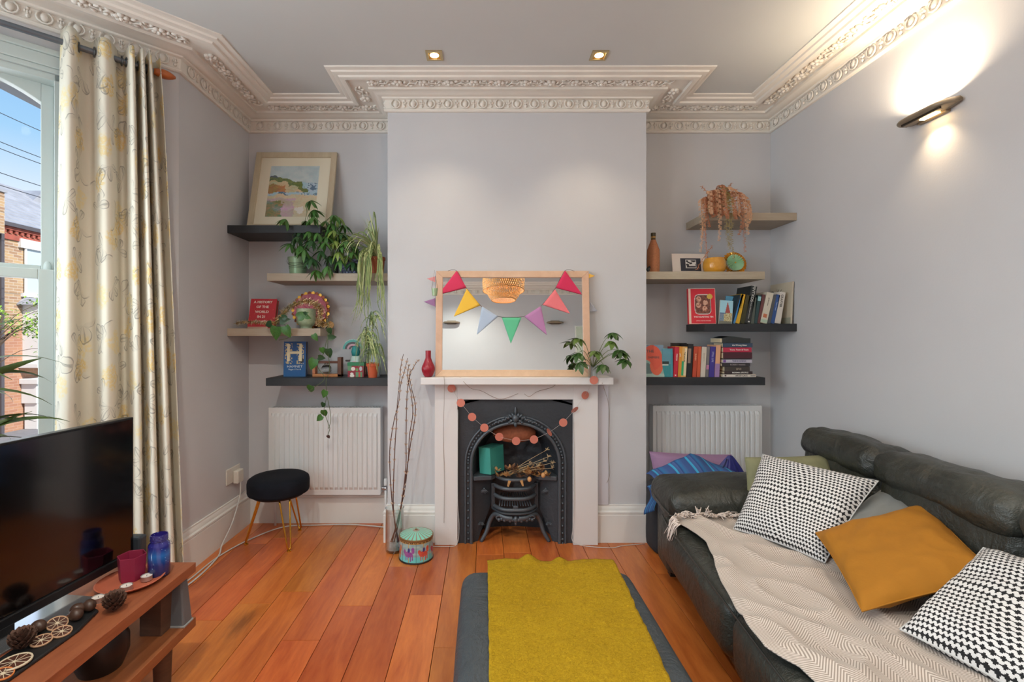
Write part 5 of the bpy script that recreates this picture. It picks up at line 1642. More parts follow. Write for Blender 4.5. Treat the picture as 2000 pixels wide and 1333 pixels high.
for (p0, p1) in (((.02, -.02, .1), (.10, -.02, .215)), ((-.03, -.02, .1), (-.10, -.02, .195)), ((.03, -.03, .1), (.13, -.03, .17)), ((-.04, -.05, -.2), (-.15, -.06, -.36))):
    path = smooth_path([p0, tuple(Vector(p0).lerp(Vector(p1), .5) + Vector((0, 0, .01))), p1], 8); mb = MB(); mb.tube(path, .0012, 4)
    for j in range(len(path) - 1):
        for q in range(2):
            a = j * 2.1 + q * 3; p_ = path[j].lerp(path[j + 1], q / 2)
            d1 = Vector((math.cos(a), .2, math.sin(a))) * .009; mb.add([p_, p_ + d1, p_ + d1 * 1.4 + Vector((.003, 0, -.004)), p_ + Vector((.004, 0, 0))], [(0, 1, 2, 3)])
    mb.build('strand', m_t[0], tp)
# ================================================================== LEFT ALCOVE PLANTS
m_sch = mat('schefflera_green', (76, 122, 58), .4, var=.35, vs=9)
m_sch2 = mat('schefflera_deep', (50, 90, 52), .4, var=.3, vs=9)
m_schL = mat('schefflera_light', (128, 152, 74), .4, var=.3, vs=9)
m_stem = mat('green_stem', (104, 116, 66), .6)
def leaflet_mesh(name, L, w, m, fold=.28, droop=.35):
    mb = MB(); vs = []; fs = []; n = 7
    for i in range(n + 1):
        k = i / n; ww = w * .5 * (math.sin(PI * k ** .8) ** .8 if 0 < k < 1 else 0.02); z = -droop * L * k * k
        x = L * k * (1 - .15 * droop * k)
        vs += [(x, ww, z + ww * fold), (x, 0, z), (x, -ww, z + ww * fold)]
    for i in range(n):
        o = i * 3; fs += [(o, o + 1, o + 4, o + 3), (o + 1, o + 2, o + 5, o + 4)]
    mb.add(vs, fs); return mb.mesh(name, m, True)
LF = [leaflet_mesh('leaflet', .080, .021, m, droop=.22) for m in (m_sch, m_sch2, m_schL)]
def schefflera(t_, clusters, base, droop=.8, size=1.0, seed=1, tilt_to=None, mats=(0, 0, 1)):
    """clusters: world points; base: local point where the stems rise"""
    rr = random.Random(seed); o = Vector(t_.location)
    sm = MB()
    for c in clusters:
        s = c[1] if isinstance(c, tuple) else 1.0; c = c[0] if isinstance(c, tuple) else c
        p = c - o; b = Vector(base)
        mid = b.lerp(p, .55) + Vector((0, 0, .03 + .02 * rr.random()))
        sm.tube(smooth_path([b, mid, p], 5), .0022, 5, .0012)
        nl = rr.choice([6, 7, 7, 8]); a0 = rr.random() * 6; me = LF[rr.choice(mats)]
        ax = RX(rr.uniform(-.2, .5)) @ RY(rr.uniform(-.3, .3))
        for i in range(nl):
            a = a0 + i * 2 * PI / nl
            dr_ = droop * rr.uniform(.45, 1.15)
            inst('leaflet', me, t_, T(*p) @ ax @ RZ(a) @ RY(dr_) @ S(size * s * rr.uniform(.8, 1.05)))
    sm.build('stems', m_stem, t_, smooth=True)

# green pail planter with schefflera
pl = thing('potted_schefflera', 'bushy umbrella plant in a mint green metal pail on the left shelf', 'plant', (PX(582, 3.15), 3.15, L2))
mb = MB(); mb.lathe([(0, 0), (.050, 0), (.062, .112), (.065, .114), (.065, .118), (.060, .118), (.057, .1), (0, .095)], 36)
pail = mb.build('pail', mat('mint_enamel', (150, 178, 142), .35, .2), pl, smooth=40)
for z in (.045, .055, .070, .078):
    mb = MB(); r = .050 + .012 * z / .112 + .0006; mb.lathe([(r, z - .0012), (r + .001, z), (r, z + .0012)], 36); mb.build('hoop', mat('dark_green_line', (60, 84, 62), .5), pail, smooth=True)
mb = MB(); mb.tube([(.064 * math.cos(a), .064 * math.sin(a) - .01, .112 - .05 * math.sin((a - PI)) * 1.0 if False else .112 + .055 * math.sin(a)) for a in [PI + PI * i / 14 for i in range(15)]], .0014, 6); mb.build('handle', mat('wire', (120, 130, 120), .4, .8), pail)
mb = MB(); mb.lathe([(0, .1), (.056, .1)], 24); mb.build('soil', mat('soil', (46, 36, 30), .95), pl)
cl = [(606, 392, 3.05), (558, 428, 3.0), (580, 462, 2.98), (613, 424, 3.0), (651, 420, 3.02), (609, 470, 2.95), (634, 474, 2.96), (594, 488, 2.97), (610, 505, 2.98), (617, 528, 2.97), (575, 440, 3.08), (625, 440, 3.08), (642, 448, 3.03), (590, 448, 3.06), (600, 500, 3.06), (620, 455, 2.97), (568, 476, 3.05), (636, 432, 3.1), (598, 432, 3.12), (612, 410, 3.08), (638, 462, 3.0), (585, 480, 3.0), (604, 452, 3.0), (628, 490, 2.97), (648, 436, 3.05)]
schefflera(pl, [(P(*c), 1.0) for c in cl], (0, 0, .1), seed=4, size=1.12)
# second schefflera in a grey pot behind
p2 = thing('potted_schefflera', 'second umbrella plant in a small dark grey pot beside the pail', 'plant', (PX(649, 3.17), 3.17, L2))
mb = MB(); mb.lathe([(0, 0), (.036, 0), (.040, .018), (.040, .020)], 28); mb.build('pot_foot', mat('cream_glaze', (206, 204, 190), .4), p2, smooth=40)
mb = MB(); mb.lathe([(.0405, .018), (.043, .085), (.039, .085), (.037, .075), (0, .075)], 28); mb.build('pot', mat('grey_glaze', (84, 88, 84), .4), p2, smooth=40)
cl = [(667, 455, 3.05), (678, 472, 3.0), (655, 470, 3.0), (688, 493, 3.0), (672, 440, 3.1), (645, 500, 3.02), (660, 492, 2.98), (678, 500, 3.05), (648, 462, 3.08), (690, 512, 3.03), (640, 520, 3.0), (663, 425, 3.12), (675, 458, 3.1), (668, 480, 3.0), (652, 450, 3.02), (684, 462, 3.1), (696, 482, 3.08), (664, 508, 3.0)]
schefflera(p2, [(P(*c), 1.0) for c in cl], (0, 0, .08), seed=8, size=1.1, mats=(0, 2, 1))
# bobbled blue-grey pot with spear leaves
p3 = thing('bobble_pot_plant', 'blue-grey bobbled pot with an upright strappy plant on the left shelf', 'plant', (PX(690, 3.13), 3.14, L2))
mb = MB(); mb.lathe([(0, 0), (.060, 0), (.063, .01), (.063, .095), (.058, .098), (.055, .09), (0, .088)], 32)
pb = mb.build('pot', mat('blue_grey_glaze', (112, 116, 142), .4), p3, smooth=40)
mbb = MB()
for k in range(5):
    for i in range(16):
        a = 2 * PI * (i + .5 * (k % 2)) / 16
        mbb.ball((.066 * math.cos(a), .066 * math.sin(a), .012 + k * .0195), .0115, 8, 6)
mbb.build('bobbles', MATS['blue_grey_glaze'], p3, smooth=True)
m_sp = bpy.data.materials.new('variegated_leaf'); MATS['variegated_leaf'] = m_sp
t = NT(m_sp); s_ = t.xyz(t.co())
t.l.new(t.mix(t.step(t.m('ABSOLUTE', s_[1]), .0032, .0018), rgb((108, 130, 70)), rgb((196, 200, 150))), t.b.inputs['Base Color']); t.b.inputs['Roughness'].default_value = .45
m_sp2 = mat('grey_green_leaf', (108, 128, 96), .5, var=.25, vs=15)
UP = [blade_mesh('leaf', .26, .014, (1.45, .9), m_sp), blade_mesh('leaf', .30, .013, (1.2, -.9), m_sp), blade_mesh('leaf', .34, .012, (.9, -1.35), m_sp), blade_mesh('leaf', .42, .012, (.5, -1.52), m_sp)]
rr = random.Random(31)
for i in range(14):
    inst('leaf', UP[i % 3], p3, T(0, 0, .085) @ RZ(i * 2.4) @ S(.7 + .3 * rr.random()))
# large spider plant at the chimney edge
sp = thing('spider_plant', 'variegated spider plant in a terracotta pot cascading off the left shelf by the chimney', 'plant', (PX(738, 3.1), 3.09, L2))
mb = MB(); mb.lathe([(0, 0), (.038, 0), (.046, .09), (.051, .092), (.051, .110), (.046, .110), (.044, .10), (0, .10)], 28); mb.build('pot', mat('terracotta_pot', (168, 92, 58), .75, var=.1, vs=12), sp, smooth=40)
for i in range(15):
    inst('leaf', UP[0], sp, T(-.01, 0, .10) @ RZ(PI * .5 + PI * i / 15) @ S(.75 + .45 * rr.random()))
for i in range(22):
    a = -PI / 2 - rr.uniform(-.15, 2.2)
    inst('leaf', UP[1 + i % 2], sp, T(0, 0, .10) @ RZ(a) @ S(.85 + .5 * rr.random(), .9, .9 + .4 * rr.random()))
# long hanging leaves over the shelf front
def hang_blade(path, w, m, t_, name='leaf'):
    path = smooth_path(path, 5); n = len(path); vs = []; fs = []
    for i, p_ in enumerate(path):
        k = i / (n - 1); ww = w * .5 * (1 - k ** 2.5) * min(1, .3 + k * 5) + .0003
        tn = (path[min(i + 1, n - 1)] - path[max(i - 1, 0)]).normalized(); sd = tn.cross(Vector((0.25, -1, 0.2))).normalized()
        vs += [p_ - sd * ww, p_ + Vector((0, .15 * ww, 0)), p_ + sd * ww]
    for i in range(n - 1):
        o = i * 3; fs += [(o, o + 1, o + 4, o + 3), (o + 1, o + 2, o + 5, o + 4)]
    mb = MB(); mb.add(vs, fs); return mb.build(name, m, t_, smooth=True)
def mk_var(name, ca, cb_):
    m = bpy.data.materials.new(name); t = NT(m)
    n_ = t.noise(t.co(scale=(220, 220, 4)), 1.0, 2)
    t.l.new(t.ramp(n_, [(.42, rgb(ca)), (.56, rgb(cb_))]), t.b.inputs['Base Color']); t.b.inputs['Roughness'].default_value = .45
    return m
m_hv = mk_var('striped_leaf', (106, 126, 66), (190, 196, 140)); m_hv2 = mk_var('striped_leaf_dark', (84, 108, 58), (140, 156, 96))
for i in range(34):
    x = rr.choice([-1, 1, -1]) * rr.random() ** .7 * .07 - .02; L_ = rr.choice([.08, .12, .18, .24, .30, .34, .40]) * rr.uniform(.8, 1.15)
    y = -.055 - rr.random() * .035 - .03
    hang_blade([(x * .15, -.01, .105), (x * .5, -.045, .125 + .07 * rr.random() ** 2), (x * .95, y * .95, .085 + .04 * rr.random()), (x + rr.uniform(-.012, .012), y - .01, 0), (x * 1.1 + rr.uniform(-.03, .03), y - .008, -L_ * .6), (x * 1.2 + rr.uniform(-.05, .035), y + .01, -L_ + .03)], rr.uniform(.008, .013), rr.choice([m_hv, m_hv, m_hv2]), sp)
for (dx_, dz) in ((-.20, .13), (-.17, .155), (-.24, .09), (-.13, .17), (-.02, .30), (-.05, .24), (-.08, .19)):
    hang_blade([(0, 0, .1), (dx_ * .4, -.01, .12 + dz * .65), (dx_ * .8, -.03, .1 + dz), (dx_ * 1.1, -.04, .08 + dz * .78)], .011, m_hv2, sp)

# second, finer spider plant on L4
s2 = thing('spider_plant', 'fine-leaved spider plant in a tall white pot above the lower left shelf', 'plant', (PX(733, 3.15), 3.15, L4))
mb = MB(); mb.lathe([(0, 0), (.030, 0), (.040, .15), (.037, .15), (.034, .14), (0, .14)], 28); mb.build('pot', mat('pale_blue_pot', (176, 184, 192), .35), s2, smooth=40)
for i in range(100):
    a = rr.random() * 6.28; L_ = .10 + rr.random() * .16; up_ = rr.uniform(.0, .17)
    if i < 45: c0 = Vector((.0, -.0, .145)); 
    elif i < 85: c0 = Vector((-.03, -.05, .20 + rr.random() * .05))
    else: c0 = Vector((-.005, -.03, .30 + rr.random() * .07))
    dx_, dy_ = math.cos(a) * L_ * (.42 if math.cos(a) < 0 else .65), math.sin(a) * L_ * .5 - .02
    if c0.y + dy_ > .12: dy_ = .1 - c0.y
    if dx_ > .075: dy_ = -.16 - rr.random() * .05 - c0.y; c0 = c0 + Vector((-.02, -.03, 0))
    hang_blade([c0, c0 + Vector((dx_ * .4, dy_ * .5, up_ * .5)), c0 + Vector((dx_ * .8, dy_ * .9, up_ * .35 - .02)), c0 + Vector((dx_ * 1.05, dy_, -.03 - rr.random() * .10))], rr.uniform(.004, .008), rr.choice([m_hv, m_hv2, m_sp2]), s2)

# pothos in a pale green pot with vines
po = thing('pothos_plant', 'trailing pothos in a pale green ceramic pot on the left shelf', 'plant', (PX(598, 3.13), 3.13, L3))
mb = MB(); mb.lathe([(0, 0), (.036, 0), (.036, .012), (.055, .030), (.060, .045), (.061, .130), (.057, .130), (.055, .11), (0, .11)], 36)
mb.build('pot', mat('sage_crackle_glaze', (168, 184, 150), .35, var=.12, vs=70), po, smooth=40)
m_po = mat('pothos_green', (62, 108, 46), .35, var=.4, vs=16); m_pod = mat('pothos_dark', (38, 72, 40), .35, var=.2, vs=12); m_dead = mat('dead_leaf', (74, 50, 44), .8)
def heart(m, name='leaf'):
    mb = MB(); vs = []; fs = []; n = 9
    prof_ = [.0, .42, .58, .60, .55, .47, .37, .25, .12, .0]
    for i in range(n + 1):
        k = i / n; ww = prof_[i] * .62; x = k * 1.0 - (.0 if i else -.08)
        vs += [(x - (.10 if i == 1 else 0), ww, ww * .25 - .18 * k * k), (x, 0, -.18 * k * k), (x - (.10 if i == 1 else 0), -ww, ww * .25 - .18 * k * k)]
    for i in range(n):
        o = i * 3; fs += [(o, o + 1, o + 4, o + 3), (o + 1, o + 2, o + 5, o + 4)]
    mb.add(vs, fs); return mb.mesh(name, m, True)
HE = [heart(m_po), heart(m_pod), heart(m_dead)]
ov = Vector(po.location)
def vine(pts, r=.0018):
    mb = MB(); mb.tube(smooth_path([P(*p) - ov if len(p) == 3 else p for p in pts], 5), r, 5); mb.build('vine', mat('vine_stem', (84, 96, 52), .6), po, smooth=True)
vine([(598, 590, 3.13), (575, 592, 3.0), (556, 615, 2.99), (541, 632, 2.985), (534, 660, 2.98)])
vine([(590, 592, 3.13), (560, 600, 3.02), (552, 627, 2.985), (570, 655, 2.985), (545, 665, 2.985)])
vine([(605, 592, 3.13), (632, 600, 3.0), (641, 640, 2.985), (640, 680, 2.98), (644, 720, 2.98), (637, 745, 2.98), (638, 775, 2.98), (633, 800, 2.98), (640, 825, 2.98), (644, 838, 2.98), (640, 850, 2.98)])
vine([(641, 650, 2.985), (632, 690, 2.98), (620, 715, 2.98), (634, 740, 2.98), (612, 758, 2.98), (603, 765, 2.98)])
vine([(638, 772, 2.98), (644, 800, 2.975), (646, 822, 2.975), (641, 838, 2.975)])
def hleaf(px, py, L, ang, yaw=0.0, k=0, D=2.97, roll=0):
    # leaf base at px,py, pointing along ang in the picture plane (0 right, -pi/2 down), slightly turned
    c = P(px, py, D) - ov
    M = T(*c) @ RY(-ang) @ RZ(yaw) @ RX(PI / 2 + roll) @ S(L)
    inst('leaf', HE[k], po, M)
for a in [(541, 636, .10, -1.75, .1, 0), (556, 636, .085, -1.2, .0, 0), (580, 622, .08, .5, .0, 0), (532, 632, .06, -2.9, .2, 1), (545, 628, .07, .2, .1, 1), (560, 624, .05, 2.5, 0, 1), (642, 640, .05, -1.4, .3, 1), (640, 660, .055, .1, .3, 1), (612, 652, .055, -1.1, 0, 0), (628, 678, .05, -1.4, .2, 0), (641, 680, .07, -1.5, .2, 1), (616, 700, .085, -2.0, 0, 0), (620, 698, .05, -.2, .3, 1), (608, 752, .07, -1.9, .5, 0), (637, 762, .06, -2.0, .1, 0), (633, 786, .045, -2.0, .3, 1), (632, 800, .06, -1.5, .4, 0), (630, 812, .055, -2.4, .0, 0), (640, 850, .03, -1.3, .3, 2), (600, 612, .05, -2.6, .2, 1), (596, 618, .04, -.4, 0, 0)]:
    hleaf(*a)
# gold tinsel: hundreds of foil strands
tn = MB(); rr = random.Random(2)
tpath = smooth_path([P(462, 633, 3.08), P(490, 631, 3.07), P(520, 632, 3.06), P(540, 630, 3.06), P(556, 611, 3.05), P(575, 597, 3.07), P(598, 590, 3.06), P(618, 597, 3.05), P(626, 612, 3.05), P(622, 632, 3.05), P(640, 637, 3.06)], 14)
for p_ in tpath:
    for k in range(15):
        d = Vector((rr.gauss(0, 1), rr.gauss(0, .8), rr.gauss(0, 1))).normalized()
        L_ = rr.uniform(.016, .036) * (.6 if p_.x < -1.33 else 1); s_ = d.cross(Vector((rr.random(), rr.random(), rr.random()))).normalized() * .0016
        b_ = p_ + Vector((rr.gauss(0, .004), rr.gauss(0, .004), rr.gauss(0, .004) + .004)); e2 = b_ + d * L_
        if e2.z < L3 + .001: e2.z = L3 + .001
        if b_.z < L3 + .001: b_.z = L3 + .002
        tn.add([b_ - s_, b_ + s_, e2 + s_ * .6, e2 - s_ * .6], [(0, 1, 2, 3)], mi=rr.choice([0, 0, 1, 2]))
tno = tn.build('gold_tinsel', [mat('gold_tinsel_foil', (232, 200, 140), .25, .6), mat('bright_tinsel_foil', (255, 244, 210), .15, .5), mat('bronze_tinsel_foil', (112, 82, 48), .3, .6)])
tag(tno, 'gold tinsel garland winding round the pale green pot on the left shelf', 'tinsel', kind='stuff')
# little wooden disc behind
wd = thing('wooden_disc', 'small hexagonal wooden block behind the tinsel at the shelf end', 'ornament', (PX(645, 3.25), 3.25, L3))
mb = MB(); mb.lathe([(0, -.006), (.027, -.006), (.027, .006), (0, .006)], 8, (0, 0, 0), T(0, 0, .026) @ RX(PI / 2)); mb.build('disc', mat('light_wood_disc', (196, 152, 96), .6), wd, bevel=.002)

# wooden frame terrarium with glass bulb
tf = thing('bulb_vase_frame', 'wooden framed glass bulb vase on the lower left shelf', 'vase', (PX(612, 3.15), 3.15, L4))
m_wf = wood('warm_frame_wood', (190, 120, 66), (158, 92, 48), .45, (5, 5, 5), .04); m_wfd = mat('dark_frame_wood', (104, 62, 42), .5)
for (x0, x1, z0, z1, m) in ((0, .190, 0, .018, m_wf), (0, .018, .018, .105, m_wf), (.165, .190, 0, .128, m_wfd), (.018, .165, .088, .102, m_wfd)):
    mb = MB(); mb.box(x0, x1, -.02, .03, z0, z1); mb.build('frame_bar', m, tf, bevel=.002)
mb = MB(); mb.lathe([(.0, -.028), (.018, -.025), (.032, -.012), (.035, .003), (.028, .020), (.014, .032), (.010, .044), (.012, .048)], 24, (.085, .005, .048)); mb.build('glass_bulb', m_cg, tf, smooth=True)
mb = MB(); mb.lathe([(0, -.026), (.020, -.022), (.028, -.014), (0, -.013)], 20, (.085, .005, .048)); mb.build('sand', mat('pale_sand', (206, 200, 190), .9), tf)
# bird ornament: crested paper bird on a cone body
bi = thing('bird_ornament', 'teal crested cardboard bird on a pale patterned cone body', 'ornament', (PX(695, 3.17), 3.17, L4))
mb = MB(); mb.lathe([(0, 0), (.022, 0), (.036, .05), (.040, .09), (.032, .125), (.022, .15), (.0, .155)], 24, sxy=(1, .7)); bb_ = mb.build('body', mat('pale_mint_body', (190, 212, 206), .6), bi, smooth=True)
mb = MB(); mb.lathe([(.0, 0), (.024, .0), (.030, .03), (.022, .06), (.006, .07)], 16, (0, -.004, .135), sxy=(1, .7)); mb.build('neck', mat('teal_card', (44, 140, 142), .6), bi, smooth=True)
for j, (r0, r1, c) in enumerate([(.052, .066, (96, 178, 174)), (.038, .052, (84, 88, 92)), (.025, .038, (196, 160, 176)), (.014, .025, (84, 88, 92))]):
    mb = MB(); N = 16; vs = []
    for i in range(N + 1):
        a = .05 + (PI * .98) * i / N
        for (r, y) in ((r0, -.004), (r1, -.004), (r1, .004), (r0, .004)): vs.append((r * math.cos(a) * 1.0 - .02, y - j * .001, .180 + r * math.sin(a) * .95))
    mb.add(vs, [(4 * i + q, 4 * i + (q + 1) % 4, 4 * i + 4 + (q + 1) % 4, 4 * i + 4 + q) for i in range(N) for q in range(4)] + [(0, 1, 2, 3), tuple(4 * N + q for q in (3, 2, 1, 0))])
    mb.build('crest_band', mat('crest_%d' % j, c, .6), bi)
mb = MB()
for i in range(15):
    a = .15 + 2.2 * i / 14; mb.ball((.067 * math.cos(a) - .02, 0, .180 + .064 * math.sin(a)), .0045, 6, 4)
mb.build('crest_edge', mat('pale_teal_dots', (190, 226, 224), .6), bi, smooth=True)
mb = MB(); mb.add([(-.016, -.026, .10), (.010, -.028, .10), (-.003, -.027, .065), (-.003, -.029, .085)], [(0, 3, 1), (0, 2, 3), (3, 2, 1)]); mb.build('pink_heart', mat('pink_paint', (222, 168, 178), .6), bi)
mb = MB(); mb.box(-.07, -.030, -.004, .004, .098, .110); mb.build('wing_peg', mat('dark_peg', (70, 62, 62), .5), bi, bevel=.004)
mb = MB(); mb.lathe([(.010, 0), (.0, .022)], 8, (.0, -.03, .0)); mb.build('foot', mat('coral_foot', (222, 110, 80), .5), bi)
# gift box
gb = thing('gift_box', 'small red and green festive box with a green lid on the lower left shelf', 'box', (PX(680, 3.12), 3.11, L4)); w_ = PX(711, 3.11) - PX(680, 3.11)
mb = MB(); mb.box(0, w_, 0, .09, 0, .075); mb.build('box_body', mat('dark_red_card', (140, 34, 48), .6), gb)
mb = MB(); mb.box(-.002, w_ + .002, -.002, .092, .073, .095); mb.build('lid', mat('green_card', (44, 124, 84), .6), gb, bevel=.001)
def gift(u, v):
    n1 = noise.noise(Vector((u * 3, v * 3, 9)))
    if v < .45:
        if u > .5: return (196, 70, 56) if .68 < u < .80 else ((94, 138, 100) if u < .92 else (140, 34, 48))
        if ell(u, v, .28, .12, .14, .14) or ell(u, v, .26, .30, .11, .10): return (226, 218, 208)
        return (140, 34, 48)
    if ell(u, v, .34, .74, .13, .18): return (226, 214, 206)
    if u < .24 and v > .55: return (94, 138, 100)
    if ell(u, v, .58, .66, .08, .14): return (106, 148, 84)
    if ell(u, v, .82, .74, .09, .2): return (190, 190, 196)
    return (146, 36, 50)
print_panel('printed_front', w_, .073, 44, 32, gift, gb, T(0, -.0006, 0))
# terracotta pot with tiny cactus
tcx = thing('terracotta_pot', 'small terracotta pot with a tiny succulent beside the festive box', 'plant', (PX(728, 3.08), 3.08, L4))
mb = MB(); mb.lathe([(0, 0), (.027, 0), (.036, .072), (.041, .073), (.042, .092), (.038, .092), (.035, .08), (0, .08)], 28); mb.build('pot', mat('orange_terracotta', (186, 84, 48), .7), tcx, smooth=40)
mb = MB()
for i in range(9):
    a = i * 2.4; mb.ball((0, 0, 0), (.014, .005, .005), 6, 4, T(.014 * math.cos(a), .014 * math.sin(a), .092) @ RZ(a) @ RY(-.6))
mb.build('succulent', mat('tan_succulent', (186, 140, 100), .7), tcx, smooth=True)

# ================================================================== MIRROR, BUNTING, MANTEL OBJECTS
mir = thing('mirror', 'large mirror in a pale wooden frame leaning on the mantelpiece', 'mirror', (PX(850, 2.9), 2.912, SZ))
mw = PX(1153, 2.91) - PX(850, 2.91); mh = .655
mir.rotation_euler = (-math.radians(5.0), 0, 0)
m_mf = wood('pale_pink_wood', (222, 186, 156), (206, 168, 138), .35, (3, 8, 3), .03)
fwid = .041
for nm, pts in (('frame_bar', [(0, 0), (mw, 0), (mw - fwid, fwid), (fwid, fwid)]), ('frame_bar', [(0, mh), (fwid, mh - fwid), (mw - fwid, mh - fwid), (mw, mh)]), ('frame_bar', [(0, 0), (fwid, fwid), (fwid, mh - fwid), (0, mh)]), ('frame_bar', [(mw, 0), (mw, mh), (mw - fwid, mh - fwid), (mw - fwid, fwid)])):
    mb = MB(); mb.poly(pts, .024, T(0, -.012, 0)); mb.build(nm, m_mf, mir, bevel=.002, fix=True)
mb = MB(); mb.add([(fwid - .003, 0.0, fwid - .003), (mw - fwid + .003, 0.0, fwid - .003), (mw - fwid + .003, 0.0, mh - fwid + .003), (fwid - .003, 0.0, mh - fwid + .003)], [(0, 1, 2, 3)])
m_mi = mat('mirror_silver', (226, 230, 230), .0, 1.0)
mb.build('mirror_glass', m_mi, mir)
mb = MB(); mb.box(.01, mw - .01, .003, .011, .01, mh - .01); mb.build('backing_board', mat('hardboard', (120, 92, 70), .9), mir)

bu = thing('bunting', 'felt bunting of seven coloured pennants strung across the mirror', 'bunting')
def MP(x, y, D=None):
    px, py = 800 + x / 4.348, 500 + y / 4.348
    if D is None or D < 2.89:      # on the leaning glass, a few millimetres proud of it
        D = 2.93
        for _ in range(4): D = 2.912 + (PZ(py, D) - SZ) * math.tan(math.radians(5)) - (.020 if (py < 543 or D == 2.884) else .006)
    return P(px, py, D)
flags = [((400, 125), (483, 270), (245, 328), (220, 60, 98), 'hot pink pennant at the left end'), ((485, 280), (600, 420), (375, 515), (240, 192, 70), 'yellow pennant'), ((615, 430), (752, 515), (570, 670), (178, 194, 216), 'pale blue pennant'),
         ((785, 525), (950, 525), (860, 745), (96, 190, 146), 'green pennant in the middle'), ((975, 515), (1115, 425), (1165, 670), (180, 126, 172), 'lilac pennant'), ((1130, 415), (1235, 285), (1362, 490), (232, 122, 128), 'coral pennant'), ((1240, 270), (1320, 125), (1465, 328), (214, 50, 92), 'hot pink pennant at the right end')]
m_felt = {}
def pennant(parent, pts, c, label=None, D=None, bow=.002):
    a, b, c3 = [MP(*p, D) for p in pts]
    mb = MB(); N = 8; vs = []; fs = []
    nrm_ = Vector((0, -1, 0))
    for i in range(N + 1):
        k = i / N
        l_ = a.lerp(c3, k); r_ = b.lerp(c3, k)
        for j in range(N + 1):
            q = j / N; p_ = l_.lerp(r_, q); p_ = p_ + nrm_ * (bow * math.sin(PI * q) * (1 - k) - .000 * k)
            vs.append(p_)
    fs = [(i * (N + 1) + j, i * (N + 1) + j + 1, (i + 1) * (N + 1) + j + 1, (i + 1) * (N + 1) + j) for i in range(N) for j in range(N)]
    mb.add(vs, fs)
    o = mb.build('pennant', mat('felt_%d_%d_%d' % c, c, .9, bump=.15, bs=220), parent, smooth=True, solid=.0015)
    if label: o['label'] = label
for f_ in flags: pennant(bu, f_[:3], f_[3], f_[4])
mb = MB()
sp_ = [(325, 128), (400, 128), (484, 275), (607, 425), (690, 482), (768, 518), (868, 522), (962, 516), (1050, 478), (1122, 420), (1237, 278), (1320, 126), (1400, 130)]
mb.tube(smooth_path([MP(*p, 2.884) for p in sp_], 5), .0012, 5); mb.build('string', mat('dark_thread', (96, 84, 80), .8), bu)
bu2 = thing('side_bunting', 'small pink and lilac pennants hanging left of the mirror', 'bunting')
pennant(bu2, ((145, 195), (218, 175), (218, 225)), (222, 150, 150), D=2.955); pennant(bu2, ((120, 390), (218, 360), (218, 432)), (160, 118, 160), D=2.955)
mb = MB(); mb.tube([MP(218, 170, 2.955), MP(219, 440, 2.955)], .001, 5); mb.build('string', MATS['dark_thread'], bu2)
bu3 = thing('side_bunting', 'small yellow and pale blue pennants peeking out right of the mirror', 'bunting')
pennant(bu3, ((1522, 152), (1575, 170), (1522, 192)), (236, 184, 80), D=2.96); pennant(bu3, ((1532, 388), (1598, 472), (1528, 474)), (180, 184, 196), D=2.97)
mb = MB(); mb.tube([MP(1522, 150, 2.96), MP(1526, 480, 2.965)], .001, 5); mb.build('string', MATS['dark_thread'], bu3)
# mini green pail hanging on the frame corner
mpail = thing('hanging_pail', 'tiny mint green tin pail hanging from the mirror frame', 'ornament', tuple(P(849, 578, 2.86)))
mb = MB(); mb.lathe([(0, 0), (.014, 0), (.020, .044), (.018, .044), (.0125, .003), (0, .003)], 20); mb.build('pail_body', mat('mint_tin', (160, 182, 144), .4, .2), mpail, smooth=40)
mb = MB(); mb.tube([(-.018, 0, .042), (-.002, .01, .155), (.018, 0, .042)], .0012, 5); mb.build('hanging_string', mat('brown_twine', (120, 84, 60), .8), mpail)

# red vase
rv = thing('red_vase', 'small ribbed crimson vase at the left end of the mantelpiece', 'vase', (PX(836, 2.88), 2.89, SZ))
def vr(z):
    k = z / .160
    if k < .12: return .018 + .014 * (k / .12) ** .6
    if k < .5: return .032 + .010 * math.sin((k - .12) / .38 * PI) - .002
    return max(.0165, .030 - .0135 * min(1, (k - .5) / .22))
mb = MB(); mb.lathe([(0, 0)] + [(vr(z / 30 * .160), z / 30 * .160) for z in range(31)] + [(.013, .160), (.012, .1)], 48, rfn=lambda a, z: 1 + .035 * math.cos(12 * a + z * 160) * (1 if z < .11 else .3))
mb.build('vase_body', mat('crimson_glaze', (150, 24, 42), .35), rv, smooth=60)
# mantel plant
mp_ = thing('mantel_plant', 'variegated umbrella plant cutting in a glass at the right of the mantelpiece', 'plant', (PX(1158, 2.86), 2.865, SZ))
mb = MB(); mb.lathe([(0, 0), (.026, 0), (.030, .075), (.028, .075), (.024, .004), (0, .004)], 28); mb.build('glass', m_cg, mp_, smooth=40)
m_schv = mat('variegated_green', (84, 112, 48), .35, var=.45, vs=22); LF.append(leaflet_mesh('leaflet', .066, .030, m_schv, droop=.15)); LF.append(leaflet_mesh('leaflet', .066, .030, mat('mid_green', (58, 90, 40), .35, var=.3, vs=12), droop=.2))
cl = [(1131, 662, 2.80), (1129, 690, 2.80), (1133, 709, 2.78), (1162, 686, 2.80), (1196, 667, 2.82), (1197, 650, 2.84), (1210, 684, 2.82), (1179, 713, 2.78), (1223, 703, 2.82), (1216, 690, 2.85)]
schefflera(mp_, [(P(*c), 1.0) for c in cl], (0, 0, .06), seed=15, size=1.12, mats=(3, 3, 4), droop=.62)

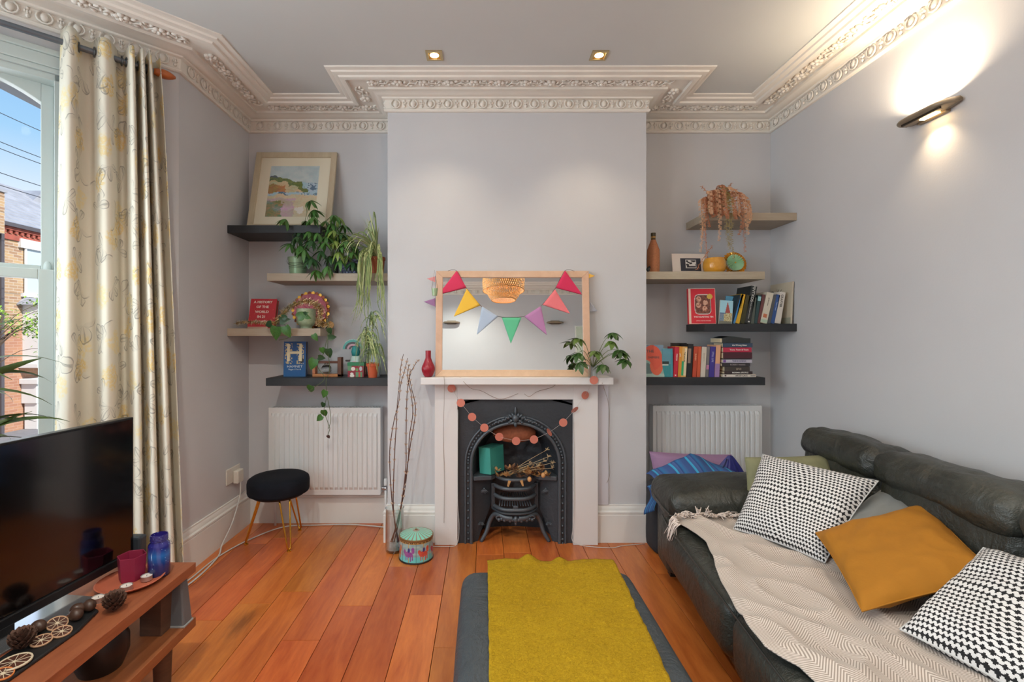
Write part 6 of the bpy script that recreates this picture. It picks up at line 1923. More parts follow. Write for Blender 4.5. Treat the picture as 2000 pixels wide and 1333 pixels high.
# garland of copper discs
ga_ = thing('disc_garland', 'garland of round copper-pink paper discs hung across the fireplace', 'garland')
dl = [(882, 759), (900, 787.5), (922, 815), (946, 836), (975, 854), (1008, 862), (1043, 859), (1073, 845), (1100, 826), (1122.6, 801), (1143, 772.5), (1160, 743)]
gd = 2.925
gpos = []
for i, (x, y) in enumerate(dl):
    D = gd if 0 < i < 11 else (2.935 if i == 0 else 2.83)
    if i in (1, 2, 3, 4, 5, 6, 7, 8): D = 2.925 - .03
    c = P(x, y, D); gpos.append(c)
    yaw = {7: 1.15, 9: .9, 10: .3}.get(i, R.uniform(-.15, .15)); rl = {7: -.6, 9: .9}.get(i, 0)
    mb = MB(); mb.lathe([(0, -.0006), (.0252, -.0006), (.0252, .0006), (0, .0006)], 28, (0, 0, 0), T(*c) @ RY(rl) @ RZ(yaw) @ RX(PI / 2 + R.uniform(-.1, .1)))
    mb.build('disc', mat('copper_pink_card', (214, 130, 112), .38, .25), ga_)
mb = MB(); mb.tube([p_ + Vector((0, .001, 0)) for p_ in gpos], .0008, 5); mb.build('thread', mat('pale_thread', (196, 186, 180), .7), ga_)
# fine wires of fairy lights
m_wire = mat('fine_copper_wire', (150, 128, 108), .4, .5)
def wire(pts, label, r=.0011):
    mb = MB(); mb.tube(smooth_path([P(*p) for p in pts], 5), r, 5); tag(mb.build('fairy_wire', m_wire, None, smooth=True), label, 'wire')
wire([(867, 735, 2.83), (868, 760, 2.838), (866, 850, 2.936), (868, 940, 2.938), (867, 1022, 2.938)], 'fine copper wire hanging down the left mantelpiece leg')
wire([(1176, 748, 2.83), (1190, 800, 2.97), (1188, 880, 2.975), (1191, 925, 2.975), (1185, 944, 2.975)], 'fine copper wire hanging beside the right mantelpiece leg')
wire([(898, 737, 2.845), (918, 758, 2.835), (940, 764, 2.936), (968, 778, 2.936), (985, 779, 2.936), (1012, 769, 2.936)], 'fine copper wire looped on the left of the mantelpiece front')
wire([(1024, 770, 2.936), (1034, 775, 2.936), (1050, 765, 2.936), (1080, 756, 2.936), (1092, 740, 2.838)], 'fine copper wire looped on the right of the mantelpiece front')
cb4 = MB(); cb4.tube(smooth_path([(FX0 + .004, 2.945, .84), (FX0 + .003, 2.94, .3), (FX0 + .012, 2.93, .12), (FX0 + .0, 2.925, .02), (FX0 - .06, 2.915, .004), (FX0 - .3, 2.93, .004)], 5), .002, 6)
tag(cb4.build('thin_cable', MATS['white_cable'], None, smooth=True), 'thin white cable along the left inner edge of the fireplace', 'cable')
cb4 = MB(); cb4.tube(smooth_path([(FX1 - .004, 2.945, .84), (FX1 - .003, 2.94, .3), (FX1 - .012, 2.93, .12), (FX1 + .0, 2.925, .02), (FX1 + .2, 2.90, .004), (.86, 2.93, .004), (1.0, 2.955, .004)], 5), .002, 6)
tag(cb4.build('thin_cable', MATS['white_cable'], None, smooth=True), 'thin white cable along the right inner edge of the fireplace', 'cable')

# teal box and dried flowers in the grate
tb = thing('teal_box', 'teal cardboard box tilted on the left hob of the fireplace', 'box', tuple(P(956, 934, 3.00)), .0)
tb.rotation_euler = (0.0, -.06, -.66)
tb.location = P(937, 930, 3.03); tb.location.z = .420
mb = MB(); mb.box(0, .090, 0, .145, .0, .165); mb.build('box_body', mat('teal_card_box', (62, 150, 138), .55), tb, bevel=.0015)
mb = MB(); mb.box(-.0012, .0912, -.0012, .1462, .163, .1665); mb.build('lid_edge', mat('teal_lid', (58, 128, 118), .55), tb, bevel=.001)
df = thing('dried_flowers', 'bunch of dried flowers and seed heads lying in the fireplace grate', 'dried flowers', (0.24, 3.0, .415))
rr = random.Random(9)
m_st = mat('straw', (190, 166, 128), .8); m_pet = mat('dried_petal', (184, 136, 84), .8, var=.25, vs=40); m_dbr = mat('dried_brown', (120, 82, 58), .85)
od = Vector(df.location)
heads = [(1067, 880, 2.97), (1070, 893, 2.96), (1078, 905, 2.95), (1062, 902, 2.97), (1050, 912, 2.95), (1078, 915, 2.94), (1034, 905, 2.97)]
for h_ in heads:
    c = P(*h_) - od; b0 = P(975 + rr.random() * 30, 930 - rr.random() * 6, 2.98) - od
    mb = MB(); mb.tube(smooth_path([b0, b0.lerp(c, .5) + Vector((0, 0, .006)), c], 4), .0018, 5, .001)
    for k in range(16):
        d = Vector((rr.gauss(.5, .6), rr.gauss(0, .6), rr.gauss(.4, .6))).normalized() * rr.uniform(.012, .026)
        mb.tube([c, c + d * .6 + Vector((0, 0, .002)), c + d], .0012, 4, .0006)
    mb.build('seed_head', m_st, df)
for i in range(34):
    c = P(968 + rr.random() * 102, 914 + rr.random() * 20, 2.955 + rr.random() * .04) - od
    mb = MB()
    for k in range(5):
        a = k * 1.25 + rr.random(); M = T(*c) @ RZ(a) @ RY(rr.uniform(-.9, .3)); L_ = rr.uniform(.026, .046)
        mb.add([(0, 0, 0), (L_ * .5, .012, .004), (L_, 0, .010), (L_ * .5, -.009, .004)], [(0, 1, 2, 3)], M)
    mb.build('petal_cluster', m_pet if i % 3 else m_dbr, df)
for (x, y) in ((1034, 937), (1061, 929)):
    mb = MB(); c = P(x, y, 2.93) - od
    mb.lathe([(0, -.016), (.011, -.010), (.014, 0), (.011, .010), (.004, .017)], 12, tuple(c), rfn=lambda a, z: 1 + .08 * math.cos(5 * a)); mb.build('seed_pod', mat('orange_pod', (206, 150, 96), .6), df, smooth=True)
for (x, y, a) in ((994, 945, .2), (1020, 944, -.4)):
    c = P(x, y, 2.925) - od; mb = MB(); mb.add([(-.008, 0, .018), (.010, 0, .018), (.002, -.004, -.02), (-.008, 0, -.018)], [(0, 1, 2, 3)], T(*c) @ RY(a)); mb.build('petal_cluster', m_pet, df)

# glass vase with pussy willow
vx, vy = PX(771, 2.87), 2.87
gv = thing('glass_vase', 'tall clear glass vase on the floor holding pussy willow branches', 'vase', (vx, vy, 0))
m_gv = bpy.data.materials.new('thin_clear_glass'); t = NT(m_gv)
tr = t.new('ShaderNodeBsdfTransparent'); tr.inputs[0].default_value = (.93, .95, .95, 1); gl = t.new('ShaderNodeBsdfGlossy'); gl.inputs['Roughness'].default_value = .03
lw = t.new('ShaderNodeLayerWeight'); lw.inputs[0].default_value = .35; mx = t.new('ShaderNodeMixShader')
t.l.new(lw.outputs['Facing'], mx.inputs[0]); t.l.new(tr.outputs[0], mx.inputs[1]); t.l.new(gl.outputs[0], mx.inputs[2]); t.l.new(mx.outputs[0], t.n['Material Output'].inputs[0])
mb = MB(); mb.lathe([(0, 0), (.048, 0), (.054, .006), (.056, .02), (.054, .255), (.057, .262), (.055, .262), (.051, .254), (.052, .022), (0, .016)], 40); mb.build('vase_glass', m_gv, gv, smooth=50)
mb = MB(); mb.lathe([(0, .016), (.050, .018), (.051, .04), (0, .04)], 24); mb.build('glass_base_pebbles', mat('grey_pebbles', (176, 180, 178), .5, var=.2, vs=80), gv, smooth=50)
m_br_ = mat('willow_bark', (86, 52, 42), .7); m_bud = mat('willow_bud', (196, 170, 150), .9)
WBR = [
    [(762, 1062), (770, 1040), (778, 1010), (790, 960), (797, 900), (800, 850), (806, 810), (803, 770), (796, 735), (799, 712)],
    [(780, 1062), (774, 1035), (768, 1000), (764, 960), (761, 905), (762, 870), (770, 820), (778, 790), (783, 750), (790, 725), (796, 700)],
    [(778, 1065), (772, 1030), (768, 985), (769, 930), (771, 880), (774, 830), (776, 790), (781, 740), (783, 715), (788, 692)],
    [(764, 1066), (776, 1020), (784, 985), (789, 950), (793, 905), (793, 860), (794, 800), (796, 760), (802, 730), (811, 712), (818, 703)],
    [(768, 1066), (779, 1018), (786, 970), (795, 915), (803, 860), (810, 820), (811, 790), (804, 760), (800, 735), (803, 722)]]
for i, pts in enumerate(WBR):
    D0 = 2.87
    br = thing('willow_branch', ['pussy willow branch bowing right above the glass vase', 'pussy willow branch bowing farthest left', 'pussy willow branch rising straight on the left side', 'pussy willow branch reaching up to the top right', 'pussy willow branch curving out on the right'][i], 'branch', (vx, vy, .05), group='pussy willow branches in the glass vase')
    ob = Vector(br.location)
    path = smooth_path([P(x, y, D0 + (.02 * math.sin(i * 2 + k * .3)) * min(1, k / 4)) - ob for k, (x, y) in enumerate(pts)], 5)
    path[0] = Vector((path[0].x * .6, 0, .005))
    mb = MB(); mb.tube(path, .0036, 6, .0016); mb.build('twig', m_br_, br, smooth=True)
    mb = MB()
    for k in range(8, len(path) - 1, 2):
        for sd in (-1, 1):
            if R.random() < .7:
                d = (path[k + 1] - path[k]).normalized(); n_ = Vector((sd, 0, .0)); c = path[k] + n_ * .005 + d * .004
                mb.ball((0, 0, 0), (.0032, .0032, .0085), 6, 5, T(*c) @ RY(sd * .45))
    mb.build('catkins', m_bud, br, smooth=True)['kind'] = 'stuff'

# carousel tin
tx_, ty_ = PX(813, 2.79), 2.79
tin = thing('carousel_tin', 'round turquoise tin with a striped lid and painted horses by the fireplace', 'tin', (tx_, ty_, 0), .35)
tr_, th_ = .098, .128
def tinprint(u, v):
    n1 = noise.noise(Vector((u * 30, v * 10, 0)))
    if v < .05: return (34, 30, 32)
    if v > .86:
        f = (u * 26) % 1
        return (46, 38, 40) if (.2 < f < .8 and .885 < v < .985 and not (.32 < f < .68 and .91 < v < .955)) else (178, 142, 84)
    k = (u * 7) % 1; idx = int(u * 7)
    body = ell(k, v, .5, .42, .30, .13) or ell(k, v, .80, .60, .11, .14) or ell(k, v, .22, .52, .10, .10) or (abs(k - .30) < .035 and .14 < v < .36) or (abs(k - .40) < .03 and .16 < v < .36) or (abs(k - .64) < .035 and .12 < v < .36) or (abs(k - .76) < .03 and .18 < v < .4)
    col = [(196, 64, 120), (206, 92, 74), (182, 60, 84), (190, 100, 60), (150, 80, 150), (206, 84, 66), (176, 66, 96)][idx % 7]
    if ell(k, v, .52, .60, .08, .10): return (52, 60, 130)
    if body: return (col[0] + 20 * n1, col[1] + 20 * n1, col[2])
    if abs(k - .5) < .02: return (190, 160, 96)
    if abs(k - .02) < .012: return (60, 70, 74)
    if v < .30: return (106, 204, 204)
    return (150 + 30 * n1, 178 + 20 * n1, 180 + 10 * n1)
mb = MB(); mb.grid(lambda u, v: (tr_ * math.cos(-2 * PI * u), tr_ * math.sin(-2 * PI * u), .002 + th_ * v), 280, 36, colfn=lambda u, v: tinprint(1 - u, v)); mb.build('printed_side', vcol_mat('printed_tin', .3, .3), tin, smooth=True)
mb = MB(); mb.lathe([(0, 0), (tr_ + .003, 0), (tr_ + .003, .006), (tr_, .008)], 60); mb.build('base_rim', mat('dark_rim', (40, 36, 36), .4), tin, smooth=30)
mb = MB(); n = 48
mb.lathe([(tr_ + .0025, th_ - .004), (tr_ + .0025, th_ + .006), (tr_, th_ + .008)], 60); mb.build('lid_rim', mat('bronze_rim', (140, 108, 70), .35, .5), tin, smooth=30)
mb = MB()
def lidc(u, v):
    f = (u * 22) % 1
    if v < .18: return (150, 132, 120)
    return (128, 206, 184) if f < .62 else (146, 132, 116)
mb.grid(lambda u, v: ((.0 + tr_ * v) * math.cos(2 * PI * u), (tr_ * v) * math.sin(2 * PI * u), th_ + .034 - .027 * v), 132, 10, colfn=lidc)
mb.build('lid_stripes', vcol_mat('printed_tin', .3, .3), tin, smooth=True)
mb = MB(); mb.lathe([(.008, .030), (.008, .036), (0, .038)], 12, (0, 0, th_)); mb.build('lid_knob', MATS['bronze_rim'], tin, smooth=40)
# ================================================================== LEATHER, OTTOMAN, THROW
def leather(name, c, c2, rough=.42, sc=3):
    m = bpy.data.materials.new(name); t = NT(m); co = t.co()
    n1 = t.noise(co, sc, 5, .65)
    t.l.new(t.ramp(n1, [(.3, rgb(c2)), (.7, rgb(c))]), t.b.inputs['Base Color'])
    t.l.new(t.m('MULTIPLY_ADD', n1, .22, rough - .11), t.b.inputs['Roughness'])
    vo = t.new('ShaderNodeTexVoronoi'); vo.inputs['Scale'].default_value = 260; t.l.new(co, vo.inputs['Vector'])
    nn = t.noise(co, 14, 4, .6)
    n5 = t.noise(co, 5.5, 4, .62, 1.2)
    t.bump(t.m('ADD', t.m('ADD', t.m('MULTIPLY', vo.outputs['Distance'], .06), t.m('MULTIPLY', nn, .5)), t.m('MULTIPLY', n5, 1.6)), .55, .022)
    return m
m_lth = leather('grey_black_leather', (62, 63, 57), (38, 40, 37), .44)
m_lth2 = leather('ottoman_leather', (62, 69, 74), (48, 54, 59), .5, 2)
OT = .42
ot = thing('ottoman', 'long black leather ottoman standing in the middle of the floor', 'ottoman', (.235, 1.27, 0))
o = rbox(.318, .535, .085, .055, 22, (0, 0, .008), .0022, 9, 1.0, T(0, 0, OT - .085)).build('cushion_top', m_lth2, ot); weld(o)
o = rbox(.305, .52, .125, .03, 14, (0, 0, 0), .001, 5, 2.0, T(0, 0, .185)).build('base', m_lth2, ot); weld(o)
for x in (-.25, .25):
    for y in (-.46, .46):
        mb = MB(); mb.lathe([(0, 0), (.02, 0), (.026, .065), (0, .065)], 16, (x, y, 0)); mb.build('foot', mat('dark_foot', (30, 24, 20), .5), ot, smooth=40)
mb = MB()
rr_ = .316
seam = []
for (x0, y0, x1, y1) in ((-.315, -.49, -.315, .49), (-.29, .533, .29, .533), (.315, .49, .315, -.49)):
    mb.tube([(x0, y0, OT - .05), (x1, y1, OT - .05)], .0025, 6)
mb.build('piping', m_lth2, ot, smooth=True)

m_fel = bpy.data.materials.new('mustard_felt'); t = NT(m_fel); co = t.co()
n1 = t.noise(co, 130, 4, .7, 1.5); n2 = t.noise(co, 6, 3)
t.l.new(t.mix(.35, t.ramp(n1, [(.3, rgb((118, 88, 5))), (.7, rgb((186, 152, 34)))]), t.ramp(n2, [(.3, rgb((146, 114, 12))), (.7, rgb((168, 136, 22)))])), t.b.inputs['Base Color'])
t.b.inputs['Roughness'].default_value = .95; t.b.inputs['Specular IOR Level'].default_value = .15; t.bump(n1, .9, .004)
def thr(u, v):
    y = .72 + (1.852 - .72) * v
    xl = .014 + .004 * noise.noise(Vector((0, y * 7, 0))) + .002 * noise.noise(Vector((3, y * 30, 0)))
    xr = .470 + .030 * ((y - 1.2) / .6 if y > 1.2 else 0) + .006 * noise.noise(Vector((5, y * 7, 0))) + .003 * noise.noise(Vector((8, y * 30, 0)))
    x = xl + (xr - xl) * u
    z = OT + .0115 + .0025 * noise.noise(Vector((x * 8, y * 8, 0)))
    k = max(0, (y - 1.76) / .09)
    rip = math.exp(-((u - .33) / .06) ** 2) * .022 + math.exp(-((u - .57) / .045) ** 2) * .020 + .006 * math.sin(u * 9)
    z += k * k * (rip + .002)
    if y > 1.80: z -= (y - 1.80) * .25
    y2 = y + .006 * noise.noise(Vector((x * 18, 2, 0)))
    z += .003 * noise.noise(Vector((x * 40, y * 40, 1)))
    return (x, y2, z)
mb = MB(); mb.grid(thr, 60, 110)
o = mb.build('felt_runner', m_fel, None, smooth=True, solid=.006)
tag(o, 'mustard yellow felt throw laid along the black leather ottoman', 'throw')

# ================================================================== SOFA
sf = thing('sofa', 'large dark grey leather sofa along the right wall', 'sofa', (.97, 2.467, 0), -.0853)
SM = T(.97, 2.467, 0) @ RZ(-.0853)
# local x to the wall, y away from the camera
def part(name, mb, m=m_lth, d=1e-4):
    o = mb.build(name, m, sf); return weld(o, d)
part('base', rbox(.46, 1.06, .125, .03, 14, (0, 0, 0), .001, 4, 5.0, T(.48, -.93, .175)))
part('back_frame', rbox(.075, 1.10, .32, .05, 16, (0, 0, 0), .003, 4, 7.0, T(.925, -.875, .42)))
part('arm', rbox(.47, .115, .22, .045, 14, (0, .006, 0), .002, 5, 9.0, T(.455, .115, .262)))
part('arm', rbox(.47, .115, .22, .045, 14, (0, .006, 0), .002, 5, 19.0, T(.455, -1.92, .262)))
part('arm_pad', rbox(.475, .205, .082, .066, 30, (0, 0, .030), .010, 6.5, 11.0, T(.425, .040, .452) @ RY(-.03)))
part('arm_pad', rbox(.475, .195, .075, .060, 20, (0, 0, .022), .010, 5.5, 14.0, T(.425, -1.86, .445)))
for i, yc in enumerate((-.43, -1.29)):
    part('seat_cushion', rbox(.40, .425, .115, .07, 26, (.0, 0, .012), .006, 4, 21.0 + i, T(.325, yc, .275)))
# seat fronts sweep from the seam down to the base
for i, (ya, yb) in enumerate(((.18, -.36), (-.36, -.97), (-.97, -1.60))):
    yc = (ya + yb) / 2; hy = (ya - yb) / 2
    M = T(.808, yc, .575) @ RY(.12)
    o = part('back_cushion', rbox(.078, hy, .235, .070, 34, (.015, 0, 0), .014, 6.5, 31.0 + i * 3, M, wdir=(1, 1, .5)))
    M2 = T(.832, yc, .732) @ RY(.10)
    o = part('head_roll', rbox(.118, hy + .004, .070, .060, 34, (.01, 0, .012), .014, 8, 51.0 + i * 3, M2))
mb = MB()   # stitched piping on arm pad and seat edges
def pipe(pts, r=.0035): mb.tube(smooth_path(pts, 4), r, 6)
pipe([(-.045, .22, .430), (-.053, .05, .425), (-.047, -.12, .420), (-.02, -.150, .418), (.3, -.152, .42), (.7, -.15, .43)])
pipe([(-.050, -.02, .375), (-.068, -.2, .378), (-.070, -.43, .380), (-.070, -.80, .380), (-.070, -1.3, .380), (-.06, -1.7, .375)])
mb.build('piping', mat('leather_piping', (50, 52, 50), .35), sf, smooth=True)
for x in (.05, .85):
    for y in (.12, -1.95):
        mb = MB(); mb.box(x - .025, x + .025, y - .025, y + .025, 0, .055); mb.build('foot', MATS['dark_foot'], sf)

# ================================================================== BLANKET
m_bl = bpy.data.materials.new('herringbone_wool'); t = NT(m_bl); u_ = t.xyz(t.co('UV'))
a = u_[0]; b_ = u_[1]
zig = t.m('ABSOLUTE', t.m('SUBTRACT', t.m('FRACT', t.m('MULTIPLY', a, 14.0)), .5))
st_ = t.m('FRACT', t.m('ADD', t.m('MULTIPLY', b_, 118.0), t.m('MULTIPLY', zig, 9.0)))
ln = t.step(t.m('ABSOLUTE', t.m('SUBTRACT', st_, .5)), .30, .18)
t.l.new(t.mix(ln, rgb((204, 192, 182)), rgb((146, 132, 122))), t.b.inputs['Base Color']); t.b.inputs['Roughness'].default_value = .9; t.b.inputs['Sheen Weight'].default_value = .2
t.bump(t.noise(t.co(), 300, 2), .15, .003)
def seatz(x, y): return 0.402
edge = [(2.32, .915), (2.2, .925), (2.02, .942), (1.86, .90), (1.78, .868), (1.66, .84), (1.547, .815), (1.44, .795), (1.33, .785), (1.27, .84), (1.15, .86), (.9, .85), (.7, .85)]
def edx(y):
    for (ya, xa), (yb, xb) in zip(edge[:-1], edge[1:]):
        if yb <= y <= ya:
            k = (ya - y) / (ya - yb); return xa + (xb - xa) * k
    return edge[0][1] if y > edge[0][0] else edge[-1][1]
def blk(u, v):
    y = 2.31 - 1.6 * v
    x0 = edx(y); x1 = 1.66 - .09 * v
    x = x0 + (x1 - x0) * u
    cr = noise.noise(Vector((x * 4 + y * 2.2, y * 2.4 - x * 1.6, 1.0)))
    c2 = noise.noise(Vector((x * 9 + y * 5, y * 5.5 - x * 3, 3.0)))
    c3 = (1 - abs(noise.noise(Vector((x * 5 + y * 4, y * 3.2 - x * 3, 8.0))))) ** 4
    z = .421 + .016 * cr + .009 * c2 + .020 * c3
    z = max(z, .409)
    if v < .12: z = max(z, .409 + .0) 
    if u < .06: z -= (.06 - u) / .06 * .012
    return (x, y, z)
mb = MB(); mb.grid(blk, 110, 190, uv=lambda u, v: (u * .75 + .0, v * 1.6))
bl = mb.build('herringbone_blanket', m_bl, None, smooth=True, solid=.004)
tag(bl, 'beige herringbone blanket spread over the sofa seat', 'blanket')
mb = MB(); rr = random.Random(4)
def fringe(p0, d, n_=5, L=.05, r=.0028):
    for k in range(n_):
        q = p0 + Vector((rr.gauss(0, .004), rr.gauss(0, .004), rr.gauss(0, .002)))
        e1 = q + d * L * .5 + Vector((rr.gauss(0, .006), rr.gauss(0, .006), abs(rr.gauss(0, .005)))); e2 = q + d * L + Vector((rr.gauss(0, .01), rr.gauss(0, .01), rr.gauss(0, .004)))
        e1.z = max(e1.z, .412); 
        if d.z > -.5: e2.z = max(e2.z, .412)
        mb.tube(smooth_path([q, e1, e2], 3), r, 5, r * .6)
for i in range(36):
    x = .93 + i * .0125
    fringe(Vector((x, 2.285 - .012 * abs(math.sin(i * 1.7)), .436)), Vector((.8 * math.sin(i * 1.3) - .3, -.5 + .45 * math.sin(i * 2.1), .22)).normalized(), 5, .045, .003)
for i in range(9): fringe(Vector((.925 - i * .003, 2.30 - i * .012, .425)), Vector((-.45, .0, -1.0)).normalized(), 4, .085, .003)
mb.build('fringe', mat('pale_wool_fringe', (214, 200, 192), .9), bl, smooth=True)['kind'] = 'stuff'

# ================================================================== CUSHIONS
def cushion(name, label, c00, c10, c11, c01, Th, m, n=44, wr=.004, seed=0, pinch=.05, extra=None, ws=5, uvs=(1, 1), flip=1, parts=True):
    """pillow spanning four world corners; front normal = U x V * flip"""
    c = [Vector(q) for q in (c00, c10, c11, c01)]
    ctr = sum(c, Vector()) / 4
    N_ = ((c[1] - c[0]).cross(c[3] - c[0])).normalized() * flip
    t_ = thing(name, label, 'cushion', tuple(ctr))
    def surf(u, v, sg):
        a, b = 2 * u - 1, 2 * v - 1
        a = math.copysign(abs(a) ** .85, a); b = math.copysign(abs(b) ** .85, b)
        pa = a * (1 - pinch * (1 - b * b) * a * a); pb = b * (1 - pinch * (1 - a * a) * b * b)
        U_, V_ = (pa + 1) / 2, (pb + 1) / 2
        p = c[0].lerp(c[1], U_).lerp(c[3].lerp(c[2], U_), V_)
        th = Th * ((1 - a ** 4) * (1 - b ** 4)) ** .55 if abs(a) < 1 and abs(b) < 1 else 0
        w = noise.noise(Vector((a * ws * .5 + seed, b * ws * .5, sg * 3 + seed))) * wr * (2 if th > 0 else 0)
        crease = (abs(noise.noise(Vector((a * 2.5 + seed, b * 2.5, seed + 5)))) ** .5) * wr
        return p + N_ * (sg * (th + (w - crease) * min(1, th / Th * 2))) - ctr
    mb = MB(); mb.grid(lambda u, v: surf(u, v, 1), n, n, uv=lambda u, v: (u * uvs[0], v * uvs[1]))
    mb.grid(lambda u, v: surf(1 - u, v, -1), n, n, uv=lambda u, v: ((1 - u) * uvs[0], v * uvs[1]))
    o = mb.build('cover', m, t_, smooth=True)
    mb = MB(); pts = []
    for k in range(4 * 14 + 1):
        q = k / 14; s_ = int(q) % 4; f_ = q - int(q)
        u, v = [(f_, 0), (1, f_), (1 - f_, 1), (0, 1 - f_)][s_]
        pts.append(surf(u, v, 0))
    mb.tube(pts, .0028, 5, cap=False)
    mb.build('edge_seam', extra or m, t_, smooth=True)
    return t_

# black and white interlocking cross weave
m_x = bpy.data.materials.new('cross_weave'); t = NT(m_x); u_ = t.xyz(t.co('UV'))
n_ = 30.0
U = t.m('MULTIPLY', u_[0], n_); V = t.m('MULTIPLY', u_[1], 27.0)
row_ = t.m('FLOOR', V)
Us = t.m('ADD', U, t.m('MULTIPLY', row_, .36))
fu = t.m('ABSOLUTE', t.m('SUBTRACT', t.m('FRACT', Us), .5)); fv = t.m('ABSOLUTE', t.m('SUBTRACT', t.m('FRACT', V), .5))
body_ = t.m('MULTIPLY', t.m('LESS_THAN', fu, .31), t.m('LESS_THAN', fv, .19))
arm_v = t.m('MULTIPLY', t.m('LESS_THAN', fu, .15), t.m('LESS_THAN', fv, .40))
link = t.m('LESS_THAN', fv, .075)
k_ = t.m('MAXIMUM', t.m('MAXIMUM', body_, arm_v), link)
t.l.new(t.mix(k_, rgb((216, 214, 214)), rgb((24, 24, 28))), t.b.inputs['Base Color']); t.b.inputs['Roughness'].default_value = .9
t.bump(t.noise(t.co(), 250, 2), .2, .003)

cushion('cushion', 'olive green cushion behind the chequered one at the far sofa arm', (1.27, 2.30, .44), (1.69, 2.20, .44), (1.735, 2.385, .700), (1.30, 2.37, .690), .055, mat('olive_cotton', (128, 128, 98), .9, var=.08, vs=20, bump=.2, bs=40), seed=3, pinch=.04)
cushion('cushion', 'black and white cross-weave cushion leaning at the far end of the sofa', (1.114, 2.124, .435), (1.299, 1.814, .432), (1.620, 1.955, .700), (1.348, 2.30, .724), .07, m_x, seed=7, wr=.005, pinch=.05, extra=mat('white_piping', (190, 190, 190), .8))
cushion('cushion', 'grey velvet cushion tucked behind the mustard cushion', (1.345, 1.93, .47), (1.40, 1.53, .46), (1.775, 1.66, .615), (1.715, 2.05, .635), .055, mat('grey_velvet', (104, 106, 104), .75, var=.15, vs=8, sheen=.5), seed=11, pinch=.03)
cushion('cushion', 'mustard yellow cushion lying in the middle of the sofa', (1.300, 1.865, .525), (1.133, 1.426, .472), (1.550, 1.425, .570), (1.690, 1.815, .655), .050, mat('mustard_cotton', (160, 104, 16), .85, var=.04, vs=5, bump=.08, bs=120), seed=15, wr=.006, pinch=.045)
cushion('cushion', 'black and white cross-weave cushion at the near end of the sofa, cut by the frame', (1.195, 1.367, .455), (1.30, .98, .445), (1.69, 1.10, .64), (1.574, 1.50, .630), .07, m_x, seed=23, wr=.006, pinch=.05, extra=MATS['white_piping'])

# ================================================================== BEHIND THE SOFA ARM
m_pur = mat('purple_cotton', (150, 118, 152), .85, var=.1, vs=6)
cushion('pillow', 'purple pillow wedged between the sofa arm and the right radiator', (1.06, 2.96, .30), (1.62, 2.98, .30), (1.58, 3.04, .535), (1.05, 3.02, .56), .07, m_pur, seed=40, n=24)
m_str = bpy.data.materials.new('blue_striped_cotton'); t = NT(m_str); u_ = t.xyz(t.co('UV'))
f = t.m('FRACT', t.m('MULTIPLY', u_[0], 5.0))
t.l.new(t.ramp(f, [(0, rgb((56, 84, 140))), (.30, rgb((52, 78, 132))), (.33, rgb((52, 150, 196))), (.42, rgb((60, 160, 204))), (.45, rgb((58, 86, 142))), (.62, rgb((70, 96, 150))), (.65, rgb((36, 60, 120))), (.78, rgb((44, 110, 164))), (1.0, rgb((60, 90, 146)))]), t.b.inputs['Base Color'])
t.n[-1].location = (0, 0); t.b.inputs['Roughness'].default_value = .85
# striped cloth hangs over a bag, falling to the left of the arm
def sc(u, v):
    # u across stripes, v from ridge to hem
    if u < .55: r_ = P(1262, 926, 2.86).lerp(P(1348, 886, 2.90), u / .55)
    else: r_ = P(1348, 886, 2.90).lerp(P(1425, 918, 2.90), (u - .55) / .45)
    low = P(1285 + 190 * u, 945, 2.745)
    p = r_.lerp(low, v)
    return p + Vector((0, .008 * math.sin(u * 12), .012 * math.sin(PI * v) + .004 * math.sin(u * 22 + v * 4)))
mb = MB(); mb.grid(sc, 40, 16, uv=True); o = mb.build('striped_cloth', m_str, None, smooth=True, solid=.003)
tag(o, 'blue striped cotton cloth draped behind the far sofa arm', 'cloth')
mb = MB()
mb.grid(lambda u, v: (.945 + .055 * u + .02 * math.sin(v * 5), 2.755 - .02 * u, .425 - .165 * v + .03 * u), 10, 14, uv=lambda u, v: (u * .5, v))
hem = mb.build('hanging_end', m_str, o, smooth=True, solid=.003)
nb = thing('navy_bag', 'crumpled navy blue bag behind the sofa arm in front of the right radiator', 'bag', (1.50, 2.90, .02))
mb = MB()
def bagf(u, v):
    a = 2 * PI * u; k = v; r = (.13 * (1 - k ** 3) + .012) * (1 + .14 * math.sin(a * 4 + k * 3) + .08 * math.sin(a * 9))
    return (r * math.cos(a) * 1.05, r * .62 * math.sin(a), .545 * k + .012 * math.sin(a * 3) * (1 - k))
mb.grid(bagf, 60, 22); mb.build('bag_body', mat('navy_nylon', (40, 42, 112), .45, var=.2, vs=7), nb, smooth=True)
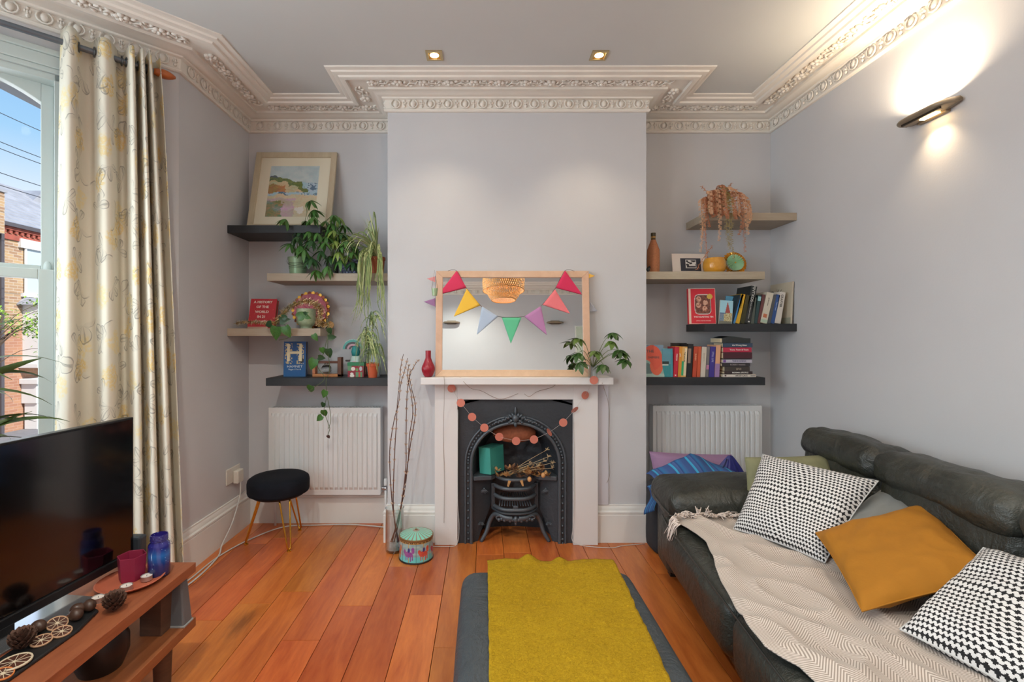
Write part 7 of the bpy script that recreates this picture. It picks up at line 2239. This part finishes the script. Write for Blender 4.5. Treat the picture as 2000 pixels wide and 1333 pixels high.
mb = MB(); mb.tube(smooth_path([(-.03, -.02, .53), (-.06, -.05, .50), (-.10, -.06, .455), (-.06, -.07, .44)], 5), .004, 6); mb.build('drawstring', mat('navy_cord', (26, 28, 74), .6), nb, smooth=True)
# dark crate holding them up, pale straps hanging to the floor
cr = thing('storage_bag', 'dark fabric bag standing behind the sofa arm under the striped cloth', 'bag', (1.22, 2.88, 0))
o = rbox(.22, .085, .205, .04, 12, (0, 0, .01), .006, 5, 3.0, T(0, 0, .206)).build('bag_body', mat('charcoal_fabric', (40, 42, 48), .85), cr); weld(o)
mb = MB()
def strap(pts, w=.012):
    P_ = smooth_path(pts, 6); vs = []; fs = []
    for i, p_ in enumerate(P_):
        tn_ = (P_[min(i + 1, len(P_) - 1)] - P_[max(i - 1, 0)]).normalized(); sd = tn_.cross(Vector((.3, -1, .25))).normalized() * w
        vs += [p_ - sd, p_ + sd]
    for i in range(len(P_) - 1): fs.append((2 * i, 2 * i + 1, 2 * i + 3, 2 * i + 2))
    mb.add(vs, fs)
strap([(.985, 2.80, .34), (.975, 2.78, .22), (.965, 2.775, .10), (.975, 2.77, .02)])
strap([(.96, 2.79, .16), (.935, 2.79, .14), (.93, 2.78, .08), (.955, 2.76, .02), (.93, 2.74, .012), (.905, 2.75, .03), (.92, 2.73, .05)], .010)
strap([(.905, 2.75, .02), (.915, 2.70, .008), (.945, 2.60, .006), (.975, 2.54, .006)], .009)
mb.build('pale_strap', mat('pale_webbing', (188, 194, 178), .8), cr, smooth=True, solid=.002)
# ------------------------------------------------------------------ lettering curves become meshes
bpy.context.view_layer.update()
_dg = bpy.context.evaluated_depsgraph_get()
for (_o, _name, _par, _M, _m) in TEXTS:
    _me = bpy.data.meshes.new_from_object(_o.evaluated_get(_dg))
    _me.name = _name
    if not _me.materials: _me.materials.append(_m)
    _n = bpy.data.objects.new(_name, _me); COL.objects.link(_n)
    _n.parent = _par; _n.matrix_local = _M
for (_o, _a, _b, _c, _d) in TEXTS:
    bpy.data.objects.remove(_o)
